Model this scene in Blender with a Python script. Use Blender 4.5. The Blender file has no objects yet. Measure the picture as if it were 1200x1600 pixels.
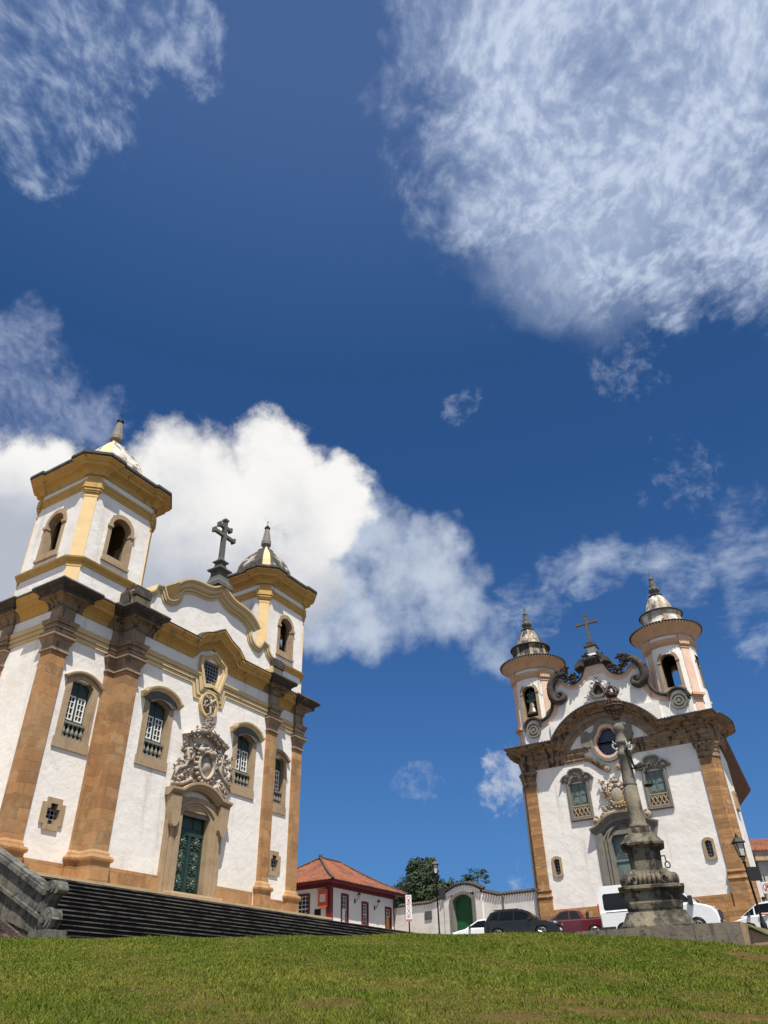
import bpy, bmesh, math, random
import numpy as np
from mathutils import Vector, Matrix, noise as mnoise
random.seed(7)
sc = bpy.context.scene
COL = sc.collection
PI = math.pi
# ------------------------------------------------------------------ camera, sky, sun, exposure
PITCH, ROLL, FPX = 0.604603974, -0.0262700222, 1160.6
cp, sp = math.cos(PITCH), math.sin(PITCH)
FW = Vector((0, cp, sp)); R0 = Vector((1, 0, 0)); U0 = Vector((0, -sp, cp))
RR = R0*math.cos(ROLL) + U0*math.sin(ROLL); UU = R0*(-math.sin(ROLL)) + U0*math.cos(ROLL)
cam = bpy.data.cameras.new('camera'); camo = bpy.data.objects.new('camera', cam); COL.objects.link(camo)
cam.sensor_fit = 'VERTICAL'; cam.sensor_height = 24; cam.lens = 24*FPX/1600
cam.clip_start = 0.05; cam.clip_end = 6000
camo.matrix_world = Matrix(((RR.x, UU.x, -FW.x, 0), (RR.y, UU.y, -FW.y, 0), (RR.z, UU.z, -FW.z, 0), (0, 0, 0, 1)))
sc.camera = camo
sc.view_settings.view_transform = 'Standard'; sc.view_settings.look = 'None'
sc.view_settings.exposure = 0.5; sc.view_settings.gamma = 1.0
SUN = Vector((0.117, -0.416, 0.902)).normalized()
sl = bpy.data.lights.new('sun', 'SUN'); sl.energy = 5.0; sl.angle = math.radians(0.5); sl.color = (1, 0.935, 0.84)
slo = bpy.data.objects.new('sun', sl); COL.objects.link(slo)
slo.rotation_euler = SUN.to_track_quat('Z', 'Y').to_euler()

def nd(nt, typ, **kw):
    n = nt.nodes.new(typ)
    for k, v in kw.items():
        if k.startswith('i_'):
            k = k[2:]; k = int(k) if k.isdigit() else k.replace('_', ' ')
            n.inputs[k].default_value = v
        else: setattr(n, k, v)
    return n
def mth(nt, op, a, b=None, c=None, clamp=False):
    n = nt.nodes.new('ShaderNodeMath'); n.operation = op; n.use_clamp = clamp
    for i, x in enumerate((a, b, c)):
        if x is None: continue
        if isinstance(x, (int, float)): n.inputs[i].default_value = x
        else: nt.links.new(x, n.inputs[i])
    return n.outputs[0]
def vth(nt, op, a, b=None, out=0):
    n = nt.nodes.new('ShaderNodeVectorMath'); n.operation = op
    for i, x in enumerate((a, b)):
        if x is None: continue
        if isinstance(x, (tuple, list, Vector)): n.inputs[i].default_value = tuple(x)
        elif isinstance(x, (int, float)): n.inputs[3].default_value = x
        else: nt.links.new(x, n.inputs[i])
    return n.outputs['Value' if op in ('DOT_PRODUCT', 'LENGTH', 'DISTANCE') else 'Vector']
def mixc(nt, f, a, b, blend='MIX'):
    n = nt.nodes.new('ShaderNodeMix'); n.data_type = 'RGBA'; n.blend_type = blend
    for s, x in ((0, f), (6, a), (7, b)):
        if isinstance(x, (int, float)): n.inputs[s].default_value = x
        elif isinstance(x, (tuple, list)): n.inputs[s].default_value = tuple(x) + ((1,) if len(x) == 3 else ())
        else: nt.links.new(x, n.inputs[s])
    return n.outputs[2]
def mrange(nt, v, a, b, c=0, d=1, smooth=True):
    n = nt.nodes.new('ShaderNodeMapRange')
    if smooth: n.interpolation_type = 'SMOOTHSTEP'
    nt.links.new(v, n.inputs[0])
    for i, x in enumerate((a, b, c, d)): n.inputs[i+1].default_value = x
    return n.outputs[0]
def noise(nt, vec, scale, detail=6, rough=0.6, dist=0.0, out=0):
    n = nd(nt, 'ShaderNodeTexNoise'); n.inputs['Scale'].default_value = scale; n.inputs['Detail'].default_value = detail
    n.inputs['Roughness'].default_value = rough; n.inputs['Distortion'].default_value = dist
    if vec is not None: nt.links.new(vec, n.inputs['Vector'])
    return n.outputs[out]

CL = dict(
 cum=[(-0.421,0.731,0.537,0.076),(-0.495,0.72,0.486,0.107),(-0.354,0.764,0.539,0.066),(-0.249,0.778,0.576,0.088),(-0.152,0.783,0.603,0.07),(-0.094,0.818,0.568,0.066),(-0.228,0.83,0.509,0.1),(-0.327,0.804,0.497,0.096),(-0.422,0.782,0.459,0.09),(-0.13,0.859,0.494,0.076)],
 dif=[(-0.027,0.836,0.547,0.06),(0.032,0.864,0.502,0.068),(0.09,0.886,0.454,0.059),(0.138,0.9,0.413,0.049),(-0.004,0.896,0.443,0.067),(-0.063,0.886,0.459,0.068),(0.161,0.91,0.381,0.033)],
 cir=[(0.232,0.433,0.871,0.19),(0.371,0.389,0.843,0.17),(0.315,0.525,0.79,0.13),(0.12,0.39,0.91,0.115),(0.085,0.46,0.88,0.065),(0.43,0.515,0.74,0.11),(0.29,0.60,0.745,0.05),(0.175,0.53,0.83,0.085),(0.36,0.595,0.718,0.045)],
 tl=[(-0.358,0.355,0.864,0.108),(-0.278,0.367,0.888,0.071),(-0.208,0.386,0.899,0.047),(-0.378,0.433,0.819,0.06),(-0.3,0.436,0.848,0.048),(-0.246,0.339,0.908,0.083)],
 lm=[(-0.435,0.614,0.659,0.065),(-0.395,0.665,0.634,0.053),(-0.452,0.65,0.611,0.066),(-0.349,0.69,0.634,0.047)],
 rl=[(0.427,0.771,0.472,0.058),(0.359,0.807,0.468,0.054),(0.286,0.828,0.483,0.04),(0.41,0.808,0.422,0.037),(0.443,0.821,0.36,0.028),(0.232,0.839,0.491,0.041),(0.456,0.779,0.431,0.064),(0.189,0.875,0.446,0.041)],
 sm=[(0.155,0.955,0.251,0.028),(0.13,0.963,0.235,0.019),(-0.085,0.932,0.351,0.010),(0.13,0.981,0.142,0.013),(0.156,0.979,0.13,0.011)],
 fa=[(0.024,0.966,0.259,0.008),(0.11,0.738,0.666,0.010),(0.369,0.743,0.558,0.022),(0.311,0.668,0.676,0.02)])
W = bpy.data.worlds.new('World'); sc.world = W; W.use_nodes = True
nt = W.node_tree; nt.nodes.clear()
wo = nd(nt, 'ShaderNodeOutputWorld'); bg = nd(nt, 'ShaderNodeBackground'); nt.links.new(bg.outputs[0], wo.inputs[0])
bg.inputs[1].default_value = 0.1
sky = nd(nt, 'ShaderNodeTexSky'); sky.sky_type = 'NISHITA'; sky.sun_disc = False
sky.sun_elevation = math.asin(SUN.z); sky.sun_rotation = math.atan2(SUN.x, SUN.y)
sky.altitude = 700; sky.air_density = 1.0; sky.dust_density = 0.3; sky.ozone_density = 2.0
tc = nd(nt, 'ShaderNodeTexCoord'); D = tc.outputs['Generated']
sep = nd(nt, 'ShaderNodeSeparateXYZ'); nt.links.new(D, sep.inputs[0])
zc = mth(nt, 'MAXIMUM', sep.outputs[2], 0.02)
# cloud-deck coordinates: direction projected to a level sheet
cmb = nd(nt, 'ShaderNodeCombineXYZ')
den = mth(nt, 'ADD', zc, 0.12)
nt.links.new(mth(nt, 'DIVIDE', sep.outputs[0], den), cmb.inputs[0]); nt.links.new(mth(nt, 'DIVIDE', sep.outputs[1], den), cmb.inputs[1])
DECK = cmb.outputs[0]
wv = vth(nt, 'SCALE', vth(nt, 'SUBTRACT', noise(nt, D, 7, 3, 0.6, out=1), (0.5, 0.5, 0.5)), 0.10)
wv2 = vth(nt, 'SCALE', vth(nt, 'SUBTRACT', noise(nt, D, 28, 6, 0.65, out=1), (0.5, 0.5, 0.5)), 0.045)
DW = vth(nt, 'NORMALIZE', vth(nt, 'ADD', vth(nt, 'ADD', D, wv), wv2))
def field(key, out=1.35, inn=0.3, P_=None):
    acc = None
    for (x, y, z, r) in CL[key]:
        v = mrange(nt, vth(nt, 'DOT_PRODUCT', P_ or DW, (x, y, z)), math.cos(r*out), math.cos(r*inn))
        acc = v if acc is None else mth(nt, 'MAXIMUM', acc, v)
    return acc
dwarp = vth(nt, 'SCALE', vth(nt, 'SUBTRACT', noise(nt, DECK, 2.6, 3, 0.5, out=1), (0.5, 0.5, 0.5)), 0.16)
DK2 = vth(nt, 'ADD', DECK, dwarp)
mp = nd(nt, 'ShaderNodeMapping'); nt.links.new(DECK, mp.inputs[0]); mp.inputs['Rotation'].default_value = (0, 0, 0.45); mp.inputs['Scale'].default_value = (1.9, 0.75, 1)
nA = noise(nt, mp.outputs[0], 9, 9, 0.62, 0.15)
nB = noise(nt, DECK, 17, 8, 0.6, 0.25)
nC = noise(nt, D, 11, 9, 0.58)
nD = noise(nt, D, 3.2, 4, 0.5)
nE = noise(nt, DECK, 4.5, 6, 0.6)
wisp = mth(nt, 'ADD', mth(nt, 'MULTIPLY', nA, 0.6), mth(nt, 'MULTIPLY', nB, 0.4))
col = mixc(nt, 1.0, sky.outputs[0], (0.25, 0.46, 0.68), 'MULTIPLY')
# deep polarised blue in the middle of the sky, paler towards the horizon and the zenith
rp = nd(nt, 'ShaderNodeValToRGB'); nt.links.new(sep.outputs[2], rp.inputs[0])
stops = [(0.0, (0.95, 2.2, 4.2)), (0.14, (0.62, 1.72, 3.95)), (0.27, (0.42, 1.25, 3.2)), (0.42, (0.27, 0.87, 2.4)), (0.58, (0.18, 0.63, 1.88)), (0.71, (0.17, 0.58, 1.66)), (0.79, (0.27, 0.72, 1.92)), (0.9, (0.50, 0.96, 2.25))]
while len(rp.color_ramp.elements) < len(stops): rp.color_ramp.elements.new(0.5)
for e_, (q_, c_) in zip(rp.color_ramp.elements, stops): e_.position = q_; e_.color = tuple(v/5 for v in c_)+(1,)
ramp = vth(nt, 'SCALE', rp.outputs[0], 5.0)
col = mixc(nt, mrange(nt, sep.outputs[1], -0.2, 0.25, 0.45, 0.85), col, ramp)
def layer(col, fld, n, k, lo, hi, amount, c):
    v = mth(nt, 'ADD', fld, mth(nt, 'MULTIPLY', mth(nt, 'SUBTRACT', n, 0.5), k))
    v = mth(nt, 'MULTIPLY', v, mrange(nt, fld, 0.0, 0.12))
    return mixc(nt, mth(nt, 'MULTIPLY', mrange(nt, v, lo, hi), amount, clamp=True), col, c)
WH = 6.7
mpF = nd(nt, 'ShaderNodeMapping'); nt.links.new(DK2, mpF.inputs[0]); mpF.inputs['Rotation'].default_value = (0, 0, 0.9); mpF.inputs['Scale'].default_value = (1.25, 0.85, 1)
nF = noise(nt, mpF.outputs[0], 50, 5, 0.58, 0.1)
nH = noise(nt, D, 60, 5, 0.6, 0.2)
nG = noise(nt, DK2, 9, 7, 0.62, 0.1)
def veil(col, key, k1, k2, lo, hi, amount, c, c2, extra=None):
    f = field(key); 
    v = mth(nt, 'ADD', f, mth(nt, 'MULTIPLY', mth(nt, 'SUBTRACT', nG, 0.5), k1))
    v = mth(nt, 'ADD', v, mth(nt, 'MULTIPLY', mth(nt, 'SUBTRACT', nF, 0.5), k2))
    v = mth(nt, 'MULTIPLY', mrange(nt, v, lo, hi), mrange(nt, f, 0.0, 0.15))
    if extra: v = mth(nt, 'MAXIMUM', v, extra)
    cc_ = mixc(nt, mrange(nt, mth(nt, 'ADD', mth(nt, 'MULTIPLY', nF, 0.6), mth(nt, 'MULTIPLY', nG, 0.4)), 0.42, 0.62), c, c2)
    return mixc(nt, mth(nt, 'MULTIPLY', v, amount, clamp=True), col, cc_)
core = mth(nt, 'MULTIPLY', mrange(nt, vth(nt, 'DOT_PRODUCT', DW, Vector((0.255, 0.53, 0.81)).normalized()), math.cos(0.18), math.cos(0.02)), 0.80)
col = veil(col, 'cir', 1.6, 0.55, 0.10, 1.32, 0.82, (3.5, 4.15, 5.5), (4.9, 5.5, 6.6), core)
col = veil(col, 'tl', 2.6, 1.6, 0.36, 1.85, 0.58, (3.0, 3.7, 5.2), (4.4, 5.1, 6.3))
col = veil(col, 'lm', 1.4, 0.8, 0.25, 1.6, 0.55, (2.7, 3.2, 4.6), (3.6, 4.0, 5.2))
col = layer(col, field('fa', 3.0, 0.0), nH, 4.0, 0.45, 2.2, 0.35, (3.4, 3.9, 5.0))
col = layer(col, field('rl', 1.5, 0.2), mth(nt, 'ADD', mth(nt, 'MULTIPLY', nC, 0.5), mth(nt, 'MULTIPLY', nG, 0.5)), 4.6, 0.40, 1.9, 0.80, (4.0, 4.6, 5.6))
col = layer(col, field('dif', 1.5, 0.2), nC, 2.4, 0.16, 1.25, 0.90, (4.2, 4.7, 5.5))
shade = mth(nt, 'ADD', sep.outputs[2], mth(nt, 'MULTIPLY', mth(nt, 'SUBTRACT', nD, 0.5), 0.30))
shade = mth(nt, 'ADD', shade, mth(nt, 'MULTIPLY', mth(nt, 'SUBTRACT', nC, 0.5), 0.16))
shade = mth(nt, 'ADD', shade, mth(nt, 'MULTIPLY', sep.outputs[0], 0.10))
cumc = mixc(nt, mrange(nt, shade, 0.44, 0.585), (3.3, 3.55, 4.1), (WH, WH*0.985, WH*0.96))
col = layer(col, field('cum', 1.38, 0.40), nC, 1.1, 0.20, 0.86, 1.0, cumc)
col = layer(col, field('sm', 2.6, 0.0), mth(nt, 'ADD', mth(nt, 'MULTIPLY', nC, 0.4), mth(nt, 'MULTIPLY', nH, 0.6)), 3.4, 0.42, 1.35, 0.75, (4.2, 4.5, 5.1))
# bright broken cloud added behind the viewer, out of view, to fill the shade
back = mrange(nt, sep.outputs[1], 0.25, -0.1)
col = layer(col, mth(nt, 'MULTIPLY', back, 0.6), nE, 1.6, 0.45, 0.8, 0.95, (6.6, 6.7, 6.8))
nt.links.new(col, bg.inputs[0])

# ------------------------------------------------------------------ materials
def P(m): return m.node_tree.nodes['Principled BSDF']
MATS = {}
def mat(name, base, rough=0.85, vary=None, bump=None, bump2=None, brick=None, streak=None, metal=0, spec=None, top=None, coat=None, hband=None):
    """vary: [(scale, colour, lo, hi[, amount])] noise patches; brick: (w,h,colA,colB,mortar); streak: (colour, amount, scale)"""
    m = bpy.data.materials.new(name); m.use_nodes = True; nt = m.node_tree; p = P(m)
    p.inputs['Roughness'].default_value = rough; p.inputs['Metallic'].default_value = metal
    if spec is not None: p.inputs['Specular IOR Level'].default_value = spec
    if coat: p.inputs['Coat Weight'].default_value = coat
    tc = nd(nt, 'ShaderNodeTexCoord'); O = tc.outputs['Object']
    s = nd(nt, 'ShaderNodeSeparateXYZ'); nt.links.new(O, s.inputs[0])
    col = None; hgt = None
    if brick:
        w, h, ca, cb, mo = brick
        cx = nd(nt, 'ShaderNodeCombineXYZ')
        nt.links.new(mth(nt, 'SUBTRACT', s.outputs[0], s.outputs[1]), cx.inputs[0]); nt.links.new(s.outputs[2], cx.inputs[1])
        jit = vth(nt, 'SCALE', vth(nt, 'SUBTRACT', noise(nt, O, 1.1, 3, 0.5, out=1), (0.5, 0.5, 0.5)), 0.28)
        b = nd(nt, 'ShaderNodeTexBrick'); nt.links.new(vth(nt, 'ADD', cx.outputs[0], jit), b.inputs[0])
        b.inputs['Scale'].default_value = 1; b.inputs['Brick Width'].default_value = w; b.inputs['Row Height'].default_value = h
        b.inputs['Mortar Size'].default_value = 0.009; b.inputs['Mortar Smooth'].default_value = 0.3; b.inputs['Bias'].default_value = 0.0
        b.inputs['Color1'].default_value = (*ca, 1); b.inputs['Color2'].default_value = (*cb, 1); b.inputs['Mortar'].default_value = (*mo, 1)
        col = b.outputs[0]; hgt = b.outputs[1]
    else:
        col = mixc(nt, 0.0, base, base)
    for v in (vary or []):
        sca, c, lo, hi = v[:4]; am = v[4] if len(v) > 4 else 1.0; det = 8
        col = mixc(nt, mrange(nt, noise(nt, O, sca, det, 0.62, 0.3), lo, hi, 0, am), col, c)
    if hband:
        c, am, scs = hband
        mpn = nd(nt, 'ShaderNodeMapping'); nt.links.new(O, mpn.inputs[0]); mpn.inputs['Scale'].default_value = (scs*0.12, scs*0.12, scs)
        col = mixc(nt, mrange(nt, noise(nt, mpn.outputs[0], 1.0, 5, 0.6, 0.4), 0.50, 0.64, 0, am), col, c)
    if streak:
        c, am, scs = streak[:3]
        lo, hi = (streak[3], streak[4]) if len(streak) > 3 else (0.56, 0.75)
        mpn = nd(nt, 'ShaderNodeMapping'); nt.links.new(O, mpn.inputs[0]); mpn.inputs['Scale'].default_value = (scs, scs, scs*0.12)
        col = mixc(nt, mrange(nt, noise(nt, mpn.outputs[0], 1.0, 7, 0.62), lo, hi, 0, am), col, c)
    if top:   # dirt lying on surfaces that face up
        c, am = top
        g = nd(nt, 'ShaderNodeNewGeometry'); sg = nd(nt, 'ShaderNodeSeparateXYZ'); nt.links.new(g.outputs['Normal'], sg.inputs[0])
        f = mth(nt, 'MULTIPLY', mrange(nt, sg.outputs[2], 0.25, 0.8), mrange(nt, noise(nt, O, 2.2, 6, 0.6), 0.3, 0.55, 0.3, 1))
        col = mixc(nt, mth(nt, 'MULTIPLY', f, am), col, c)
    nt.links.new(col, p.inputs['Base Color'])
    prev = None
    for bb in (bump, bump2):
        if not bb: continue
        sca, st, di = bb
        bn = nd(nt, 'ShaderNodeBump'); bn.inputs['Strength'].default_value = st; bn.inputs['Distance'].default_value = di
        nt.links.new(noise(nt, O, sca, 6, 0.6), bn.inputs['Height'])
        if prev: nt.links.new(prev, bn.inputs['Normal'])
        prev = bn.outputs[0]
    if hgt is not None:
        bn = nd(nt, 'ShaderNodeBump'); bn.inputs['Strength'].default_value = 0.7; bn.inputs['Distance'].default_value = 0.02; bn.invert = True
        nt.links.new(hgt, bn.inputs['Height'])
        if prev: nt.links.new(prev, bn.inputs['Normal'])
        prev = bn.outputs[0]
    if prev: nt.links.new(prev, p.inputs['Normal'])
    MATS[name] = m
    return m
white = mat('white_plaster', (0.80, 0.77, 0.725), 0.9, vary=[(0.5, (0.70, 0.665, 0.61), 0.42, 0.68, 0.75), (2.6, (0.58, 0.54, 0.48), 0.58, 0.76, 0.5)], bump=(1.3, 0.5, 0.09), bump2=(5, 0.28, 0.015), streak=((0.31, 0.27, 0.22), 0.7, 1.2, 0.55, 0.80))
whited = mat('stained_plaster', (0.79, 0.765, 0.72), 0.9, vary=[(0.9, (0.66, 0.62, 0.55), 0.42, 0.7, 0.6), (2.6, (0.30, 0.27, 0.23), 0.60, 0.72, 0.75)], bump=(2.0, 0.3, 0.05), bump2=(9, 0.4, 0.015), streak=((0.16, 0.14, 0.12), 0.8, 2.2, 0.58, 0.74))
ochre = mat('ochre_paint', (0.53, 0.33, 0.10), 0.85, vary=[(1.1, (0.44, 0.27, 0.08), 0.42, 0.7, 0.8), (6, (0.70, 0.54, 0.28), 0.62, 0.75, 0.5), (3.1, (0.10, 0.07, 0.04), 0.62, 0.74, 0.8)], bump=(14, 0.3, 0.008), streak=((0.12, 0.08, 0.04), 0.7, 2.5, 0.56, 0.72), top=((0.06, 0.05, 0.04), 0.9))
cream2 = mat('pale_ochre_paint', (0.60, 0.46, 0.26), 0.85, vary=[(1.0, (0.50, 0.36, 0.17), 0.42, 0.7, 0.7), (6, (0.66, 0.56, 0.38), 0.6, 0.75, 0.6), (3.0, (0.12, 0.09, 0.06), 0.64, 0.76, 0.8)], bump=(14, 0.3, 0.008), streak=((0.16, 0.12, 0.07), 0.6, 2.4, 0.58, 0.74), top=((0.07, 0.06, 0.05), 0.8))
cream = mat('cream_paint', (0.72, 0.53, 0.28), 0.85, vary=[(1.5, (0.62, 0.43, 0.19), 0.4, 0.7, 0.7), (5, (0.78, 0.68, 0.5), 0.60, 0.72, 0.7)], bump=(10, 0.3, 0.01))
orange = mat('sandstone_ashlar', (0.4, 0.25, 0.12), 0.85, brick=(0.92, 0.46, (0.42, 0.215, 0.085), (0.235, 0.12, 0.048), (0.20, 0.12, 0.06)), vary=[(1.6, (0.46, 0.31, 0.16), 0.48, 0.7, 0.7), (5, (0.25, 0.14, 0.06), 0.5, 0.72, 0.6), (0.5, (0.36, 0.23, 0.12), 0.45, 0.65, 0.5)], bump=(9, 0.5, 0.02))
orange2 = mat('banded_sandstone', (0.42, 0.26, 0.12), 0.85, brick=(2.3, 0.30, (0.43, 0.225, 0.085), (0.25, 0.13, 0.05), (0.12, 0.065, 0.03)), hband=((0.20, 0.10, 0.045), 0.6, 7.0), vary=[(2.2, (0.50, 0.35, 0.19), 0.50, 0.7, 0.7), (6, (0.27, 0.155, 0.07), 0.5, 0.72, 0.6)], bump=(9, 0.5, 0.02))
for mm_ in (orange2,):
    pass
brown = mat('weathered_sandstone', (0.27, 0.19, 0.125), 0.9, brick=(1.1, 0.5, (0.29, 0.205, 0.14), (0.21, 0.145, 0.095), (0.07, 0.05, 0.035)), vary=[(1.4, (0.33, 0.23, 0.14), 0.48, 0.68, 0.7), (3.0, (0.05, 0.04, 0.03), 0.58, 0.70, 0.8)], bump=(8, 0.5, 0.02), streak=((0.035, 0.03, 0.025), 0.8, 3.0, 0.57, 0.70), top=((0.03, 0.028, 0.025), 0.95))
cornst = mat('blackened_cornice_stone', (0.20, 0.145, 0.10), 0.9, vary=[(1.2, (0.25, 0.18, 0.11), 0.46, 0.62, 0.8), (2.2, (0.03, 0.026, 0.022), 0.52, 0.64, 0.92)], bump=(8, 0.6, 0.03), streak=((0.025, 0.022, 0.018), 0.9, 2.0, 0.52, 0.66), top=((0.02, 0.018, 0.016), 0.95))
darks = mat('blackened_stone', (0.045, 0.038, 0.032), 0.9, vary=[(2.5, (0.12, 0.095, 0.07), 0.48, 0.68, 0.8), (6, (0.03, 0.027, 0.024), 0.5, 0.7, 0.8)], bump=(10, 0.6, 0.03), top=((0.025, 0.023, 0.02), 0.9))
jamb = mat('tan_sandstone', (0.37, 0.275, 0.17), 0.85, vary=[(1.8, (0.27, 0.19, 0.115), 0.42, 0.7, 0.8), (7, (0.24, 0.17, 0.10), 0.55, 0.75, 0.6)], bump=(12, 0.4, 0.012), streak=((0.20, 0.135, 0.08), 0.6, 4, 0.5, 0.75))
grey = mat('grey_soapstone', (0.20, 0.185, 0.155), 0.85, vary=[(2, (0.13, 0.12, 0.10), 0.45, 0.7, 0.8), (7, (0.27, 0.25, 0.21), 0.58, 0.75, 0.6)], bump=(12, 0.4, 0.015), top=((0.05, 0.045, 0.04), 0.6))
greyd = mat('dark_grey_stone', (0.085, 0.085, 0.08), 0.85, vary=[(3, (0.14, 0.135, 0.12), 0.48, 0.7, 0.8)], bump=(14, 0.4, 0.012))
carvL = mat('carved_soapstone', (0.46, 0.39, 0.315), 0.9, vary=[(2.5, (0.22, 0.17, 0.13), 0.42, 0.65, 0.85), (8, (0.10, 0.08, 0.065), 0.55, 0.72, 0.8)], bump=(16, 0.5, 0.02))
carvR = mat('carved_grey_stone', (0.33, 0.28, 0.22), 0.9, vary=[(1.2, (0.42, 0.24, 0.09), 0.47, 0.60, 0.8), (8, (0.06, 0.05, 0.04), 0.50, 0.7, 0.85)], bump=(16, 0.5, 0.02))
pink = mat('pink_plaster', (0.68, 0.46, 0.35), 0.9, vary=[(1.2, (0.72, 0.56, 0.46), 0.45, 0.7, 0.8), (4, (0.74, 0.68, 0.60), 0.60, 0.72, 0.8)], bump=(8, 0.3, 0.01), streak=((0.18, 0.13, 0.10), 0.6, 2.5, 0.60, 0.76))
pinko = mat('faded_orange_plaster', (0.58, 0.37, 0.23), 0.9, vary=[(1.4, (0.52, 0.30, 0.16), 0.42, 0.7, 0.8), (5, (0.66, 0.52, 0.40), 0.60, 0.75, 0.6)], bump=(10, 0.3, 0.01), top=((0.06, 0.05, 0.04), 0.8))
tiled = mat('blackened_tile', (0.06, 0.05, 0.045), 0.9, vary=[(5, (0.13, 0.09, 0.07), 0.52, 0.7, 0.8)], bump=(10, 0.5, 0.02))
dome2 = mat('blackened_dome', (0.46, 0.43, 0.37), 0.9, vary=[(0.7, (0.06, 0.052, 0.045), 0.40, 0.50, 0.97), (2.4, (0.035, 0.03, 0.027), 0.46, 0.60, 0.9)], bump=(8, 0.5, 0.03), streak=((0.03, 0.027, 0.024), 0.9, 2.0, 0.48, 0.62))
dome = mat('lichen_dome', (0.66, 0.63, 0.56), 0.9, vary=[(0.8, (0.30, 0.275, 0.24), 0.44, 0.58, 0.8), (2.2, (0.07, 0.06, 0.053), 0.52, 0.62, 0.92)], bump=(8, 0.4, 0.02), streak=((0.05, 0.045, 0.04), 0.8, 2.0, 0.52, 0.66))
green = mat('dark_green_paint', (0.018, 0.045, 0.035), 0.45, vary=[(6, (0.03, 0.065, 0.05), 0.5, 0.7, 0.7)])
greydoor = mat('grey_green_paint', (0.13, 0.175, 0.165), 0.5, vary=[(5, (0.17, 0.22, 0.21), 0.5, 0.7, 0.6)])
whitep = mat('white_paint', (0.78, 0.78, 0.74), 0.5)
glassd = mat('window_glass', (0.012, 0.014, 0.015), 0.08, spec=0.6)
glassb = mat('blue_window_glass', (0.012, 0.022, 0.05), 0.15, spec=0.6)
lead = mat('lead_bars', (0.30, 0.31, 0.32), 0.5)
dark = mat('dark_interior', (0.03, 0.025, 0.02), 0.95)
inner = mat('bare_brick_lining', (0.16, 0.11, 0.07), 0.95, vary=[(3, (0.09, 0.06, 0.04), 0.45, 0.65)])
iron = mat('black_iron', (0.015, 0.015, 0.015), 0.5, metal=0.6)
rust = mat('rusty_iron', (0.06, 0.028, 0.02), 0.75, vary=[(20, (0.12, 0.05, 0.03), 0.5, 0.7)])
bronze = mat('bell_bronze', (0.22, 0.17, 0.12), 0.45, metal=0.5, vary=[(8, (0.14, 0.14, 0.11), 0.5, 0.7)])
verdi = mat('green_bell_yoke', (0.10, 0.20, 0.18), 0.6)
redp = mat('dark_red_paint', (0.16, 0.012, 0.014), 0.45, vary=[(4, (0.10, 0.008, 0.01), 0.5, 0.7)])
woodb = mat('brown_soffit', (0.14, 0.08, 0.05), 0.8, vary=[(3, (0.09, 0.05, 0.03), 0.45, 0.7)])
yellowd = mat('yellow_door_paint', (0.50, 0.29, 0.07), 0.6)
greeng = mat('bright_green_paint', (0.012, 0.115, 0.035), 0.5, vary=[(4, (0.01, 0.08, 0.025), 0.5, 0.7)])
tile = mat('terracotta_tile', (0.23, 0.075, 0.035), 0.9, vary=[(0.8, (0.11, 0.05, 0.034), 0.46, 0.60, 0.9), (5, (0.38, 0.15, 0.07), 0.52, 0.68, 0.8), (9, (0.20, 0.075, 0.045), 0.52, 0.7, 0.8)], bump=(12, 0.5, 0.03))
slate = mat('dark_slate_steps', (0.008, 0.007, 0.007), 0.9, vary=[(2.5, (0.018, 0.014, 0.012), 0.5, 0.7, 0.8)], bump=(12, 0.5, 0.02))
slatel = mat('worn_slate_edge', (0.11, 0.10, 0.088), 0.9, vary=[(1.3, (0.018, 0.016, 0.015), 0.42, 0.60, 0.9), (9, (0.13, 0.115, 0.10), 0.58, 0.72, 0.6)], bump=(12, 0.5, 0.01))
landing = mat('pale_landing_stone', (0.48, 0.36, 0.21), 0.85, vary=[(1.7, (0.36, 0.25, 0.13), 0.45, 0.7, 0.8)], bump=(10, 0.4, 0.015))
rubble = mat('rubble_stone', (0.10, 0.07, 0.05), 0.95, brick=(0.42, 0.17, (0.12, 0.075, 0.05), (0.05, 0.038, 0.032), (0.012, 0.01, 0.009)), vary=[(5, (0.16, 0.115, 0.085), 0.52, 0.7, 0.7), (9, (0.025, 0.022, 0.02), 0.5, 0.66, 0.8)], bump=(6, 0.9, 0.09))
pilm = mat('pillory_stone', (0.205, 0.172, 0.12), 0.9, vary=[(1.1, (0.15, 0.13, 0.095), 0.42, 0.58, 0.9), (2.6, (0.03, 0.026, 0.022), 0.50, 0.60, 0.95), (14, (0.36, 0.31, 0.22), 0.55, 0.7, 0.6)], bump=(9, 0.6, 0.03), streak=((0.025, 0.022, 0.018), 0.95, 3.0, 0.50, 0.62), top=((0.05, 0.045, 0.035), 0.6))
retw = mat('stained_retaining_stone', (0.165, 0.14, 0.105), 0.9, vary=[(1.6, (0.12, 0.10, 0.08), 0.45, 0.6, 0.85), (4, (0.03, 0.027, 0.022), 0.56, 0.66, 0.9)], bump=(7, 0.6, 0.03), streak=((0.025, 0.022, 0.018), 0.9, 2.4, 0.53, 0.66))
retw2 = mat('sandy_retaining_stone', (0.35, 0.24, 0.13), 0.9, vary=[(1.6, (0.24, 0.17, 0.10), 0.42, 0.65, 0.85), (5, (0.10, 0.075, 0.05), 0.60, 0.7, 0.8)], bump=(7, 0.6, 0.03))
print('header ok')
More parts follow.
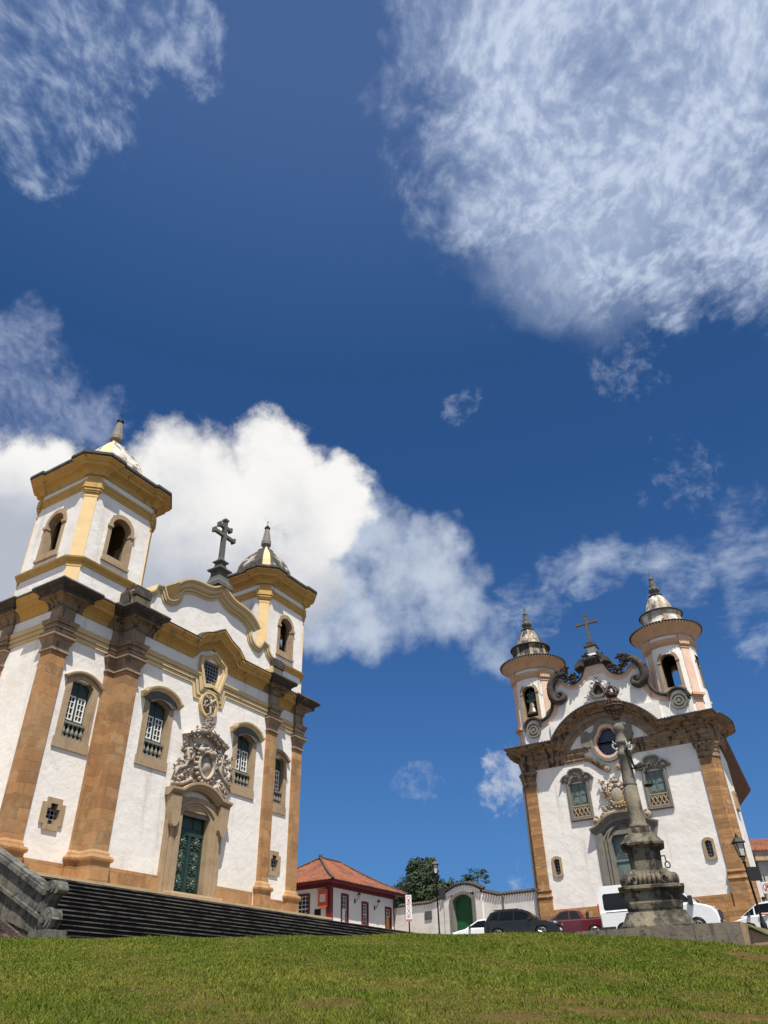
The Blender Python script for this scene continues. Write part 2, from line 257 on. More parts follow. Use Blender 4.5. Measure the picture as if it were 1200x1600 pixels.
# ------------------------------------------------------------------ mesh helpers
def setp(o, label=None, cat=None, group=None, kind=None):
    if label: o['label'] = label
    if cat: o['category'] = cat
    if group: o['group'] = group
    if kind: o['kind'] = kind
    return o
def empty(name, loc=(0, 0, 0), rz=0, parent=None, **kw):
    o = bpy.data.objects.new(name, None); COL.objects.link(o); o.location = loc; o.rotation_euler = (0, 0, rz); o.empty_display_size = 0.3
    if parent: o.parent = parent
    return setp(o, **kw)
ID = lambda x, y, z: (x, y, z)
class MB:
    def __init__(s, T=ID): s.v = []; s.f = []; s.m = []; s.T = T; s.sm = []; s.cur = 0; s.smooth = False; s.cuts = []
    def part(s): s.cuts.append(len(s.f))
    def pts(s, ps):
        i = len(s.v); s.v += [tuple(s.T(*p)) for p in ps]; return list(range(i, i+len(ps)))
    def face(s, idx): s.f.append(tuple(idx)); s.m.append(s.cur); s.sm.append(s.smooth)
    def quad(s, *ps): s.face(s.pts(ps))
    def box(s, x0, x1, y0, y1, z0, z1):
        i = s.pts([(x0, y0, z0), (x1, y0, z0), (x1, y1, z0), (x0, y1, z0), (x0, y0, z1), (x1, y0, z1), (x1, y1, z1), (x0, y1, z1)])
        for q in ((0, 3, 2, 1), (4, 5, 6, 7), (0, 1, 5, 4), (1, 2, 6, 5), (2, 3, 7, 6), (3, 0, 4, 7)): s.face([i[k] for k in q])
    def prism(s, poly, o0, o1):      # poly in (x,z), thick in y from o0 to o1
        n = len(poly); a = s.pts([(x, o0, z) for x, z in poly]); b = s.pts([(x, o1, z) for x, z in poly])
        s.face(a[::-1]); s.face(b)
        for k in range(n): s.face((a[k], a[(k+1) % n], b[(k+1) % n], b[k]))
    def prismz(s, poly, z0, z1):     # poly in (x,y)
        n = len(poly); a = s.pts([(x, y, z0) for x, y in poly]); b = s.pts([(x, y, z1) for x, y in poly])
        s.face(a[::-1]); s.face(b)
        for k in range(n): s.face((a[k], a[(k+1) % n], b[(k+1) % n], b[k]))
    def ring(s, outer, inn, o0, o1): # frame between two outlines (x,z), y from o0 (back) to o1 (front)
        n = len(outer)
        A = s.pts([(x, o1, z) for x, z in outer]); B = s.pts([(x, o1, z) for x, z in inn])
        C = s.pts([(x, o0, z) for x, z in outer]); Dd = s.pts([(x, o0, z) for x, z in inn])
        for k in range(n):
            j = (k+1) % n
            s.face((A[k], A[j], B[j], B[k])); s.face((C[k], Dd[k], Dd[j], C[j])); s.face((A[k], C[k], C[j], A[j])); s.face((B[k], B[j], Dd[j], Dd[k]))
    def loft(s, rings, closed=True, cap=True):
        idx = [s.pts(r) for r in rings]; n = len(rings[0])
        for a, b in zip(idx, idx[1:]):
            for k in range(n if closed else n-1):
                j = (k+1) % n; s.face((a[k], a[j], b[j], b[k]))
        if cap and closed: s.face(idx[0][::-1]); s.face(idx[-1])
        return idx
    def lathe(s, prof, cx=0, cy=0, n=20, ph=0, cap=True, sx=1, sy=1, ribs=None):
        s.loft([[(cx+r*sx*math.cos(ph+2*PI*k/n), cy+r*sy*math.sin(ph+2*PI*k/n), z) for k in range(n)] for r, z in prof], True, cap)
    def tube(s, path, r, n=8, cap=True):
        rs = r if isinstance(r, (list, tuple)) else [r]*len(path)
        rings = []; P_ = [Vector(p) for p in path]; up = None
        for i, p in enumerate(P_):
            d = (P_[min(i+1, len(P_)-1)]-P_[max(i-1, 0)])
            if d.length < 1e-9: d = Vector((0, 0, 1))
            d.normalize()
            if up is None:
                up = Vector((0, 0, 1)) if abs(d.z) < 0.9 else Vector((0, 1, 0))
            a = d.cross(up); 
            if a.length < 1e-6: a = d.cross(Vector((1, 0.3, 0)))
            a.normalize(); b = a.cross(d).normalized(); up = b
            rings.append([tuple(p+a*rs[i]*math.cos(2*PI*k/n)+b*rs[i]*math.sin(2*PI*k/n)) for k in range(n)])
        s.loft(rings, True, cap)
    def ball(s, c, r, n=8, m=5, rot=None):
        rx, ry, rz = (r, r, r) if isinstance(r, (int, float)) else r
        R = rot or Matrix.Identity(3); c = Vector(c)
        top = s.pts([tuple(c+R@Vector((0, 0, rz)))]); bot = s.pts([tuple(c+R@Vector((0, 0, -rz)))])
        rows = []
        for i in range(1, m):
            t = PI*i/m
            rows.append(s.pts([tuple(c+R@Vector((rx*math.sin(t)*math.cos(2*PI*k/n), ry*math.sin(t)*math.sin(2*PI*k/n), rz*math.cos(t)))) for k in range(n)]))
        for k in range(n):
            j = (k+1) % n
            s.face((top[0], rows[0][k], rows[0][j])); s.face((bot[0], rows[-1][j], rows[-1][k]))
            for a, b in zip(rows, rows[1:]): s.face((a[k], b[k], b[j], a[j]))
    def sweepF(s, path, prof, o0, mats=None, closed=False, side=1):
        """moulding on a wall: path (x,z), profile (p outward, h perpendicular in wall plane); outward is -y"""
        n = len(path); rings = []
        for i in range(n):
            if closed: a, b, c = path[i-1], path[i], path[(i+1) % n]
            else: a, b, c = path[max(i-1, 0)], path[i], path[min(i+1, n-1)]
            d1 = Vector((b[0]-a[0], b[1]-a[1])); d2 = Vector((c[0]-b[0], c[1]-b[1]))
            if d1.length < 1e-9: d1 = d2
            if d2.length < 1e-9: d2 = d1
            d1.normalize(); d2.normalize()
            n1 = Vector((-d1.y, d1.x))*side; n2 = Vector((-d2.y, d2.x))*side; m = n1+n2
            if m.length < 1e-6: m = n1
            m.normalize(); k = 1/max(0.35, m.dot(n1)); m *= k
            rings.append([(b[0]+m.x*h, o0-p, b[1]+m.y*h) for p, h in prof])
        idx = [s.pts(r) for r in rings]; q = len(prof)
        for i in range(n if closed else n-1):
            if mats: s.cur = mats[i]
            a = idx[i]; b = idx[(i+1) % n]
            for k in range(q): s.face((a[k], b[k], b[(k+1) % q], a[(k+1) % q]))
        if not closed:
            if mats: s.cur = mats[0]
            s.face(idx[0]);
            if mats: s.cur = mats[-1]
            s.face(idx[-1][::-1])
    def sweepP(s, path, prof, z0, mats=None, closed=False, side=1, hi=None):
        """moulding round a plan: path (x,y), profile (p outward, h up)"""
        n = len(path); rings = []
        for i in range(n):
            if closed: a, b, c = path[i-1], path[i], path[(i+1) % n]
            else: a, b, c = path[max(i-1, 0)], path[i], path[min(i+1, n-1)]
            d1 = Vector((b[0]-a[0], b[1]-a[1])); d2 = Vector((c[0]-b[0], c[1]-b[1]))
            if d1.length < 1e-9: d1 = d2
            if d2.length < 1e-9: d2 = d1
            d1.normalize(); d2.normalize()
            n1 = Vector((d1.y, -d1.x))*side; n2 = Vector((d2.y, -d2.x))*side; m = n1+n2
            if m.length < 1e-6: m = n1
            m.normalize(); m *= 1/max(0.4, m.dot(n1))
            rings.append([(b[0]+m.x*p, b[1]+m.y*p, z0+h) for p, h in prof])
        idx = [s.pts(r) for r in rings]; q = len(prof)
        for i in range(n if closed else n-1):
            if mats: s.cur = mats[i]
            a = idx[i]; b = idx[(i+1) % n]
            for k in range(q):
                if hi is not None and mats[i] == 1: s.cur = 2 if 0.5*(prof[k][1]+prof[(k+1) % q][1]) > hi else 1
                s.face((a[k], b[k], b[(k+1) % q], a[(k+1) % q]))
        if not closed:
            s.face(idx[0]); s.face(idx[-1][::-1])
    def wall(s, x0, x1, z0, z1, yb, yf, holes=()):   # front skin at yf, back skin at yb, with reveals
        xs = sorted({x0, x1, *[h[0] for h in holes], *[h[1] for h in holes]}); zs = sorted({z0, z1, *[h[2] for h in holes], *[h[3] for h in holes]})
        for a, b in zip(xs, xs[1:]):
            for c, d in zip(zs, zs[1:]):
                mx, mz = (a+b)/2, (c+d)/2
                if any(h[0] < mx < h[1] and h[2] < mz < h[3] for h in holes): continue
                s.quad((a, yf, c), (b, yf, c), (b, yf, d), (a, yf, d)); s.quad((b, yb, c), (a, yb, c), (a, yb, d), (b, yb, d))
        for h in list(holes)+[(x0, x1, z0, z1)]:
            a, b, c, d = h
            s.quad((a, yf, c), (a, yb, c), (a, yb, d), (a, yf, d)); s.quad((b, yf, c), (b, yf, d), (b, yb, d), (b, yb, c))
            s.quad((a, yf, c), (b, yf, c), (b, yb, c), (a, yb, c)); s.quad((a, yf, d), (a, yb, d), (b, yb, d), (b, yf, d))
    def build(s, name, mats, parent=None, **kw):
        if s.cuts:
            first = None; ed = [0]+s.cuts+[len(s.f)]
            for a, b in zip(ed, ed[1:]):
                if b <= a: continue
                q = MB(); used = {}; 
                for fi in range(a, b):
                    for i in s.f[fi]:
                        if i not in used: used[i] = len(q.v); q.v.append(s.v[i])
                    q.f.append(tuple(used[i] for i in s.f[fi])); q.m.append(s.m[fi]); q.sm.append(s.sm[fi])
                o = q.build(name, mats, parent, **kw); first = first or o
            return first
        me = bpy.data.meshes.new(name); me.from_pydata(s.v, [], s.f)
        for m in (mats if isinstance(mats, (list, tuple)) else [mats]): me.materials.append(m)
        me.polygons.foreach_set('material_index', s.m); me.polygons.foreach_set('use_smooth', s.sm)
        bm = bmesh.new(); bm.from_mesh(me); bmesh.ops.recalc_face_normals(bm, faces=bm.faces); bm.to_mesh(me); bm.free()
        me.update(); o = bpy.data.objects.new(name, me); COL.objects.link(o)
        if parent: o.parent = parent
        return setp(o, **kw)
def arch(xc, w, z0, zs, rise, n=12):
    """outline of an opening: starts bottom left, bottom right, then arc from right to left spring"""
    a = w/2; pts = [(xc-a, z0), (xc+a, z0)]
    if rise >= a-1e-6:
        for k in range(n+1): t = PI*k/n; pts.append((xc+a*math.cos(t), zs+rise*math.sin(t)))
    else:
        R = (a*a+rise*rise)/(2*rise); c = zs+rise-R; t0 = math.asin(a/R)
        for k in range(n+1): t = t0-2*t0*k/n; pts.append((xc+R*math.sin(t), c+R*math.cos(t)))
    return pts
def grow(pts, d, xc, zc):
    return [(x+(d if x > xc else -d if x < xc else 0), z+(d if z > zc else -d)) for x, z in pts]
def smooth_path(pts, n=5):
    out = []
    for i in range(len(pts)-1):
        p0 = pts[max(i-1, 0)]; p1 = pts[i]; p2 = pts[i+1]; p3 = pts[min(i+2, len(pts)-1)]
        for k in range(n):
            t = k/n
            out.append(tuple(0.5*((2*p1[j])+(-p0[j]+p2[j])*t+(2*p0[j]-5*p1[j]+4*p2[j]-p3[j])*t*t+(-p0[j]+3*p1[j]-3*p2[j]+p3[j])*t**3) for j in range(len(p1))))
    out.append(tuple(pts[-1])); return out
def mir(pts, xc=0): return [(2*xc-x, z) for x, z in pts]
def leaf(mb, x, y, z, size, k=6, spread=1.0, rnd=random):
    """a clump of carved leaves: k pointed ellipsoids fanned out"""
    for _ in range(k):
        a = rnd.uniform(0, 2*PI); e = rnd.uniform(-0.2, 1.2)
        d = Vector((math.cos(a), -0.7*abs(rnd.gauss(0, 0.6))-0.15, math.sin(a))).normalized()
        R = d.to_track_quat('Z', 'Y').to_matrix()
        c = Vector((x, y, z))+d*size*0.55*spread
        mb.ball(c, (size*0.22, size*0.14, size*0.5*rnd.uniform(0.7, 1.2)), 6, 4, R)
def volute(mb, x, y, z, r, th, turns=1.6, start=0, sgn=1, r1=0.12, n=26, depth=None):
    path = []; rad = []
    for i in range(n+1):
        t = i/n; a = start+sgn*turns*2*PI*t; q = r*(1-t)+r*r1*t
        path.append((x+q*math.cos(a), y-0.15*r*t, z+q*math.sin(a))); rad.append(th*(1-0.45*t))
    mb.tube(path, rad, 7); mb.ball((x, y-0.15*r, z), th*1.3, 8, 5)
# ------------------------------------------------------------------ church on the left
YL, YR = 1.03470419, -0.543366295
LO = Vector((-9.42783, 37.38015)); dL = Vector((math.cos(YL), math.sin(YL))); nL = Vector((math.sin(YL), -math.cos(YL)))
RO = Vector((16.11688, 56.07549)); dR = Vector((math.cos(YR), math.sin(YR))); nR = Vector((math.sin(YR), -math.cos(YR)))
LC = LO+dL*0.12; RC = RO+dR*0.24
BL = 5.05
churchL = empty('baroque_church', (LC.x, LC.y, BL), YL, label='white and ochre church with square chamfered towers above a dark stairway', cat='church')
TL = lambda x, y, z: (x, y, z-BL)
def M_(): return MB(TL)
def both(path): return path, [(-x, y) for x, y in path[::-1]]
CORN = [(-0.2, 0), (0.06, 0), (0.06, 0.05), (0.04, 0.06), (0.07, 0.18), (0.14, 0.28), (0.26, 0.35), (0.30, 0.36), (0.30, 0.39), (0.50, 0.41), (0.50, 0.46), (0.48, 0.47), (0.49, 0.60), (0.54, 0.61), (0.58, 0.68), (0.68, 0.72), (0.73, 0.75), (0.74, 0.83), (-0.2, 0.9)]
ARCHI = [(-0.15, 0), (0.06, 0), (0.06, 0.17), (0.03, 0.175), (0.03, 0.20), (0.11, 0.205), (0.11, 0.38), (0.07, 0.385), (0.07, 0.41), (0.16, 0.415), (0.17, 0.50), (0.21, 0.56), (0.21, 0.63), (-0.15, 0.66)]
CAP = [(-0.1, 0), (0.06, 0), (0.08, 0.05), (0.06, 0.10), (0.02, 0.13), (0.03, 0.36), (0.09, 0.48), (0.10, 0.54), (0.17, 0.66), (0.20, 0.70), (0.20, 0.78), (0.14, 0.79), (0.20, 0.88), (-0.1, 0.9)]
TORUS = [(-0.1, 0), (0.13, 0), (0.20, 0.06), (0.21, 0.14), (0.17, 0.22), (0.08, 0.26), (0.06, 0.36), (0.0, 0.46), (-0.1, 0.46)]
# walls
w = M_()
hw = [(-3.17-0.8, -3.17+0.8, 10.2, 13.3), (3.17-0.8, 3.17+0.8, 10.2, 13.3), (-1.3, 1.3, BL, 8.9), (-0.6, 0.6, 15.05, 16.35)]
w.wall(-5.2, 5.2, BL, 17.0, 0.9, 0.18, hw)
for s in (-1, 1):
    xs = sorted((s*5.6, s*8.9))
    w.wall(xs[0], xs[1], BL, 17.0, 1.7, 1.0, [(s*7.1-0.75, s*7.1+0.75, 10.2, 13.1), (s*7.2-0.35, s*7.2+0.35, 7.0, 7.8)])
    x0, x1 = sorted((s*9.03, s*8.3)); w.box(x0, x1, 1.2, 14, BL, 17.0)
w.box(-8.6, 8.6, 5.5, 26, BL, 16.9)
w.box(-5.4, 5.4, 1.0, 1.4, 16.0, 17.0)
# backing wall inside, behind every opening
wallo = w.build('wall', white, churchL)
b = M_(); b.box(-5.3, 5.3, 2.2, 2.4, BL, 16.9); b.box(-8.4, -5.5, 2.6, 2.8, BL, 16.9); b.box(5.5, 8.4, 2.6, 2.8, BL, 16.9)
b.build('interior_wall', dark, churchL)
# plinth
p = M_()
for s in (-1, 1):
    x0, x1 = sorted((s*1.83, s*4.6)); p.box(x0, x1, 0.10, 0.5, BL-0.4, 5.65); p.part()
    x0, x1 = sorted((s*6.2, s*8.2)); p.box(x0, x1, 0.92, 1.4, BL-0.4, 5.65); p.part()
p.box(-9.11, -8.5, 1.7, 14, BL-0.4, 5.65); p.part(); p.box(8.5, 9.11, 1.7, 14, BL-0.4, 5.65)
p.build('plinth', orange, churchL)
# entablature
A = [(-9.03, 14), (-9.03, 5.5), (-9.03, 5.1), (-9.15, 5.1), (-9.15, 4.35), (-9.03, 4.35), (-9.03, 3.95), (-9.03, 1.95), (-9.03, 1.55), (-9.15, 1.55), (-9.15, 0.85), (-8.35, 0.85), (-8.35, 1.0), (-7.95, 1.0), (-6.45, 1.0), (-6.05, 1.0), (-6.05, 0.85), (-5.65, 0.85), (-5.65, 0), (-4.87, 0), (-4.87, 0.18), (-4.3, 0.18)]
mA = [0]+[1]*5+[1, 0, 1, 1, 1, 1, 1, 0, 1, 1, 1, 1, 1, 1, 1]
mA = [0, 1, 1, 1, 1, 1, 0, 1, 1, 1, 1, 1, 1, 0, 1, 1, 1, 1, 1, 1, 1]
mArch = [0]*21
for i in (2, 3, 4, 8, 9, 10, 11, 15, 16, 17, 18, 19): mArch[i] = 1
e = M_(); a = M_()
for path, m1, m2 in ((A, mA, mArch), ([(-x, y) for x, y in A[::-1]], mA[::-1], mArch[::-1])):
    e.sweepP(path, CORN, 16.1, m1, hi=0.40); a.sweepP(path, ARCHI, 14.8, m2)
half = [(4.3, 16.1), (1.5, 16.1), (1.42, 16.12), (1.25, 16.25), (1.08, 16.5), (0.85, 16.7), (0.55, 16.82), (0.28, 16.92), (0.0, 17.1)]
cpath = mir(half)[:-1]+[half[-1]]+half[:-1][::-1]
e.sweepF(cpath, [(q, h) for q, h in CORN], 0.18, [0]*(len(cpath)-1))
e.build('cornice', [ochre, cornst, darks], churchL)
apath = [(-4.3, 14.8), (-1.28, 14.8), (-1.08, 14.08), (-0.5, 14.08), (0.5, 14.08), (1.08, 14.08), (1.28, 14.8), (4.3, 14.8)]
a.sweepF(apath, ARCHI, 0.18, [0]*7)
a.build('architrave', [cream2, brown], churchL)
# weathered roof tiles lying on the cornice
rt = M_()
for path in (A, [(-x, y) for x, y in A[::-1]]):
    rt.part(); rt.sweepP(path, [(0.3, 0), (0.73, -0.02), (0.78, 0.03), (0.74, 0.13), (0.3, 0.22)], 16.93)
rt.part(); rt.sweepF(cpath, [(0.3, 0.84), (0.75, 0.83), (0.765, 0.86), (0.74, 0.89), (0.3, 0.95)], 0.18)
rt.build('cornice_weathering', darks, churchL)
# pilasters
def pilaster(parent, poly, path, torus=True, ztop=16.1, m1=orange, m2=brown, T=None, capm=None):
    P1 = M_(); P1.prismz(poly, BL-0.3, 13.95); po = P1.build('pilaster', m1, parent)
    P2 = M_(); P2.prismz([(x, y+0.0) for x, y in poly], 13.95, ztop); P2.sweepP(path, CAP, 13.9); P2.build('capital', m2, po)
    if torus:
        P3 = M_(); P3.sweepP(path, [(q, h) for q, h in TORUS], 5.74)
        P3.sweepP(path, [(-0.1, -1.0), (0.12, -1.0), (0.12, 0.745), (-0.1, 0.745)], BL-0.05); P3.build('pedestal', m1, po)
    return po
for s in (1, -1):
    mk = (lambda pts: pts) if s == 1 else (lambda pts: [(-x, y) for x, y in pts[::-1]])
    pilaster(churchL, mk([(-6.05, 1.3), (-6.05, 0.85), (-5.65, 0.85), (-5.65, 0), (-4.87, 0), (-4.87, 0.5), (-5.2, 1.3)]), mk([(-6.05, 1.0), (-6.05, 0.85), (-5.65, 0.85), (-5.65, 0), (-4.87, 0), (-4.87, 0.18)]))
    pilaster(churchL, mk([(-9.15, 1.55), (-9.15, 0.85), (-8.35, 0.85), (-8.35, 1.4), (-8.6, 1.55)]), mk([(-9.03, 1.55), (-9.15, 1.55), (-9.15, 0.85), (-8.35, 0.85), (-8.35, 1.0)]))
    pilaster(churchL, mk([(-9.15, 5.1), (-9.15, 4.35), (-8.7, 4.35), (-8.7, 5.1)]), mk([(-9.03, 5.1), (-9.15, 5.1), (-9.15, 4.35), (-9.03, 4.35)]))
# windows
def muntins(mb, x0, x1, z0, z1, nx, nz, y, t=0.035, d=0.04, fr=0.06):
    mb.box(x0, x0+fr, y-d, y, z0, z1); mb.box(x1-fr, x1, y-d, y, z0, z1); mb.box(x0+fr, x1-fr, y-d, y, z0, z0+fr); mb.box(x0+fr, x1-fr, y-d, y, z1-fr, z1)
    for i in range(1, nx): x = x0+(x1-x0)*i/nx; mb.box(x-t/2, x+t/2, y-d+0.003, y, z0+fr, z1-fr)
    for i in range(1, nz): z = z0+(z1-z0)*i/nz; mb.box(x0+fr, x1-fr, y-d+0.006, y, z-t/2, z+t/2)
def baluster(mb, x, y, z0, z1, r=0.085):
    h = z1-z0
    mb.lathe([(r*0.8, z0), (r*0.8, z0+h*0.08), (r*0.45, z0+h*0.12), (r*0.95, z0+h*0.30), (r, z0+h*0.42), (r*0.5, z0+h*0.68), (r*0.38, z0+h*0.8), (r*0.75, z0+h*0.9), (r*0.8, z0+h)], x, y, 8)
def churchwin(xc, yw, z0, zt, ow, fw, hood, parent=churchL):
    """z0 bottom of frame; zt top of opening; ow opening width, fw frame width"""
    zo = z0+0.47; rise = 0.24; zs = zt-rise; F = MB(TL)
    inn = arch(xc, ow, zo, zs, rise, 12); out = arch(xc, fw, z0, zs+0.02+(fw-ow)*0.12, rise+0.08, 12)
    F.ring(out, inn, yw+0.42, yw-0.045)
    F.box(xc-fw/2-0.06, xc+fw/2+0.06, yw-0.065, yw+0.1, z0-0.02, z0+0.3)
    for s in (-1, 1): F.box(xc+s*(fw/2-0.02)-0.07, xc+s*(fw/2-0.02)+0.07, yw-0.06, yw+0.1, z0+0.302, z0+0.42)
    fo = F.build('window', jamb, parent)
    if hood == 'heavy':
        G = MB(TL); gp = arch(xc, fw+0.1, z0, zs+0.16, rise+0.08, 12)[2:]
        gp = [(xc+fw/2+0.16, zs+0.02)]+gp+[(xc-fw/2-0.16, zs+0.02)]
        gi = arch(xc, ow+0.02, z0, zs, rise, 14)[2:]
        top = [(x, z) for x, z in gp]
        G.prism([(x, z+0.14) for x, z in gp]+[(x, z+0.0) for x, z in gi[::-1]], yw-0.02, yw-0.17); G.build('lintel', greyd, fo)
        Hh = MB(TL); base = arch(xc, fw+0.1, z0, zs+0.30, rise+0.1, 12)[2:]
        hp = [(xc+fw/2+0.30, zs+0.12), (xc+fw/2+0.10, zs+0.17)]+base[1:-1]+[(xc-fw/2-0.10, zs+0.17), (xc-fw/2-0.30, zs+0.12)]
        Hh.sweepF(hp, [(-0.02, 0), (0.16, 0), (0.2, 0.06), (0.27, 0.11), (0.34, 0.13), (0.36, 0.22), (-0.02, 0.27)], yw, side=-1); Hh.build('hood', cream2, fo)
    else:
        Hh = MB(TL); base = arch(xc, fw+0.04, z0, zs+0.10, rise+0.1, 12)[2:]
        Hh.sweepF([(xc+fw/2+0.12, zs+0.05)]+base+[(xc-fw/2-0.12, zs+0.05)], [(-0.02, 0), (0.14, 0), (0.17, 0.08), (0.17, 0.15), (-0.02, 0.17)], yw, side=-1); Hh.build('hood', jamb, fo)
    C_ = MB(TL); yi = yw+0.24; x0, x1 = xc-ow/2, xc+ow/2
    C_.prism(arch(xc, ow+0.1, zo, zs, rise, 10), yi+0.1, yi+0.04)
    for s in (-1, 1): C_.box(*sorted((xc+s*0.02, xc+s*(ow/2-0.03))), yi, yi+0.045, zo+1.9, zt-0.2)
    C_.box(x0, x1, yi-0.05, yi+0.03, zo+0.72, zo+0.84); C_.box(x0, x1, yi-0.045, yi+0.03, zo+1.95, zo+2.05)
    C_.box(xc-0.035, xc+0.035, yi-0.04, yi+0.03, zo+0.84, zt-0.02)
    C_.build('casement', green, fo)
    g = MB(TL); g.box(x0+0.10, xc-0.06, yi+0.02, yi+0.035, zo+0.86, zo+1.93); g.box(xc+0.06, x1-0.10, yi+0.02, yi+0.035, zo+0.86, zo+1.93); g.build('pane', glassd, fo)
    mu = MB(TL)
    for q0, q1 in ((x0+0.09, xc-0.055), (xc+0.055, x1-0.09)): muntins(mu, q0, q1, zo+0.86, zo+1.94, 2, 4, yi+0.012)
    mu.build('glazing_bars', whitep, fo)
    bl = MB(TL); nb = 5
    for i in range(nb): baluster(bl, x0+ow*(i+0.5)/nb, yw+0.08, zo+0.06, zo+0.62)
    bl.box(x0, x1, yw+0.0, yw+0.17, zo+0.62, zo+0.72); bl.box(x0, x1, yw+0.0, yw+0.17, zo, zo+0.06); bl.smooth = False
    bl.build('balustrade', grey, fo)
    return fo
churchwin(-3.17, 0.18, 10.05, 13.22, 1.26, 1.86, 'heavy'); churchwin(3.17, 0.18, 10.05, 13.22, 1.26, 1.86, 'heavy')
churchwin(-7.05, 1.0, 10.03, 13.18, 1.14, 1.75, 'thin'); churchwin(7.05, 1.0, 10.03, 13.18, 1.14, 1.75, 'thin')
# cross-shaped openings low in the tower bays
for s in (-1, 1):
    xc = s*7.2; zc_ = 7.4; F = M_()
    def cross(a, b, c): return [(xc-a, zc_-c), (xc-a, zc_-b), (xc-a*0.0-b*0.0-a, zc_-b)]
    def plus(a, b, q): # a half extent, q arm half width
        return [(xc-q, zc_-b), (xc+q, zc_-b), (xc+q, zc_-q*1.15), (xc+a, zc_-q*1.15), (xc+a, zc_+q*1.15), (xc+q, zc_+q*1.15), (xc+q, zc_+b), (xc-q, zc_+b), (xc-q, zc_+q*1.15), (xc-a, zc_+q*1.15), (xc-a, zc_-q*1.15), (xc-q, zc_-q*1.15)]
    F.ring(plus(0.55, 0.62, 0.36), plus(0.30, 0.40, 0.17), 1.45, 0.93); fo = F.build('cross_window', jamb, churchL)
    G = M_(); G.box(xc-0.34, xc+0.34, 1.30, 1.33, 6.98, 7.82); G.build('pane', glassd, fo)
    H = M_()
    for x in (-0.18, 0, 0.18): H.box(xc+x-0.014, xc+x+0.014, 1.12, 1.14, 7.0, 7.8)
    for z in (-0.2, -0.02, 0.16): H.box(xc-0.32, xc+0.32, 1.10, 1.118, zc_+z-0.014, zc_+z+0.014)
    H.build('iron_grille', lead, fo)
# oculus
op = [(-0.42, 15.0), (-0.12, 15.08), (0, 15.13), (0.12, 15.08), (0.42, 15.0), (0.74, 15.95), (0.68, 16.25), (0.34, 16.42), (0, 16.62), (-0.34, 16.42), (-0.68, 16.25), (-0.74, 15.95)]
ou = [(-0.62, 14.72), (-0.2, 14.82), (0, 14.88), (0.2, 14.82), (0.62, 14.72), (1.02, 15.9), (0.95, 16.42), (0.45, 16.66), (0, 16.9), (-0.45, 16.66), (-0.95, 16.42), (-1.02, 15.9)]
F = M_(); F.ring(ou, op, 0.36, 0.02)
mi = [((a_[0]+b_[0])/2, (a_[1]+b_[1])/2) for a_, b_ in zip(ou, op)]
F.ring(ou, mi, 0.03, -0.07)
oc = F.build('oculus', cream2, churchL); G = M_(); G.prism([(x*1.02, z) for x, z in op], 0.34, 0.31); G.build('pane', glassd, oc)
G = M_()
for i in range(-3, 4): G.box(i*0.2-0.013, i*0.2+0.013, 0.24, 0.26, 15.05 if abs(i) < 3 else 15.5, 16.4)
for i in range(8): G.box(-0.7, 0.7, 0.22, 0.237, 15.1+i*0.19-0.013, 15.1+i*0.19+0.013)
G.build('glazing_bars', lead, oc)
# medallion below the oculus
Mo = M_(); c32 = lambda r, n=28: [(r*math.cos(2*PI*k/n), 13.97+r*1.05*math.sin(2*PI*k/n)) for k in range(n)]
Mo.ring(c32(0.66), c32(0.54), 0.2, -0.02); Mo.ring(c32(0.54), c32(0.45), 0.2, 0.06)
mo = Mo.build('medallion', cream2, churchL)
Mc = M_(); Mc.smooth = True; rnd = random.Random(3)
Mc.prism(c32(0.44), 0.17, 0.13)
for k in range(26):
    an = rnd.uniform(0, 2*PI); r = rnd.uniform(0.05, 0.36); Mc.ball((r*math.cos(an), 0.08, 14.0+r*math.sin(an)), (0.07, 0.10, 0.05+0.07*rnd.random()), 6, 4)
Mc.ball((0, -0.05, 14.05), (0.12, 0.16, 0.2), 8, 6)
for s in (-1, 1): Mc.tube([(0, -0.02, 14.05), (s*0.2, -0.1, 14.2), (s*0.36, -0.04, 14.36)], [0.08, 0.07, 0.02], 6); Mc.tube([(s*0.05, -0.02, 14.0), (s*0.2, -0.06, 13.85), (s*0.3, 0, 13.65)], [0.07, 0.05, 0.02], 6)
Mc.tube([(0, -0.05, 13.95), (0.02, -0.1, 13.6), (0.0, -0.12, 13.3)], [0.07, 0.06, 0.05], 7)
Mc.build('carved_figure', carvL, mo)
# portal
F = M_(); inn = arch(0, 1.86, BL, 8.45, 0.45, 14); out = arch(0, 3.3, BL, 8.75, 0.55, 14)
F.ring(out, inn, 0.95, -0.02)
inn2 = arch(0, 2.3, BL, 8.52, 0.5, 14); F.ring(arch(0, 2.75, BL, 8.6, 0.53, 14), inn2, 0.0, -0.09)
for s in (-1, 1):
    F.box(*sorted((s*1.62, s*1.84)), -0.02, 0.5, BL, 8.6); F.box(*sorted((s*1.42, s*1.62)), -0.12, 0.5, BL, 8.4)
    F.prism([(s*x, z) for x, z in ((1.35, 9.1), (1.35, 8.0), (1.5, 7.75), (1.65, 7.7), (1.8, 7.8), (1.9, 8.3), (1.98, 9.1))], 0.1, -0.28)
F.box(-1.86, 1.86, 0.02, 0.16, 8.6, 9.2)
po = F.build('portal', jamb, churchL)
F = M_()
hp = [(2.05, 9.05), (1.55, 9.08), (1.25, 9.12), (1.0, 9.28), (0.7, 9.45), (0.35, 9.55), (0, 9.58)]
pp = smooth_path(hp+mir(hp[:-1][::-1]), 3)
F.sweepF(pp, [(-0.1, 0), (0.22, 0), (0.26, 0.05), (0.34, 0.09), (0.38, 0.16), (0.46, 0.2), (0.50, 0.24), (0.50, 0.34), (-0.1, 0.38)], 0.12, side=-1)
F.build('portal_cornice', jamb, po)
S = M_(); S.prism(arch(0, 2.2, 8.4, 8.4, 0.9, 14), 0.1, 0.16); S.build('tympanum', grey, po)
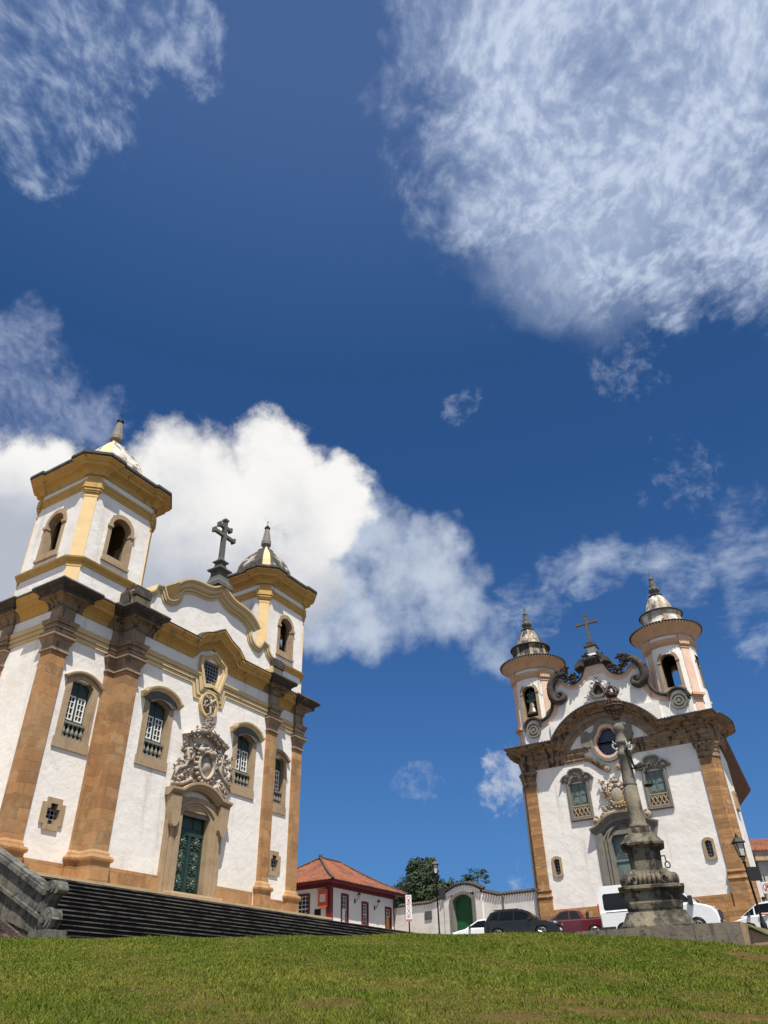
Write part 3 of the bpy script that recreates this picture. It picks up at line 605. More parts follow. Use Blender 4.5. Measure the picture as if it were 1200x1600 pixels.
# carved door leaves
Dm = M_(); rnd = random.Random(5)
Dm.box(-0.93, -0.01, 0.38, 0.46, BL, 8.0); Dm.box(0.01, 0.93, 0.38, 0.46, BL, 8.0); Dm.prism(arch(0, 1.84, 8.0, 8.45, 0.44, 12), 0.46, 0.38)
Dm.box(-0.93, 0.93, 0.30, 0.38, 7.6, 7.74); Dm.box(-0.06, 0.06, 0.29, 0.38, BL, 7.6); Dm.box(-0.93, 0.93, 0.31, 0.38, BL, BL+0.12)
for s in (-1, 1): Dm.box(*sorted((s*0.93, s*0.84)), 0.32, 0.38, BL, 8.4); Dm.box(*sorted((s*0.2, s*0.75)), 0.34, 0.38, 7.9, 8.5)
dr = Dm.build('door', green, churchL)
Dc = M_(); Dc.smooth = True
for s in (-1, 1):
    Dc.part()
    for zz, sc_ in ((5.5, 1), (6.15, 0.8), (6.55, 1.0), (7.25, 1.05)):
        for k in range(11):
            an = PI*(k/10)*1.3-0.5; r = 0.26*sc_*rnd.uniform(0.7, 1.1); cx = s*0.46
            R = Vector((math.cos(an), -0.25, math.sin(an))).to_track_quat('Z', 'Y').to_matrix()
            Dc.ball((cx+r*math.cos(an)*0.75, 0.34, zz+r*math.sin(an)), (0.035, 0.04, 0.14*sc_), 6, 4, R)
        volute(Dc, s*0.46, 0.35, zz-0.1, 0.17*sc_, 0.025, 1.3, PI/2, s); Dc.ball((s*0.46, 0.32, zz+0.05), (0.09, 0.07, 0.12), 8, 5)
    for zz in (5.8, 6.85): volute(Dc, s*0.3, 0.35, zz, 0.12, 0.022, 1.2, 0, -s); volute(Dc, s*0.62, 0.35, zz, 0.12, 0.022, 1.2, PI, s)
Dc.build('carving', mat('door_carving', (0.04, 0.075, 0.06), 0.4, vary=[(8, (0.10, 0.14, 0.11), 0.5, 0.66)]), dr)
# carved crest over the portal
S = M_(); S.smooth = True; rnd = random.Random(11)
def oval(cx, cz, rx, rz, n=24): return [(cx+rx*math.cos(2*PI*k/n)*(1+0.08*math.cos(4*PI*k/n)), cz+rz*math.sin(2*PI*k/n)) for k in range(n)]
S.prism(oval(0.05, 10.85, 0.95, 1.1, 18), 0.16, 0.0)
S.ring(oval(0.05, 10.8, 0.58, 0.74), oval(0.05, 10.8, 0.43, 0.58), 0.1, -0.3)
S.prism(oval(0.05, 10.8, 0.44, 0.60), 0.0, -0.16)
for k in range(20):
    an = 2*PI*k/20; S.ball((0.05+0.66*math.cos(an), -0.18, 10.8+0.82*math.sin(an)), (0.13, 0.13, 0.10), 7, 4)
for s in (-1, 1):
    volute(S, s*1.45, -0.05, 10.0, 0.42, 0.10, 1.5, PI/2, s); volute(S, s*1.05, -0.08, 11.2, 0.32, 0.085, 1.4, -PI/2, -s)
    S.tube([(s*1.85, 0.0, 9.75), (s*1.75, -0.12, 10.3), (s*1.3, -0.15, 10.5), (s*1.1, -0.12, 10.9), (s*1.25, -0.1, 11.3), (s*1.1, -0.05, 11.6)], [0.09, 0.12, 0.10, 0.11, 0.1, 0.05], 7)
    S.tube([(s*0.5, -0.1, 9.75), (s*0.9, -0.2, 9.95), (s*1.3, -0.12, 9.7), (s*1.8, -0.06, 9.62)], [0.08, 0.12, 0.1, 0.06], 7)
    for (x, z, sz) in ((1.85, 10.35, 0.24), (1.6, 10.6, 0.24), (1.5, 11.1, 0.26), (1.45, 11.45, 0.24), (0.95, 9.95, 0.22), (1.2, 10.25, 0.25), (0.85, 11.75, 0.25), (1.35, 10.85, 0.24), (1.7, 9.85, 0.22), (0.45, 9.85, 0.2), (1.2, 11.75, 0.2)):
        leaf(S, s*x, -0.05, z, sz*1.15, 7, 1, rnd)
    if s == 1: leaf(S, 1.75, -0.1, 11.2, 0.36, 8, 1, rnd); leaf(S, 1.9, -0.1, 11.5, 0.26, 6, 1, rnd)
    S.ball((s*0.42, -0.25, 11.45), (0.2, 0.18, 0.17), 8, 5)
S.smooth = False
cn = [(1.38, 11.85), (1.0, 12.0), (0.6, 12.15), (0.2, 12.25), (0, 12.27)]; cn2 = smooth_path(cn+mir(cn[:-1][::-1]), 3)
S.sweepF(cn2, [(-0.2, 0), (0.2, 0), (0.3, 0.06), (0.42, 0.10), (0.46, 0.2), (-0.2, 0.26)], 0.1, side=-1)
S.smooth = True
for k in range(11):
    x = -1.2+2.4*k/10; leaf(S, x, -0.2, 12.35-0.3*abs(x)/1.2+0.1*(k % 2), 0.24, 6, 1, rnd)
for k in range(34):
    t = rnd.random(); leaf(S, 0.05+rnd.gauss(0, 0.32*(1-t)+0.05), -0.05, 12.35+1.05*t, 0.21, 3, 1, rnd)
for k in range(10):
    x = rnd.uniform(-0.9, 0.9); leaf(S, x, -0.1, rnd.uniform(11.55, 11.85), 0.2, 4, 1, rnd)
S.build('carved_crest', carvL, po)
cell = M_(); cell.box(-0.25, 0.35, -0.166, -0.163, 10.5, 11.1)
# gable
half = [(0, 20.2), (0.35, 19.98), (0.75, 19.82), (1.2, 19.74), (1.7, 19.70), (2.2, 19.60), (2.6, 19.38), (2.82, 19.15)]
gt = smooth_path(half, 3); full = [(-x, z) for x, z in gt[::-1]]+gt[1:]
low = smooth_path([(2.62, 19.4), (2.66, 19.0), (2.85, 18.65), (3.2, 18.4), (3.6, 18.3), (3.95, 18.42), (4.22, 18.82)], 4)+smooth_path([(4.3, 18.8), (4.42, 18.5), (4.75, 18.22), (5.2, 18.12), (5.6, 18.0), (5.95, 17.75)], 4)
G = M_()
top = [(x, z+0.15) for x, z in full]; lowr = [(x, z+0.03) for x, z in low]
G.prism([(-5.9, 16.9), (5.9, 16.9)]+[(5.9, 17.7)]+lowr[::-1]+top[::-1]+mir(lowr)+[(-5.9, 17.7)], 1.1, 0.30)
ga = G.build('gable', white, churchL)
G = M_(); GM = [(-0.3, 0), (0.06, 0), (0.07, 0.10), (0.04, 0.11), (0.04, 0.14), (0.13, 0.15), (0.14, 0.26), (0.10, 0.27), (0.10, 0.30), (0.24, 0.36), (0.30, 0.40), (0.30, 0.50), (0.27, 0.51), (0.28, 0.55), (0.40, 0.62), (0.46, 0.66), (0.46, 0.75), (-0.7, 0.80), (-0.7, 0)]
G.sweepF(full, GM, 0.30)
SMP = [(-0.3, 0), (0.05, 0), (0.06, 0.08), (0.03, 0.09), (0.03, 0.11), (0.12, 0.12), (0.13, 0.2), (0.09, 0.21), (0.19, 0.25), (0.20, 0.32), (-0.7, 0.34), (-0.7, 0)]
G.sweepF(low, SMP, 0.30); G.sweepF(mir(low), SMP, 0.30, side=-1)
for s in (-1, 1):
    G.box(*sorted((s*4.85, s*5.8)), 0.06, 1.15, 16.95, 17.85)
    G.box(*sorted((s*4.79, s*5.86)), 0.0, 1.2, 17.25, 17.37)
    G.box(*sorted((s*4.45, s*4.83)), 0.12, 1.1, 16.95, 17.55)
G.build('gable_moulding', cream2, ga)
G = M_()
for s in (-1, 1): G.part(); G.box(*sorted((s*4.95, s*5.95)), -0.05, 1.3, 17.87, 18.25); G.box(*sorted((s*5.05, s*5.85)), 0.05, 1.2, 18.25, 18.42); G.box(*sorted((s*5.85, s*6.15)), 0.3, 1.0, 16.95, 18.0)
G.build('gable_end_block', darks, ga)
# cross
Cx = M_(); y0 = 0.42
def sq(mb, prof, cx, cy): mb.lathe([(r*1.414, z) for r, z in prof], cx, cy, 4, PI/4)
sq(Cx, [(0.62, 20.9), (0.60, 21.15), (0.45, 21.35), (0.36, 21.7), (0.34, 21.95), (0.52, 22.06), (0.52, 22.14), (0.28, 22.3), (0.22, 22.55), (0.34, 22.66), (0.34, 22.73), (0.18, 22.85), (0.13, 23.0), (0.11, 25.6), (0.16, 25.63), (0.16, 25.75), (0.08, 25.82)], 0, y0)
def arm(z, hw, t=0.1):
    Cx.box(-hw, hw, y0-t, y0+t, z-t, z+t)
    for s in (-1, 1): Cx.box(*sorted((s*hw, s*(hw+0.12))), y0-t-0.05, y0+t+0.05, z-t-0.05, z+t+0.05)
arm(24.62, 0.78); arm(25.2, 0.42)
Cx.build('cross', greyd, churchL)
# nave roof
Rf = M_(); Rf.prism([(-9.2, 16.95), (9.2, 16.95), (0, 19.3)], 5.5, 26); Rf.build('roof', tile, churchL)
# towers
def octa(h, c): a = h-c; return [(-a, -h), (a, -h), (h, -a), (h, a), (a, h), (-a, h), (-h, a), (-h, -a)]
def towerL(s):
    cx, cy = s*6.9, 3.1; H = 2.25; c = 0.45
    def rot(k):
        co, si = [(1, 0), (0, 1), (-1, 0), (0, -1)][k]
        return lambda x, y, z: (cx+x*co-y*si, cy+x*si+y*co, z-BL)
    w = MB()
    for k in range(4):
        w.T = rot(k)
        w.wall(-H+c, H-c, 16.6, 24.0, -H+0.4, -H, [(-0.66, 0.66, 19.5, 22.0)])
        w.quad((H-c, -H, 16.6), (H, -H+c, 16.6), (H, -H+c, 24.0), (H-c, -H, 24.0))
    w.T = rot(0); w.prismz(octa(H-0.02, c), 23.6, 23.9)
    t = w.build('tower', white, churchL)
    pl = MB()
    for k in range(4):
        pl.part(); pl.T = rot(k)
        d = 0.035
        pl.prismz([(H-c-0.0+d, -H-d), (H+d, -H+c-0.0-d), (H-0.1, -H+c+0.05), (H-c-0.05, -H+0.1)], 16.6, 22.5)
    pl.build('corner_pilaster', cream, t)
    def o(g): return [(cx+x, cy+y) for x, y in octa(H+g, c+g*0.0)]
    pth = o(0)
    ear = []
    a__ = H-c
    for k in range(4):
        co, si = [(1, 0), (0, 1), (-1, 0), (0, -1)][k]
        for (x, y) in ((a__-0.26, -H), (a__-0.20, -H-0.13), (a__+0.03, -H-0.13), (H+0.13, -a__-0.03), (H+0.13, -a__+0.20), (H, -a__+0.26)): ear.append((cx+x*co-y*si, cy+x*si+y*co))
    L_ = MB(TL)
    L_.sweepP(pth, [(-0.1, 0), (0.05, 0), (0.07, 0.1), (0.14, 0.16), (0.22, 0.26), (0.24, 0.34), (-0.1, 0.42)], 18.45, closed=True)
    L_.part()
    L_.sweepP(pth, [(-0.1, 0), (0.04, 0), (0.04, 0.14), (0.08, 0.16), (0.08, 0.32), (0.13, 0.34), (0.15, 0.46), (-0.1, 0.5)], 22.85, closed=True)
    L_.part()
    L_.sweepP(ear, [(-0.3, 0), (0.05, 0), (0.05, 0.05), (0.03, 0.06), (0.06, 0.2), (0.14, 0.30), (0.26, 0.35), (0.26, 0.38), (0.42, 0.40), (0.42, 0.46), (0.40, 0.47), (0.42, 0.58), (0.48, 0.60), (0.54, 0.66), (0.62, 0.69), (0.66, 0.72), (0.66, 0.80), (-0.3, 0.84)], 23.72, closed=True)
    # small capitals on the corner pilasters
    for k in range(4):
        L_.part(); L_.T = rot(k); q = 0.06
        for zz, hh, g in ((22.35, 0.08, 0.05), (22.43, 0.22, 0.02), (22.65, 0.1, 0.09), (22.75, 0.12, 0.13), (22.9, 0.45, 0.17), (23.35, 0.4, 0.04), (18.3, 0.2, 0.06)):
            if zz == 18.3: L_.part()
            L_.prismz([(H-c-g, -H-g), (H-c+g*0.4, -H-g-0.01), (H+g+0.01, -H+c-g*0.4), (H+g, -H+c+g), (H-0.2, -H+c+g), (H-c-g, -H+0.2)], zz, zz+hh)
    L_.T = TL
    L_.build('tower_moulding', ochre, t)
    wz = MB(TL); wz.sweepP(ear, [(0.3, -0.02), (0.66, -0.03), (0.73, 0.05), (0.71, 0.20), (0.0, 0.42)], 24.53, closed=True); wz.prismz(octa_off(cx, cy, H+0.3, c), 24.5, 24.8); wz.build('eaves_tiles', darks, t)
    for k in range(4):
        F = MB(rot(k)); F.ring(arch(0, 1.62, 19.35, 21.42, 0.81, 14), arch(0, 1.2, 19.62, 21.38, 0.6, 14), -H+0.38, -H-0.06)
        F.box(-0.86, 0.86, -H-0.12, -H+0.2, 19.22, 19.37)
        for q in (-1, 1): F.box(*sorted((q*0.57, q*0.86)), -H-0.12, -H+0.3, 21.2, 21.36)
        F.build('belfry_opening', jamb, t)
    Iw = MB(rot(0)); h = H-0.42
    Iw.prismz(octa(h, 0.3), 19.25, 19.35); Iw.build('belfry_floor', inner, t)
    Iw = MB()
    for k in range(4):
        Iw.T = rot(k); Iw.wall(-h+0.02, h-0.02, 19.36, 23.6, -h+0.1, -h-0.005, [(-0.6, 0.6, 19.6, 22.0)])
    Iw.build('belfry_lining', inner, t)
    dm = MB(TL); prof = [(24.7, 1.66), (24.9, 1.56), (25.7, 1.54), (26.3, 1.44), (26.8, 1.24), (27.25, 0.95), (27.6, 0.66), (27.85, 0.45), (28.0, 0.42), (28.02, 0.3)]
    def oc(r, g=0): cc = r*0.26; a = r-cc; return [(cx+x, cy+y) for x, y in octa(r, cc)]
    dm.loft([[(x, y, z) for x, y in oc(r)] for z, r in prof])
    d_ = dm.build('dome', dome2 if s == 1 else dome, t)
    rb = MB()
    for k in range(4):
        rb.part(); rb.T = rot(k); rings = []
        for z, r in prof[1:-1]:
            cc = r*0.26; a = r-cc; g = 0.03
            rings.append([(a+g*1.2, -r-g*0.6, z), (r+g*0.6, -a-g*1.2, z), (r-0.1, -a, z), (a, -r+0.1, z)])
        rb.loft(rings)
    rb.build('dome_rib', cream, d_)
    sp_ = MB(TL)
    sp_.lathe([(0.30, 28.0), (0.32, 28.08), (0.2, 28.14), (0.16, 28.22), (0.37, 28.46), (0.37, 28.72), (0.33, 28.8), (0.17, 29.75), (0.17, 29.8)], cx, cy, 8, PI/8)
    so = sp_.build('pinnacle', grey, t)
    fi = MB(TL); fi.lathe([(0.12, 29.8), (0.21, 29.86), (0.21, 29.94), (0.1, 30.0), (0.1, 30.1), (0.04, 30.14)], cx, cy, 10); fi.tube([(cx, cy, 30.1), (cx, cy, 30.55)], 0.018, 5); fi.tube([(cx-0.1, cy, 30.42), (cx+0.1, cy, 30.42)], 0.015, 5); fi.build('finial', iron, so)
    if s == 1:   # bell with its green yoke in the right-hand belfry
        bb = MB(rot(0)); bb.smooth = True
        bb.lathe([(0.44, 20.1), (0.46, 20.14), (0.36, 20.35), (0.28, 20.7), (0.26, 20.95), (0.18, 21.08), (0.02, 21.12)], 0, -1.45, 18); bb.build('bell', mat('dark_bell', (0.03, 0.03, 0.028), 0.5, metal=0.5), t)
        yk = MB(rot(0)); yk.box(-0.4, 0.4, -1.55, -1.35, 21.12, 21.26)
        for q in (-1, 1): volute(yk, q*0.2, -1.62, 21.1, 0.2, 0.03, 1.2, PI/2, q, n=18); volute(yk, q*0.14, -1.62, 21.55, 0.15, 0.028, 1.2, -PI/2, -q, n=18)
        yk.build('bell_yoke', mat('pale_green_iron', (0.24, 0.33, 0.31), 0.6), t)
def octa_off(cx, cy, H, c): return [(cx+x, cy+y) for x, y in octa(H, c)]
towerL(-1); towerL(1)
print('left church ok')
# ------------------------------------------------------------------ church on the right
BR = 5.4
churchR = empty('baroque_church', (RC.x, RC.y, BR), YR, label='white church with round pink towers and an arched stone cornice behind the stone pillory', cat='church')
TR = lambda x, y, z: (x, y, z-BR)
def N_(): return MB(TR)
ent = mat('streaked_entablature_stone', (0.34, 0.225, 0.13), 0.9, brick=(1.3, 0.5, (0.36, 0.235, 0.13), (0.27, 0.17, 0.095), (0.10, 0.07, 0.045)), vary=[(1.4, (0.20, 0.14, 0.09), 0.42, 0.62, 0.85), (2.6, (0.035, 0.03, 0.025), 0.53, 0.64, 0.9)], hband=((0.12, 0.08, 0.055), 0.6, 5.0), bump=(8, 0.6, 0.02), streak=((0.025, 0.022, 0.018), 0.95, 2.6, 0.54, 0.64), top=((0.03, 0.028, 0.025), 0.95))
w = N_()
ov = [(-5.3-0.24, -5.3+0.24, 8.6, 9.65), (5.3-0.24, 5.3+0.24, 8.6, 9.65)]
w.wall(-6.9, 6.9, BR, 17.2, 0.9, 0.12, [(-2.84-0.7, -2.84+0.7, 12.1, 14.6), (2.84-0.7, 2.84+0.7, 12.1, 14.6), (-1.3, 1.3, BR, 11.0), (-0.9, 0.9, 16.1, 17.2)]+ov)
w.wall(-4.3, 4.3, 17.2, 19.5, 0.9, 0.12, [(-0.9, 0.9, 17.2, 18.3)])
sidep = [(7.2, 0.8), (7.24, 2.5), (7.2, 4.8), (6.66, 9.2)]
w.prismz([(6.6, 0.9)]+sidep+[(6.0, 9.2), (6.0, 0.9)], BR, 17.2); w.prismz([(-x, y) for x, y in ([(6.6, 0.9)]+sidep+[(6.0, 9.2), (6.0, 0.9)])][::-1], BR, 17.2)
w.box(-6.6, 6.6, 2.6, 4.7, BR, 17.0); w.box(-4.4, 4.4, 4.7, 24, BR, 17.0)
w.build('wall', white, churchR)
b = N_(); b.box(-6.5, 6.5, 1.9, 2.1, BR, 19.0); b.build('interior_wall', dark, churchR)
pn = N_()
for s in (-1, 1): pn.part(); pn.box(*sorted((s*1.95, s*6.05)), 0.04, 0.4, BR-0.6, 6.42); pn.box(*sorted((s*1.95, s*6.8)), -0.25, 0.4, BR-0.7, BR+0.25)
pn.build('plinth', orange2, churchR)
PB = [(-0.1, 0), (0.05, 0), (0.07, 0.05), (0.05, 0.28), (0.10, 0.34), (0.12, 0.44), (0.05, 0.48), (-0.1, 0.48)]
for s in (1, -1):
    mk = (lambda pts: pts) if s == 1 else (lambda pts: [(-x, y) for x, y in pts[::-1]])
    poly = mk([(6.1, 0.4), (6.1, 0.0), (6.95, 0.0), (7.32, 0.5), (7.34, 1.0), (6.7, 1.0)][:])
    path = mk([(6.1, 0.12), (6.1, 0.0), (6.95, 0.0), (7.32, 0.5), (7.34, 1.0)])
    q = N_(); q.prismz(poly, BR-0.5, 14.9); po = q.build('pilaster', orange2, churchR)
    q = N_(); q.prismz([(x, y) for x, y in poly], 14.9, 17.15)
    q.sweepP(path, [(-0.1, 0), (0.05, 0), (0.07, 0.06), (0.03, 0.10), (0.03, 0.35), (0.08, 0.42), (0.05, 0.48), (0.08, 0.62), (0.15, 0.74), (0.12, 0.80), (0.22, 0.94), (0.22, 1.05), (-0.1, 1.08)], 14.88); q.build('capital', ent, po)
    q = N_(); q.sweepP(path, [(-0.1, -1.9), (0.09, -1.9), (0.09, 0.0), (0.15, 0.02), (0.15, 0.10), (0.07, 0.14), (0.07, 0.40), (0.12, 0.42), (0.12, 0.50), (0.0, 0.54), (-0.1, 0.54)], 7.2); q.build('pedestal', orange2, po)
# entablature
ARR = [(-0.15, 0), (0.06, 0), (0.06, 0.16), (0.10, 0.18), (0.10, 0.36), (0.15, 0.42), (0.15, 0.52), (0.20, 0.58), (0.20, 0.64), (-0.15, 0.66)]
COR = [(-0.2, 0), (0.10, 0), (0.10, 0.05), (0.16, 0.10), (0.26, 0.14), (0.30, 0.22), (0.44, 0.27), (0.46, 0.32), (0.70, 0.34), (0.70, 0.39), (0.78, 0.42), (0.90, 0.46), (1.0, 0.52), (1.02, 0.60), (-0.2, 0.64)]
side_ = [(7.34, 0.9), (7.5, 1.7), (7.56, 2.5), (7.48, 3.6), (7.3, 5.0)]
E1 = [(4.3, 0.12), (6.1, 0.12), (6.1, 0.0), (6.95, 0.0), (7.18, 0.3), (7.2, 0.75)]+side_
E1b = [(4.3, 0.12), (6.1, 0.12), (6.1, 0.0), (6.95, 0.0), (7.0, 0.75)]+side_
e = N_(); a = N_(); fz = N_()
for mk, sd in ((lambda p: p, 1), (lambda p: [(-x, y) for x, y in p[::-1]], 1)):
    a.part()
    e.sweepP(mk(E1b), COR, 17.1); a.sweepP(mk(E1), ARR, 16.05); a.sweepP(mk(E1), [(-0.15, 0.64), (0.05, 0.64), (0.05, 1.1), (-0.15, 1.1)], 16.05)
cc, RRr = 15.18, 4.17; t0 = math.acos((17.1-cc)/RRr)
arcp = [(RRr*math.sin(t), cc+RRr*math.cos(t)) for t in [t0-2*t0*k/32 for k in range(33)]]
mid = [(-x, z) for x, z in [(4.3, 17.1)]+arcp[:1]][:1]+[(-x, z) for x, z in arcp]+[(4.3, 17.1)]
e.sweepF(mid, COR, 0.12)
e.build('cornice', ent, churchR)
ct = N_(); TT_ = [(0.5, 0.62), (1.0, 0.56), (1.07, 0.56), (1.09, 0.66), (1.0, 0.72), (0.5, 0.78)]
for mk in (lambda p: p, lambda p: [(-x, y) for x, y in p[::-1]]): ct.part(); ct.sweepP(mk(E1b), TT_, 17.1)
ct.part(); ct.sweepF(mid, TT_, 0.12)
ct.build('cornice_edge_tiles', tiled, churchR)
for s in (-1, 1):
    a.part(); a.box(*sorted((s*1.6, s*4.32)), 0.068, 0.4, 16.69, 17.08)
    a.sweepF([(s*4.3, 16.05), (s*1.95, 16.05)], ARR, 0.12, side=-s)
    a.sweepF(smooth_path([(s*2.0, 16.05), (s*1.7, 15.98), (s*1.3, 15.66), (s*0.95, 15.33), (s*0.62, 15.18)], 4), [(-0.1, 0), (0.10, 0), (0.12, 0.12), (0.18, 0.2), (0.2, 0.34), (-0.1, 0.36)], 0.12, side=-s)
a.build('architrave', ent, churchR)
vb = N_(); vb.smooth = True
for s in (-1, 1):
    vb.part(); volute(vb, s*0.42, -0.02, 15.24, 0.22, 0.055, 1.6, PI/2, s); vb.tube([(s*0.42, 0.15, 15.24), (s*0.42, -0.06, 15.24)], 0.23, 16)
vb.build('scroll_end', jamb, churchR)
# arch bands and tympanum
ab = N_()
def arcs(r, c, z0, n=28): t = math.acos((z0-c)/r); return [(r*math.sin(t-2*t*k/n), c+r*math.cos(t-2*t*k/n)) for k in range(n+1)]
for r0, r1, yy in ((3.56, 3.86, 0.02), (3.86, 4.2, -0.04)):
    A1 = arcs(r0, 15.2, 17.09); A2 = arcs(r1, 15.2, 17.09)
    ab.prism(A2+A1[::-1], 0.5, yy)
ab.build('arch_band', brown, churchR)
# tiles along the edge of the cornice
tl_ = N_()
def tiles_along(mb, pts, out, step=0.24, r=0.075, lift=0.0):
    acc = 0
    for (p, n1), (q, n2) in zip(zip(pts, out), list(zip(pts, out))[1:]):
        p = Vector(p); q = Vector(q); L_ = (q-p).length
        while acc < L_:
            t = acc/L_; c = p.lerp(q, t); n = Vector(n1).lerp(Vector(n2), t)
            mb.tube([tuple(c+n*0.10), tuple(c-n*0.75+Vector((0, 0, 0.10)))], r, 6); acc += step
        acc -= L_
pts = []; out = []
for x, z in mid:
    pass
Rt = RRr+0.62; t1 = math.acos((17.72-cc)/Rt)
ap = [(Rt*math.sin(t), -0.88, cc+Rt*math.cos(t)+0.02) for t in [-t1+2*t1*k/30 for k in range(31)]]
pts = [(-6.95, -0.94, 17.76), (ap[0][0], -0.88, 17.76)]+ap+[(ap[-1][0], -0.88, 17.76), (6.95, -0.94, 17.76)]
tiles_along(tl_, pts, [(0, -1, 0)]*len(pts))
for s in (-1, 1):
    pts = [(s*7.9, -0.9, 17.76), (s*7.95, 0.0, 17.76)]; tiles_along(tl_, pts, [(s*0.4, -1, 0), (s*1, 0, 0)])
    pts = [(s*(x+0.82), y, 17.76) for x, y in side_]; tiles_along(tl_, pts, [(s*1, -0.3, 0), (s, -0.1, 0), (s, 0, 0), (s, 0.2, 0), (s, 0.2, 0)])
    tl_.box(*sorted((s*4.3, s*8.0)), -0.7, 1.0, 17.66, 17.74)
tl_.build('cornice_tiles', tiled, churchR)
rf = N_(); rf.prism([(-4.9, 17.0), (4.9, 17.0), (0, 19.6)], 4.9, 24); rf.build('roof', tile, churchR)
# side eaves over the flank
for s in (1,):
    q = N_()
    a0 = [(7.2, 3.0, 16.2), (7.75, 2.9, 16.85), (7.80, 2.9, 17.0), (7.2, 2.9, 17.2)]
    a1 = [(6.6, 9.2, 13.2), (7.75, 9.2, 14.25), (7.80, 9.2, 14.4), (6.6, 9.2, 14.9)]
    q.loft([a0, a1]); q.build('side_eaves', woodb, churchR)
# tall windows with shutters
def lattice(mb, x0, x1, z0, z1, y, n=4):
    w = (x1-x0)/n; h = z1-z0
    for i in range(n):
        a_ = x0+i*w
        for (p0, p1) in (((a_, z0), (a_+w, z1)), ((a_+w, z0), (a_, z1))):
            mb.tube([(p0[0], y, p0[1]), ((p0[0]+p1[0])/2, y-0.02, (p0[1]+p1[1])/2), (p1[0], y, p1[1])], 0.045, 5)
    for i in range(n+1): mb.ball((x0+i*w, y, z1-0.05), (0.08, 0.05, 0.09), 6, 4)
for xc in (-2.84, 2.84):
    F = N_(); F.ring(arch(xc, 1.72, 11.95, 14.62, 0.24, 12), arch(xc, 1.24, 12.2, 14.5, 0.22, 12), 0.6, 0.0)
    F.ring(arch(xc, 1.62, 12.02, 14.58, 0.24, 12), arch(xc, 1.44, 12.1, 14.54, 0.23, 12), 0.1, -0.05)
    fo = F.build('window', grey, churchR)
    H = N_(); H.smooth = True
    hp = [(1.15, 14.75), (0.95, 15.02), (0.72, 15.1), (0.6, 14.98), (0.52, 15.2), (0.4, 15.42), (0.15, 15.48), (0, 15.5)]
    pth = smooth_path(hp+mir(hp[:-1][::-1]), 3); H.smooth = False
    H.prism([(xc+x, z) for x, z in pth]+[(xc-0.9, 14.7), (xc+0.9, 14.7)], 0.12, -0.05)
    H.sweepF([(xc+x, z) for x, z in pth], [(-0.1, 0), (0.22, 0), (0.30, 0.06), (0.32, 0.15), (-0.1, 0.18)], 0.12, side=-1)
    H.smooth = True
    for s in (-1, 1): volute(H, xc+s*0.8, -0.08, 14.92, 0.17, 0.05, 1.3, PI/2, s, n=18); 
    for k in range(9): leaf(H, xc+0.4*(k-4)/4, -0.08, 15.05+0.15*math.cos(k-4), 0.13, 4)
    leaf(H, xc, -0.12, 15.1, 0.24, 8); H.build('carved_hood', greyd if False else grey, fo)
    S = N_()
    S.prism(arch(xc, 1.3, 12.2, 14.5, 0.24, 10), 0.250, 0.210)
    for s in (-1, 1):
        for z0, z1 in ((13.15, 13.65), (13.72, 14.2), (14.26, 14.55)):
            x0, x1 = sorted((xc+s*0.07, xc+s*0.52)); S.box(x0, x1, 0.175, 0.220, z0, z1); S.box(x0+0.10, x1-0.10, 0.155, 0.180, z0+0.08, z1-0.08)
        S.box(*sorted((xc+s*0.60, xc+s*0.54)), 0.160, 0.210, 12.2, 14.5)
    S.box(xc-0.025, xc+0.025, 0.150, 0.210, 12.2, 14.68)
    S.build('shutter', greydoor, fo)
    Lm = N_(); lattice(Lm, xc-0.60, xc+0.60, 12.28, 12.92, 0.06); Lm.box(xc-0.62, xc+0.62, 0.0, 0.14, 12.93, 13.02); Lm.box(xc-0.62, xc+0.62, 0.0, 0.14, 12.17, 12.27)
    Lm.build('balcony_lattice', jamb, fo)
# small oval windows
def ovalwin(T, xc, z0, z1, wd, parent):
    F = MB(T); zc = (z0+z1)/2; h = (z1-z0)/2
    def o(a, b): return [(xc-a, zc-b*0.82), (xc-a*0.72, zc-b*0.86), (xc-a*0.5, zc-b*0.97), (xc, zc-b), (xc+a*0.5, zc-b*0.97), (xc+a*0.72, zc-b*0.86), (xc+a, zc-b*0.82), (xc+a, zc+b*0.82), (xc+a*0.72, zc+b*0.86), (xc+a*0.5, zc+b*0.97), (xc, zc+b), (xc-a*0.5, zc+b*0.97), (xc-a*0.72, zc+b*0.86), (xc-a, zc+b*0.82)]
    F.ring(o(wd/2, h), o(wd/2-0.16, h-0.19), 0.5, 0.03); fo = F.build('oval_window', jamb, parent)
    G = MB(T); G.box(xc-wd/2+0.1, xc+wd/2-0.1, 0.40, 0.42, z0+0.15, z1-0.15); G.build('pane', glassb, fo)
    H = MB(T); H.box(xc-0.012, xc+0.012, 0.27, 0.285, z0+0.15, z1-0.15)
    for k in range(1, 5): z = z0+0.15+(z1-z0-0.3)*k/5; H.box(xc-wd/2+0.12, xc+wd/2-0.12, 0.25, 0.267, z-0.012, z+0.012)
    H.build('iron_grille', lead, fo)
ovalwin(TR, -5.3, 8.42, 9.84, 0.74, churchR); ovalwin(TR, 5.3, 8.42, 9.84, 0.74, churchR)
ovalwin(lambda x, y, z: (7.46-y, 3.0+x, z-BR), 0, 11.7, 13.1, 0.8, churchR)
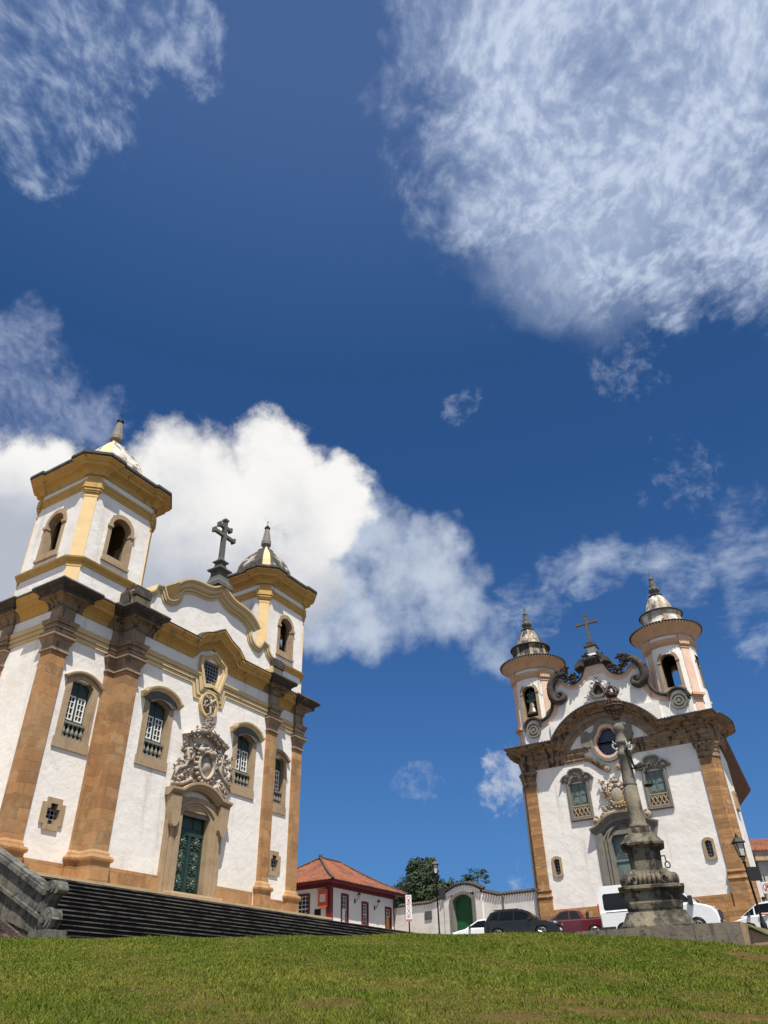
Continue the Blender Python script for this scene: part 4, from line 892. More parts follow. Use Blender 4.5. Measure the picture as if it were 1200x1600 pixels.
# big oculus
def quat(rx, rz, dx, zc, n=40, lobe=0.16):
    h = [(0, 1.0), (0.3, 0.97), (0.5, 0.85), (0.62, 0.66), (0.70, 0.50), (0.88, 0.38), (1.0, 0.12), (0.98, -0.2), (0.85, -0.5), (0.62, -0.78), (0.32, -0.95), (0, -1.0)]
    return [(dx+x*rx, zc+z*rz) for x, z in h]+[(dx-x*rx, zc+z*rz) for x, z in h[1:-1][::-1]]
O1 = quat(0.86, 1.05, 0, 17.2); O2 = quat(1.08, 1.32, 0, 17.25); O3 = quat(1.32, 1.62, 0, 17.3)
F = N_(); F.ring(O2, O1, 0.6, 0.0); 
of = F.build('oculus', pink, churchR)
F = N_(); F.ring(O3, O2, 0.3, -0.16)
for s in (-1, 1):
    F.prism([(s*x, z) for x, z in ((1.25, 17.0), (1.55, 16.95), (1.85, 17.1), (2.0, 17.45), (1.92, 17.8), (1.98, 18.05), (1.75, 18.35), (1.6, 18.1), (1.45, 18.2), (1.2, 18.0))], 0.2, -0.14)
F.build('oculus_surround', grey, of)
G = N_(); G.prism(quat(0.9, 1.1, 0, 17.2), 0.5, 0.48); G.build('pane', glassb, of)
G = N_()
for i in range(-4, 5): G.box(i*0.19-0.012, i*0.19+0.012, 0.40, 0.42, 16.3, 18.2)
for i in range(10): G.box(-0.9, 0.9, 0.38, 0.397, 16.32+i*0.2-0.012, 16.32+i*0.2+0.012)
G.build('glazing_bars', mat('blue_grey_bars', (0.10, 0.13, 0.2), 0.6), of)
# portal
F = N_(); F.ring(arch(0, 3.7, BR, 10.75, 0.9, 16), arch(0, 2.16, BR, 10.35, 0.75, 16), 0.7, 0.0)
for k, (wo_, wi_) in enumerate(((3.1, 2.9), (2.62, 2.42))): F.ring(arch(0, wo_, BR, 10.6, 0.85, 16), arch(0, wi_, BR, 10.55, 0.82, 16), 0.05, -0.09)
F.box(-1.98, -1.62, -0.14, 0.3, BR, 10.9); F.box(1.62, 1.98, -0.14, 0.3, BR, 10.9)
po = F.build('portal', grey, churchR)
D_ = N_(); D_.prism(arch(0, 2.2, BR, 10.35, 0.77, 14), 0.52, 0.46); D_.box(-1.08, 1.08, 0.36, 0.47, 9.0, 9.16)
for s in (-1, 1):
    for z0, z1 in ((5.6, 7.1), (7.25, 8.9), (9.3, 10.4)):
        for q, d in ((0, 0.42), (0.12, 0.39), (0.24, 0.36), (0.34, 0.33)):
            if z1-z0-2*q > 0.1: D_.box(*sorted((s*(0.10+q*0.9), s*(1.0-q*0.9))), d, d+0.05, z0+q, z1-q)
D_.box(-0.04, 0.04, 0.33, 0.47, BR, 10.9)
D_.build('door', greydoor, po)
F = N_(); hp = [(2.35, 11.0), (2.1, 11.08), (1.7, 11.25), (1.2, 11.62), (0.7, 11.82), (0, 11.9)]
pth = smooth_path(hp+mir(hp[:-1][::-1]), 4)
F.sweepF(pth, [(-0.1, 0), (0.20, 0), (0.26, 0.06), (0.40, 0.12), (0.48, 0.18), (0.48, 0.28), (-0.1, 0.32)], 0.12, side=-1)
F.prism([(x, z+0.02) for x, z in pth]+[(-1.9, 10.7), (1.9, 10.7)], 0.12, 0.0); F.build('portal_cornice', grey, po)
S = N_(); S.smooth = True; rnd = random.Random(21)
for s in (-1, 1):
    volute(S, s*1.85, -0.15, 11.75, 0.3, 0.10, 1.5, PI/2, s); S.ball((s*1.85, -0.1, 11.75), (0.26, 0.2, 0.26), 8, 5)
    S.tube([(s*1.9, -0.1, 11.45), (s*1.4, -0.2, 11.7), (s*0.9, -0.25, 12.1), (s*0.4, -0.2, 12.2)], [0.1, 0.13, 0.12, 0.08], 7)
    for (x, z, sz) in ((1.45, 11.85, 0.25), (1.1, 12.15, 0.28), (0.9, 12.45, 0.3), (0.75, 12.1, 0.25), (1.15, 12.7, 0.2), (0.35, 12.35, 0.26), (0.5, 12.6, 0.26), (0.75, 13.3, 0.3), (0.95, 13.7, 0.3), (0.85, 14.2, 0.26), (0.6, 13.9, 0.3), (1.05, 14.35, 0.25), (0.6, 12.9, 0.25)):
        leaf(S, s*x, -0.05, z, sz*1.15, 7, 1, rnd)
    S.tube([(s*0.55, -0.05, 13.0), (s*0.85, -0.15, 13.8), (s*1.1, -0.1, 14.55)], [0.1, 0.09, 0.03], 6)
S.ball((0, 0.0, 13.2), (0.55, 0.28, 0.75), 14, 8); S.ball((0, -0.05, 12.75), (0.62, 0.2, 0.3), 10, 6)
for k in range(16): an = 2*PI*k/16; S.ball((0.56*math.cos(an), -0.12, 13.2+0.74*math.sin(an)), (0.11, 0.12, 0.11), 6, 4)
for k in range(7): leaf(S, -0.35+0.7*k/6, -0.1, 14.25+0.1*(k % 2), 0.22, 5, 1, rnd)
S.ball((0, -0.12, 14.25), (0.34, 0.2, 0.16), 10, 5); S.ball((0, -0.12, 14.55), (0.1, 0.1, 0.14), 8, 5)
S.build('carved_crest', carvR, po)
# gable
gh = [(0, 23.35), (0.75, 23.35), (0.92, 22.9), (1.25, 22.45), (1.75, 22.18), (2.2, 22.25), (2.55, 22.6), (3.0, 22.85), (3.4, 22.6), (3.65, 22.0), (3.72, 21.2), (3.9, 20.5), (4.3, 20.0), (4.8, 19.75), (5.1, 19.75)]
arcR = [(5.73-0.66*math.cos(PI*k/8*1.05), 19.35+0.70*math.sin(PI*k/8*1.05)) for k in range(9)]
topR = gh+arcR+[(6.55, 19.1), (6.6, 17.4)]
G = N_(); gb_ = [(RRr*0.985*math.sin(t), cc+RRr*0.985*math.cos(t)) for t in [-t0+2*t0*k/20 for k in range(21)]]
G.prism([(x, z) for x, z in topR[::-1]]+[(-x, z) for x, z in topR[1:]]+[(-4.6, 17.4)]+[(x, max(z, 17.4)) for x, z in gb_]+[(4.6, 17.4)], 1.05, 0.32); ga = G.build('gable', whited, churchR)
G = N_()
band = smooth_path(gh[1:9], 3); band2 = smooth_path(gh[9:], 4)
for s in (-1, 1):
    G.part()
    for bnd in (band, band2):
        G.sweepF([(s*x, z) for x, z in bnd], [(-0.1, -0.42), (0.015, -0.42), (0.025, -0.40), (0.025, 0.0), (-0.1, 0.0)], 0.32, side=s)
    G.box(*sorted((s*0.0, s*0.8)), 0.30, 0.5, 22.6, 23.4)
G.build('gable_painted_band', pink, ga)
G = N_(); b3 = smooth_path(gh[9:], 4)+arcR+[(6.5, 19.25)]
b4 = smooth_path(gh[1:6], 3)
for s in (-1, 1):
    G.part(); G.sweepF([(s*x, z) for x, z in b3], [(-0.5, 0), (0.16, 0), (0.24, 0.08), (0.24, 0.18), (0.1, 0.24), (-0.6, 0.26)], 0.32, side=s)
    G.sweepF([(s*x, z) for x, z in b4], [(-0.5, 0), (0.08, 0), (0.10, 0.10), (-0.5, 0.14)], 0.32, side=s)
G.build('gable_coping', darks, ga)
for s in (-1, 1):
    V = N_(); V.smooth = True
    pth = smooth_path([(2.25, 23.15), (2.6, 23.22), (3.1, 23.1), (3.58, 22.62), (3.78, 21.95), (3.66, 21.3), (3.2, 20.98), (2.82, 21.2), (2.85, 21.6), (3.15, 21.68), (3.3, 21.45), (3.12, 21.35)], 3)
    V.tube([(s*x, 0.05, z) for x, z in pth], [0.21+0.12*math.sin(PI*min(1, i/22)) if i < 22 else 0.15 for i in range(len(pth))], 8)
    V.tube([(s*x, 0.22, z) for x, z in pth[:24]], 0.24, 6); V.tube([(s*3.1, 0.4, 21.35), (s*3.1, 0.0, 21.35)], 0.42, 14)
    rnd = random.Random(9)
    for k in range(14): t = k/13; leaf(V, s*(2.15+1.6*t), 0.0, 23.4-1.1*t*t, 0.36, 8, 1, rnd)
    for k in range(6): leaf(V, s*3.85, 0.05, 22.4-0.22*k, 0.25, 5, 1, rnd)
    for k in range(5): leaf(V, s*(1.55+0.2*k), 0.1, 22.4+0.15*abs(k-2), 0.46, 9, 1, rnd)
    V.build('scroll', darks if s else grey, ga)
    Ci = N_()
    for r, yy in ((0.62, 0.30),):
        Ci.prism([(s*5.73+r*math.cos(2*PI*k/28), 19.22+r*math.sin(2*PI*k/28)) for k in range(28)], 0.4, yy)
    cq = lambda r: [(s*5.73+r*math.cos(2*PI*k/28), 19.22+r*math.sin(2*PI*k/28)) for k in range(28)]
    Ci.prism(cq(0.6), 0.34, 0.24); Ci.ring(cq(0.62), cq(0.50), 0.3, 0.17); Ci.ring(cq(0.36), cq(0.24), 0.3, 0.18); Ci.prism(cq(0.13), 0.3, 0.15)
    Ci.build('round_relief', grey, ga)
Fr = N_(); tre = lambda r, n=30: [(r*(1+0.14*math.cos(3*(2*PI*k/n-PI/2)))*math.cos(2*PI*k/n), 21.25+1.1*r*(1+0.14*math.cos(3*(2*PI*k/n-PI/2)))*math.sin(2*PI*k/n)) for k in range(n)]
Fr.ring(tre(0.56), tre(0.36), 0.5, 0.18); rnd = random.Random(4); Fr.smooth = True
for k in range(14): an = 2*PI*k/14; leaf(Fr, 0.66*math.cos(an), 0.2, 21.25+0.72*math.sin(an), 0.2, 5, 1, rnd)
for s in (-1, 1): leaf(Fr, s*0.95, 0.2, 20.9, 0.25, 6, 1, rnd)
leaf(Fr, 0, 0.15, 22.15, 0.3, 8, 1, rnd)
fr = Fr.build('trefoil_window', grey, ga); G = N_(); G.prism(tre(0.37), 0.31, 0.295); G.build('pane', dark, fr)  # dark sheet on the solid gable, painted as the shade inside the opening
K = N_(); K.smooth = False
K.sweepF([(-0.78, 23.4), (0.78, 23.4)], [(-0.6, 0), (0.05, 0), (0.12, 0.1), (0.45, 0.3), (0.5, 0.42), (-0.9, 0.5)], 0.3, side=1)
for s in (-1, 1):
    K.prism([(s*0.7, 23.3), (s*1.0, 23.45), (s*1.5, 23.2), (s*1.45, 23.45), (s*1.0, 23.95), (s*0.6, 24.0)], 1.1, -0.15)
sq(K, [(0.75, 23.85), (0.55, 24.0), (0.45, 24.15)], 0, 0.6); sq(K, [(0.42, 24.9), (0.5, 24.98), (0.5, 25.08), (0.3, 25.2), (0.3, 25.4), (0.16, 25.45)], 0, 0.6)
K.smooth = True; rnd = random.Random(8)
for k in range(16): leaf(K, rnd.uniform(-0.8, 0.8), 0.1, rnd.uniform(23.7, 24.2), 0.36, 6, 1, rnd)
pk = K.build('cross_pedestal', darks, churchR)
K = N_(); sq(K, [(0.36, 24.1), (0.34, 24.3), (0.26, 24.5), (0.3, 24.75), (0.4, 24.9)], 0, 0.6); K.build('pedestal_shaft', whited, pk)
Cx = N_(); Cx.box(-0.1, 0.1, 0.5, 0.7, 25.4, 27.95); Cx.box(-0.8, 0.8, 0.51, 0.69, 27.12, 27.3)
for (x, z) in ((-0.8, 27.21), (0.8, 27.21), (0, 27.95)): Cx.box(x-0.12, x+0.12, 0.48, 0.72, z-0.12, z+0.12)
Cx.build('cross', greyd, churchR)
# round towers
def towerR(cx, s, bell):
    cy = 2.32; R = 1.92; Tt = lambda x, y, z: (cx+x, cy+y, z-BR)
    hh = 0.335; cuts = sorted({round(k*PI/2+q*hh, 5) for k in range(4) for q in (-1, 1)} | {round(k*PI/2+hh+(PI/2-2*hh)*j/10, 5) for k in range(4) for j in range(11)} | {round(k*PI/2-hh+2*hh*j/4, 5) for k in range(4) for j in range(5)})
    cuts = sorted({round(c % (2*PI), 4) for c in cuts})
    def shell(mb, r, z0, z1, zh0, zh1):
        for i, c0 in enumerate(cuts):
            c1 = cuts[(i+1) % len(cuts)]; c1 = c1 if c1 > c0 else c1+2*PI
            m_ = (c0+c1)/2; near = min(abs(((m_-k*PI/2+PI) % (2*PI))-PI) for k in range(4))
            zs = [z0, zh0, zh1, z1]
            for a_, b_ in zip(zs, zs[1:]):
                if near < hh and (a_, b_) == (zh0, zh1): continue
                mb.quad((r*math.sin(c0), -r*math.cos(c0), a_), (r*math.sin(c1), -r*math.cos(c1), a_), (r*math.sin(c1), -r*math.cos(c1), b_), (r*math.sin(c0), -r*math.cos(c0), b_))
    w = MB(Tt); w.smooth = True; shell(w, R, 17.3, 24.6, 20.25, 22.95); t = w.build('tower', whited, churchR)
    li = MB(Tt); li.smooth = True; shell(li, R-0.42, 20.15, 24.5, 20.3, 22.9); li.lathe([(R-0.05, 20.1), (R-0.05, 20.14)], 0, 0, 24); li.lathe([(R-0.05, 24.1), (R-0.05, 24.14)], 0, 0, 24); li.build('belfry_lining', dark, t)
    pl = MB(Tt)
    for k in range(4):
        pl.part(); a0 = PI/4+k*PI/2; al = [a0-0.17+0.34*j/4 for j in range(5)]
        ro = R+0.05
        poly = [(ro*math.sin(q), -ro*math.cos(q)) for q in al]+[((R-0.1)*math.sin(q), -(R-0.1)*math.cos(q)) for q in al[::-1]]
        pl.prismz(poly, 17.3, 23.75)
    pl.build('pilaster_strip', pink, t)
    m_ = MB(Tt)
    for k in range(4):
        m_.part(); a0 = PI/4+k*PI/2
        for (z0, z1, ro, hw) in ((19.42, 19.54, R+0.16, 0.20), (19.54, 19.72, R+0.30, 0.23), (19.25, 19.42, R+0.1, 0.18), (23.35, 23.45, R+0.1, 0.19), (23.5, 23.6, R+0.13, 0.2), (23.62, 24.4, R+0.2, 0.2)):
            if z0 == 23.35: m_.part()
            al = [a0-hw+2*hw*j/4 for j in range(5)]
            m_.prismz([(ro*math.sin(q), -ro*math.cos(q)) for q in al]+[((R-0.1)*math.sin(q), -(R-0.1)*math.cos(q)) for q in al[::-1]], z0, z1)
    m_.part(); m_.smooth = True
    m_.lathe([(R-0.1, 23.6), (R+0.06, 23.62), (R+0.07, 23.78), (R+0.11, 23.8), (R+0.12, 23.96), (R+0.18, 24.05), (R+0.18, 24.12), (R-0.1, 24.14)], 0, 0, 48, cap=False)
    m_.part(); m_.lathe([(R-0.1, 24.42), (R+0.10, 24.44), (R+0.16, 24.56), (R+0.22, 24.72), (R+0.36, 24.88), (R+0.50, 24.98), (R+0.54, 25.06), (R+0.72, 25.12), (R+0.8, 25.26), (R-0.1, 25.3)], 0, 0, 48, cap=False)
    m_.build('tower_moulding', pinko, t)
    tt = MB(Tt)
    for k in range(72):
        a_ = 2*PI*k/72; tt.tube([((R+0.9)*math.cos(a_), (R+0.9)*math.sin(a_), 25.28), (1.75*math.cos(a_), 1.75*math.sin(a_), 25.75)], 0.085, 5)
    tt.lathe([(R+0.84, 25.22), (1.7, 25.72)], 0, 0, 40, cap=False); tt.build('eaves_tiles', tiled, t)
    for k in range(4):
        co, si = [(1, 0), (0, 1), (-1, 0), (0, -1)][k]; fr_ = 0.04 if k == 0 else 0.15
        F = MB(lambda x, y, z: (cx+x*co-y*si, cy+x*si+y*co, z-BR))
        F.ring(arch(0, 1.56, 20.12, 22.48, 0.76, 14), arch(0, 1.14, 20.36, 22.42, 0.57, 14), -R+0.5, -R+fr_)
        if k == 0: F.box(-0.82, 0.82, -R-0.08, -R+0.3, 20.02, 20.16)
        for q in (-1, 1): F.box(*sorted((q*0.55, q*0.82)), -R-0.05+fr_, -R+0.4, 22.32, 22.46)
        F.build('belfry_opening', jamb, t)
    dm = MB(Tt); dm.smooth = True
    dm.lathe([(1.8, 25.68), (1.66, 25.74), (1.58, 26.0), (1.52, 26.6), (1.56, 26.82), (1.7, 26.86)], 0, 0, 40)
    dm.lathe([(1.3, 26.98), (1.12, 27.1), (1.04, 27.5), (0.92, 27.95), (0.70, 28.4), (0.50, 28.66), (0.44, 28.72)], 0, 0, 40)
    d_ = dm.build('dome', dome2 if s == -1 else dome, t)
    rb = MB(Tt); rb.smooth = True
    rb.lathe([(1.70, 26.84), (1.74, 26.88), (1.74, 26.95), (1.28, 27.02)], 0, 0, 40); rb.lathe([(0.44, 28.7), (0.56, 28.75), (0.56, 28.82), (0.3, 28.86)], 0, 0, 20); rb.build('dome_rim', tiled, d_)
    ri = MB(Tt)
    for k in range(8):
        ri.part(); a0 = PI/8+k*PI/4
        for prof in ([(1.66, 25.78), (1.58, 26.0), (1.52, 26.6), (1.56, 26.82)], [(1.12, 27.1), (1.04, 27.5), (0.92, 27.95), (0.70, 28.4), (0.50, 28.66)]):
            ri.loft([[((r+0.03)*math.sin(a0-0.09), -(r+0.03)*math.cos(a0-0.09), z), ((r+0.03)*math.sin(a0+0.09), -(r+0.03)*math.cos(a0+0.09), z), ((r-0.1)*math.sin(a0), -(r-0.1)*math.cos(a0), z)] for r, z in prof])
    ri.build('dome_rib', jamb, d_)
    fn = MB(Tt); fn.smooth = True
    fn.lathe([(0.26, 28.84), (0.2, 28.95), (0.36, 29.12), (0.44, 29.3), (0.40, 29.45), (0.30, 29.5), (0.33, 29.62), (0.24, 29.9), (0.24, 30.1), (0.17, 30.3), (0.22, 30.36), (0.2, 30.42), (0.11, 30.5), (0.10, 30.8), (0.015, 31.45)], 0, 0, 12)
    for k in range(8): a_ = 2*PI*k/8; fn.ball((0.38*math.cos(a_), 0.38*math.sin(a_), 29.35), (0.1, 0.1, 0.16), 6, 4); fn.ball((0.24*math.cos(a_), 0.24*math.sin(a_), 29.8), (0.06, 0.06, 0.12), 6, 4)
    fn.build('pinnacle', greyd, t)
    if bell:
        bb = MB(Tt); bb.smooth = True
        bb.lathe([(0.52, 20.75), (0.53, 20.8), (0.42, 20.98), (0.33, 21.3), (0.29, 21.6), (0.22, 21.75), (0.02, 21.8)], 0, -1.25, 20); bb.build('bell', bronze, t)
        yk = MB(Tt); yk.box(-0.45, 0.45, -1.35, -1.15, 21.8, 21.95); yk.smooth = True
        for q in (-1, 1):
            volute(yk, q*0.32, -1.38, 21.95, 0.2, 0.035, 1.2, PI/2, q, n=18); volute(yk, q*0.26, -1.38, 22.4, 0.18, 0.03, 1.2, -PI/2, -q, n=18); yk.tube([(q*0.08, -1.38, 21.9), (q*0.08, -1.38, 22.7)], 0.04, 6)
        yk.build('bell_yoke', verdi, t)
towerR(-5.80, -1, True); towerR(5.62, 1, False)
dp = N_(); dp.tube([(-7.15, 0.0, 14.9), (-7.2, 0.0, BR)], 0.05, 6); dp.build('downpipe', mat('grey_pipe', (0.12, 0.14, 0.17), 0.5), churchR)
print('right church ok')
# ------------------------------------------------------------------ ground
def lerp(x, tab):
    if x <= tab[0][0]: return tab[0][1]
    for (a, b), (c, d) in zip(tab, tab[1:]):
        if x <= c: return b+(d-b)*(x-a)/(c-a)
    return tab[-1][1]
CREST = [(-0.9, 0.098), (-0.47, 0.0930), (-0.2, 0.0885), (0.0, 0.0866), (0.18, 0.0842), (0.29, 0.0790), (0.40, 0.0668), (0.44, 0.0625), (0.9, 0.05)]
YC = [(-0.5, 23.5), (0.1, 25.0), (0.2, 24.6), (0.42, 22.8), (0.9, 22.0)]
FAR = [(36, 2.75), (42, 3.2), (46, 3.5), (50, 3.85), (56, 4.3), (62, 4.9), (70, 5.75), (79, 6.55), (100, 7.6), (200, 11), (900, 30)]
def gz(x, y):
    a = x/max(y, 1.0); a = max(-0.9, min(0.9, a)); s = lerp(a, CREST); yc = lerp(a, YC); zc = s*yc
    if y <= yc: z = -1.5+(zc+1.5)*(y/yc)
    elif y < 36: z = zc+(2.75-zc)*(y-yc)/(36-yc) if True else 0
    else: z = lerp(y, FAR)
    return z
def sheet(name, mats, ys, xs, dz=0, f=gz, **kw):
    mb = MB(); mb.smooth = True; rows = [mb.pts([(x, y, f(x, y)+dz) for x in xs]) for y in ys]
    for a, b in zip(rows, rows[1:]):
        for k in range(len(xs)-1): mb.face((a[k], a[k+1], b[k+1], b[k]))
    return mb.build(name, mats, **kw)
turf = mat('turf_soil', (0.085, 0.060, 0.024), 1.0, spec=0.0, vary=[(2.0, (0.13, 0.075, 0.038), 0.52, 0.66), (6, (0.05, 0.055, 0.014), 0.52, 0.66)], bump=(20, 0.6, 0.03))
cob = mat('cobbled_street', (0.13, 0.115, 0.10), 0.9, vary=[(4, (0.08, 0.07, 0.06), 0.45, 0.6)], bump=(6, 0.8, 0.04))
far = mat('distant_ground', (0.10, 0.10, 0.06), 0.95, vary=[(0.1, (0.07, 0.09, 0.04), 0.45, 0.6)])
yy_ = [-60, -30, -10, 0, 4]+[6+i*0.7 for i in range(44)]
sheet('ground', turf, yy_+[40], [-120, -60, -30]+[-24+i for i in range(49)]+[30, 60, 120], kind='structure')
sheet('street', cob, [39.5, 42, 46, 50, 56, 62, 70, 79, 100], [-70, -40, -20, -10, 0, 10, 20, 40, 70], 0.004, kind='structure')
sheet('hill', far, [99.5, 150, 200, 400, 900], [-900, -300, -100, 0, 100, 300, 900], -0.02, kind='structure')
for s in (-1, 1):
    sheet('far_field', far, [39.5, 60, 100], [s*69.5, s*120, s*300, s*900], -0.05, kind='structure')
# grass: blades as one mesh
rng = np.random.default_rng(5)
def grass_blades(n):
    u = rng.random(n); y = 9.4+(26.2-9.4)*u**0.92; 
    a = rng.uniform(-0.60, 0.56, n); x = a*y
    return x, y
N = 640000
gx, gy = grass_blades(N)
av = np.clip(gx/gy, -0.9, 0.9); sc_ = np.interp(av, [c[0] for c in CREST], [c[1] for c in CREST]); yc = np.interp(av, [c[0] for c in YC], [c[1] for c in YC])
keep = gy < yc+0.9
# thin worn patches
pat = (np.sin(gx*0.9+1.3*np.sin(gy*0.7))+np.sin(gy*1.1+gx*0.35+2)+np.sin(gx*2.3-gy*1.7)*0.6)
edge_ = 0.35*np.sin(gx*5.1+gy*3)+0.3*np.sin(gx*2.2-gy*6.3)
bare = ((gx-3.3)**2/3+(gy-10.95)**2/0.22 < 0.8+edge_)|((gx-1.2)**2/0.6+(gy-10.6)**2/0.08 < 0.8+edge_)|((gx-2.4)**2/1.6+(gy-11.9)**2/0.10 < 0.6+edge_)|((gx-8.6)**2/1.2+(gy-19.5)**2/2.0 < 1)|((gx+0.9)**2/0.25+(gy-11.8)**2/0.3 < 1)
keep &= ~((pat > 1.9) & (rng.random(N) < 0.35)); keep &= ~(bare & (rng.random(N) < 0.88))
gx, gy, av, sc_, yc, pat = [q[keep] for q in (gx, gy, av, sc_, yc, pat)]
zc = sc_*yc; gzv = np.where(gy <= yc, -1.5+(zc+1.5)*(gy/yc), zc+(2.75-zc)*(gy-yc)/(36-yc))-0.004
n = len(gx); hgt = rng.gamma(6, 0.0058, n)*(1+0.30*np.sin(gx*1.7+gy*0.8)+0.2*np.sin(gy*3.1-gx*2.2)); hgt = np.clip(hgt, 0.015, 0.13); wd = rng.uniform(0.003, 0.0065, n)*(gy/14)
an = rng.uniform(0, 2*PI, n); lean = rng.uniform(0.1, 0.9, n); la = rng.uniform(0, 2*PI, n)
cx_, sx_ = np.cos(an)*wd, np.sin(an)*wd
dx, dy = np.cos(la)*lean*hgt, np.sin(la)*lean*hgt
V = np.zeros((n, 4, 3), np.float32)
V[:, 0] = np.stack([gx-cx_, gy-sx_, gzv], 1); V[:, 1] = np.stack([gx+cx_, gy+sx_, gzv], 1)
V[:, 2] = np.stack([gx+dx*0.45+cx_*0.7, gy+dy*0.45+sx_*0.7, gzv+hgt*0.62], 1); V[:, 3] = np.stack([gx+dx, gy+dy, gzv+hgt*0.95], 1)
V2 = V.copy()
me = bpy.data.meshes.new('grass'); me.vertices.add(n*4); me.vertices.foreach_set('co', V.reshape(-1))
idx = (np.arange(n)*4)[:, None]+np.array([[0, 1, 2, 0, 2, 3]]); me.loops.add(n*6); me.loops.foreach_set('vertex_index', idx.reshape(-1).astype(np.int32))
me.polygons.add(n*2); me.polygons.foreach_set('loop_start', np.arange(n*2, dtype=np.int32)*3); me.polygons.foreach_set('loop_total', np.full(n*2, 3, np.int32))
me.update()
gm = bpy.data.materials.new('grass_blades'); gm.use_nodes = True; nt = gm.node_tree; p = P(gm)
tc = nd(nt, 'ShaderNodeTexCoord'); O = tc.outputs['Object']
c = mixc(nt, mrange(nt, noise(nt, O, 0.45, 4, 0.6), 0.38, 0.66), (0.088, 0.140, 0.011), (0.158, 0.178, 0.024))
c = mixc(nt, mrange(nt, noise(nt, O, 3.0, 4, 0.6), 0.45, 0.68, 0, 0.8), c, (0.05, 0.085, 0.006))
wn = nd(nt, 'ShaderNodeTexWhiteNoise'); wn.noise_dimensions = '3D'; nt.links.new(vth(nt, 'SNAP', O, (0.02, 0.02, 50.0)), wn.inputs[0])
c = mixc(nt, mrange(nt, wn.outputs[0], 0.72, 1.0, 0, 0.8, False), c, (0.27, 0.23, 0.07))
nt.links.new(c, p.inputs['Base Color']); p.inputs['Roughness'].default_value = 0.6; p.inputs['Specular IOR Level'].default_value = 0.08
me.materials.append(gm); go = bpy.data.objects.new('grass', me); COL.objects.link(go)
setp(go, 'short green lawn sloping up to the churches with bare patches', 'grass', kind='stuff')

# ------------------------------------------------------------------ stairway in front of the left church
def Ll(u, off, z): P_ = LO+dL*u+nL*off; return (P_.x, P_.y, z)
TS = lambda x, y, z: (x, y, z-2.4)
st = empty('stairway', (LC.x, LC.y, 2.4), YL, label='broad dark stone stairway climbing from the lawn to the ochre church', cat='stairs')
s_ = MB(TS); e_ = MB(TS); nstep = 13; rz_ = 0.18; tr = 0.31; zt = 4.86; y0 = -0.95
UR = [10.0, 19.8, 20.4, 20.8, 21.0, 21.2, 21.4, 21.6, 21.8, 22, 22, 22, 22, 22, 22]
rnd = random.Random(2)
for k in range(nstep):
    zz = zt-rz_*(k+1); yk = y0-tr*(k+1); xr = UR[min(k+1, len(UR)-1)]
    if zz < 2.45: break
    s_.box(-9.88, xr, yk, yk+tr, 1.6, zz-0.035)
    x = -9.86
    while x < xr:
        L_ = rnd.uniform(1.3, 2.8); x2 = min(x+L_, xr); j = rnd.uniform(-0.012, 0.014); jz = rnd.uniform(-0.008, 0.008)
        e_.box(x+0.006, x2-0.006, yk-0.085+j, yk+tr-0.09, zz-0.035, zz+jz); x = x2
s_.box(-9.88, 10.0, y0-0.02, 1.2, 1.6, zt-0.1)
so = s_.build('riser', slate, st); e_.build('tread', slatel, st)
L_ = MB(TS); x = -9.86; rnd = random.Random(6)
while x < 10.0:
    x2 = min(x+rnd.uniform(1.2, 2.6), 10.0); L_.box(x+0.006, x2-0.006, y0-0.05, 0.5, zt-0.10, zt+rnd.uniform(-0.01, 0.01)); x = x2
L_.box(-1.7, 1.7, -0.55, 0.3, zt, zt+0.17)
L_.build('landing', landing, st)
tb = MB(TS); tb.box(-9.5, 10.6, 0.2, 30, 0.8, zt-0.01); tb.box(-30, -9.5, 1.5, 30, 0.8, 4.0); tb.box(10.0, 19.6, -0.9, 14, 0.8, zt-0.15); tb.build('terrace', landing, kind='structure').name = 'terrace'
tbo = bpy.data.objects['terrace']; tbo.location = (LC.x, LC.y, 2.4); tbo.rotation_euler = (0, 0, YL)
# carved parapet at the left side of the stairs
pa = empty('parapet', (Ll(-10.15, 4.0, 0)[0], Ll(-10.15, 4.0, 0)[1], 2.3), YL, label='grey stone parapet ending in a carved scroll beside the dark stairway', cat='parapet')
o_ = (Ll(-10.15, 4.0, 0)[0]-LC.x, Ll(-10.15, 4.0, 0)[1]-LC.y)
TP = lambda x, y, z: (x+0.0, y, z-2.3)     # local: x along facade, y into building, origin at off 4
capm = mat('parapet_grey_stone', (0.135, 0.13, 0.112), 0.9, vary=[(1.8, (0.07, 0.068, 0.06), 0.42, 0.60, 0.9), (5, (0.02, 0.02, 0.018), 0.52, 0.64, 0.9), (0.8, (0.19, 0.16, 0.12), 0.52, 0.66, 0.7)], streak=((0.02, 0.019, 0.017), 0.8, 3.0, 0.52, 0.66), bump=(9, 0.5, 0.02))
def slopewall(mb, x0, x1, ya, za0, za1, yb, zb0, zb1): # side panels between two y stations
    mb.loft([[(x0, ya, za0), (x1, ya, za0), (x1, ya, za1), (x0, ya, za1)], [(x0, yb, zb0), (x1, yb, zb0), (x1, yb, zb1), (x0, yb, zb1)]])
q = MB(TP)
ya, yb = -0.1, 4.6
za, zb = 3.78, 5.98
slopewall(q, -0.16, 0.16, ya, za-0.75, za-0.12, yb, zb-0.85, zb-0.12)
slopewall(q, -0.26, 0.26, ya, za-0.12, za+0.04, yb, zb-0.12, zb+0.04)
slopewall(q, -0.20, 0.20, ya, za+0.04, za+0.12, yb, zb+0.04, zb+0.12)
slopewall(q, -0.23, 0.23, ya, za-0.82, za-0.70, yb, zb-0.92, zb-0.80)
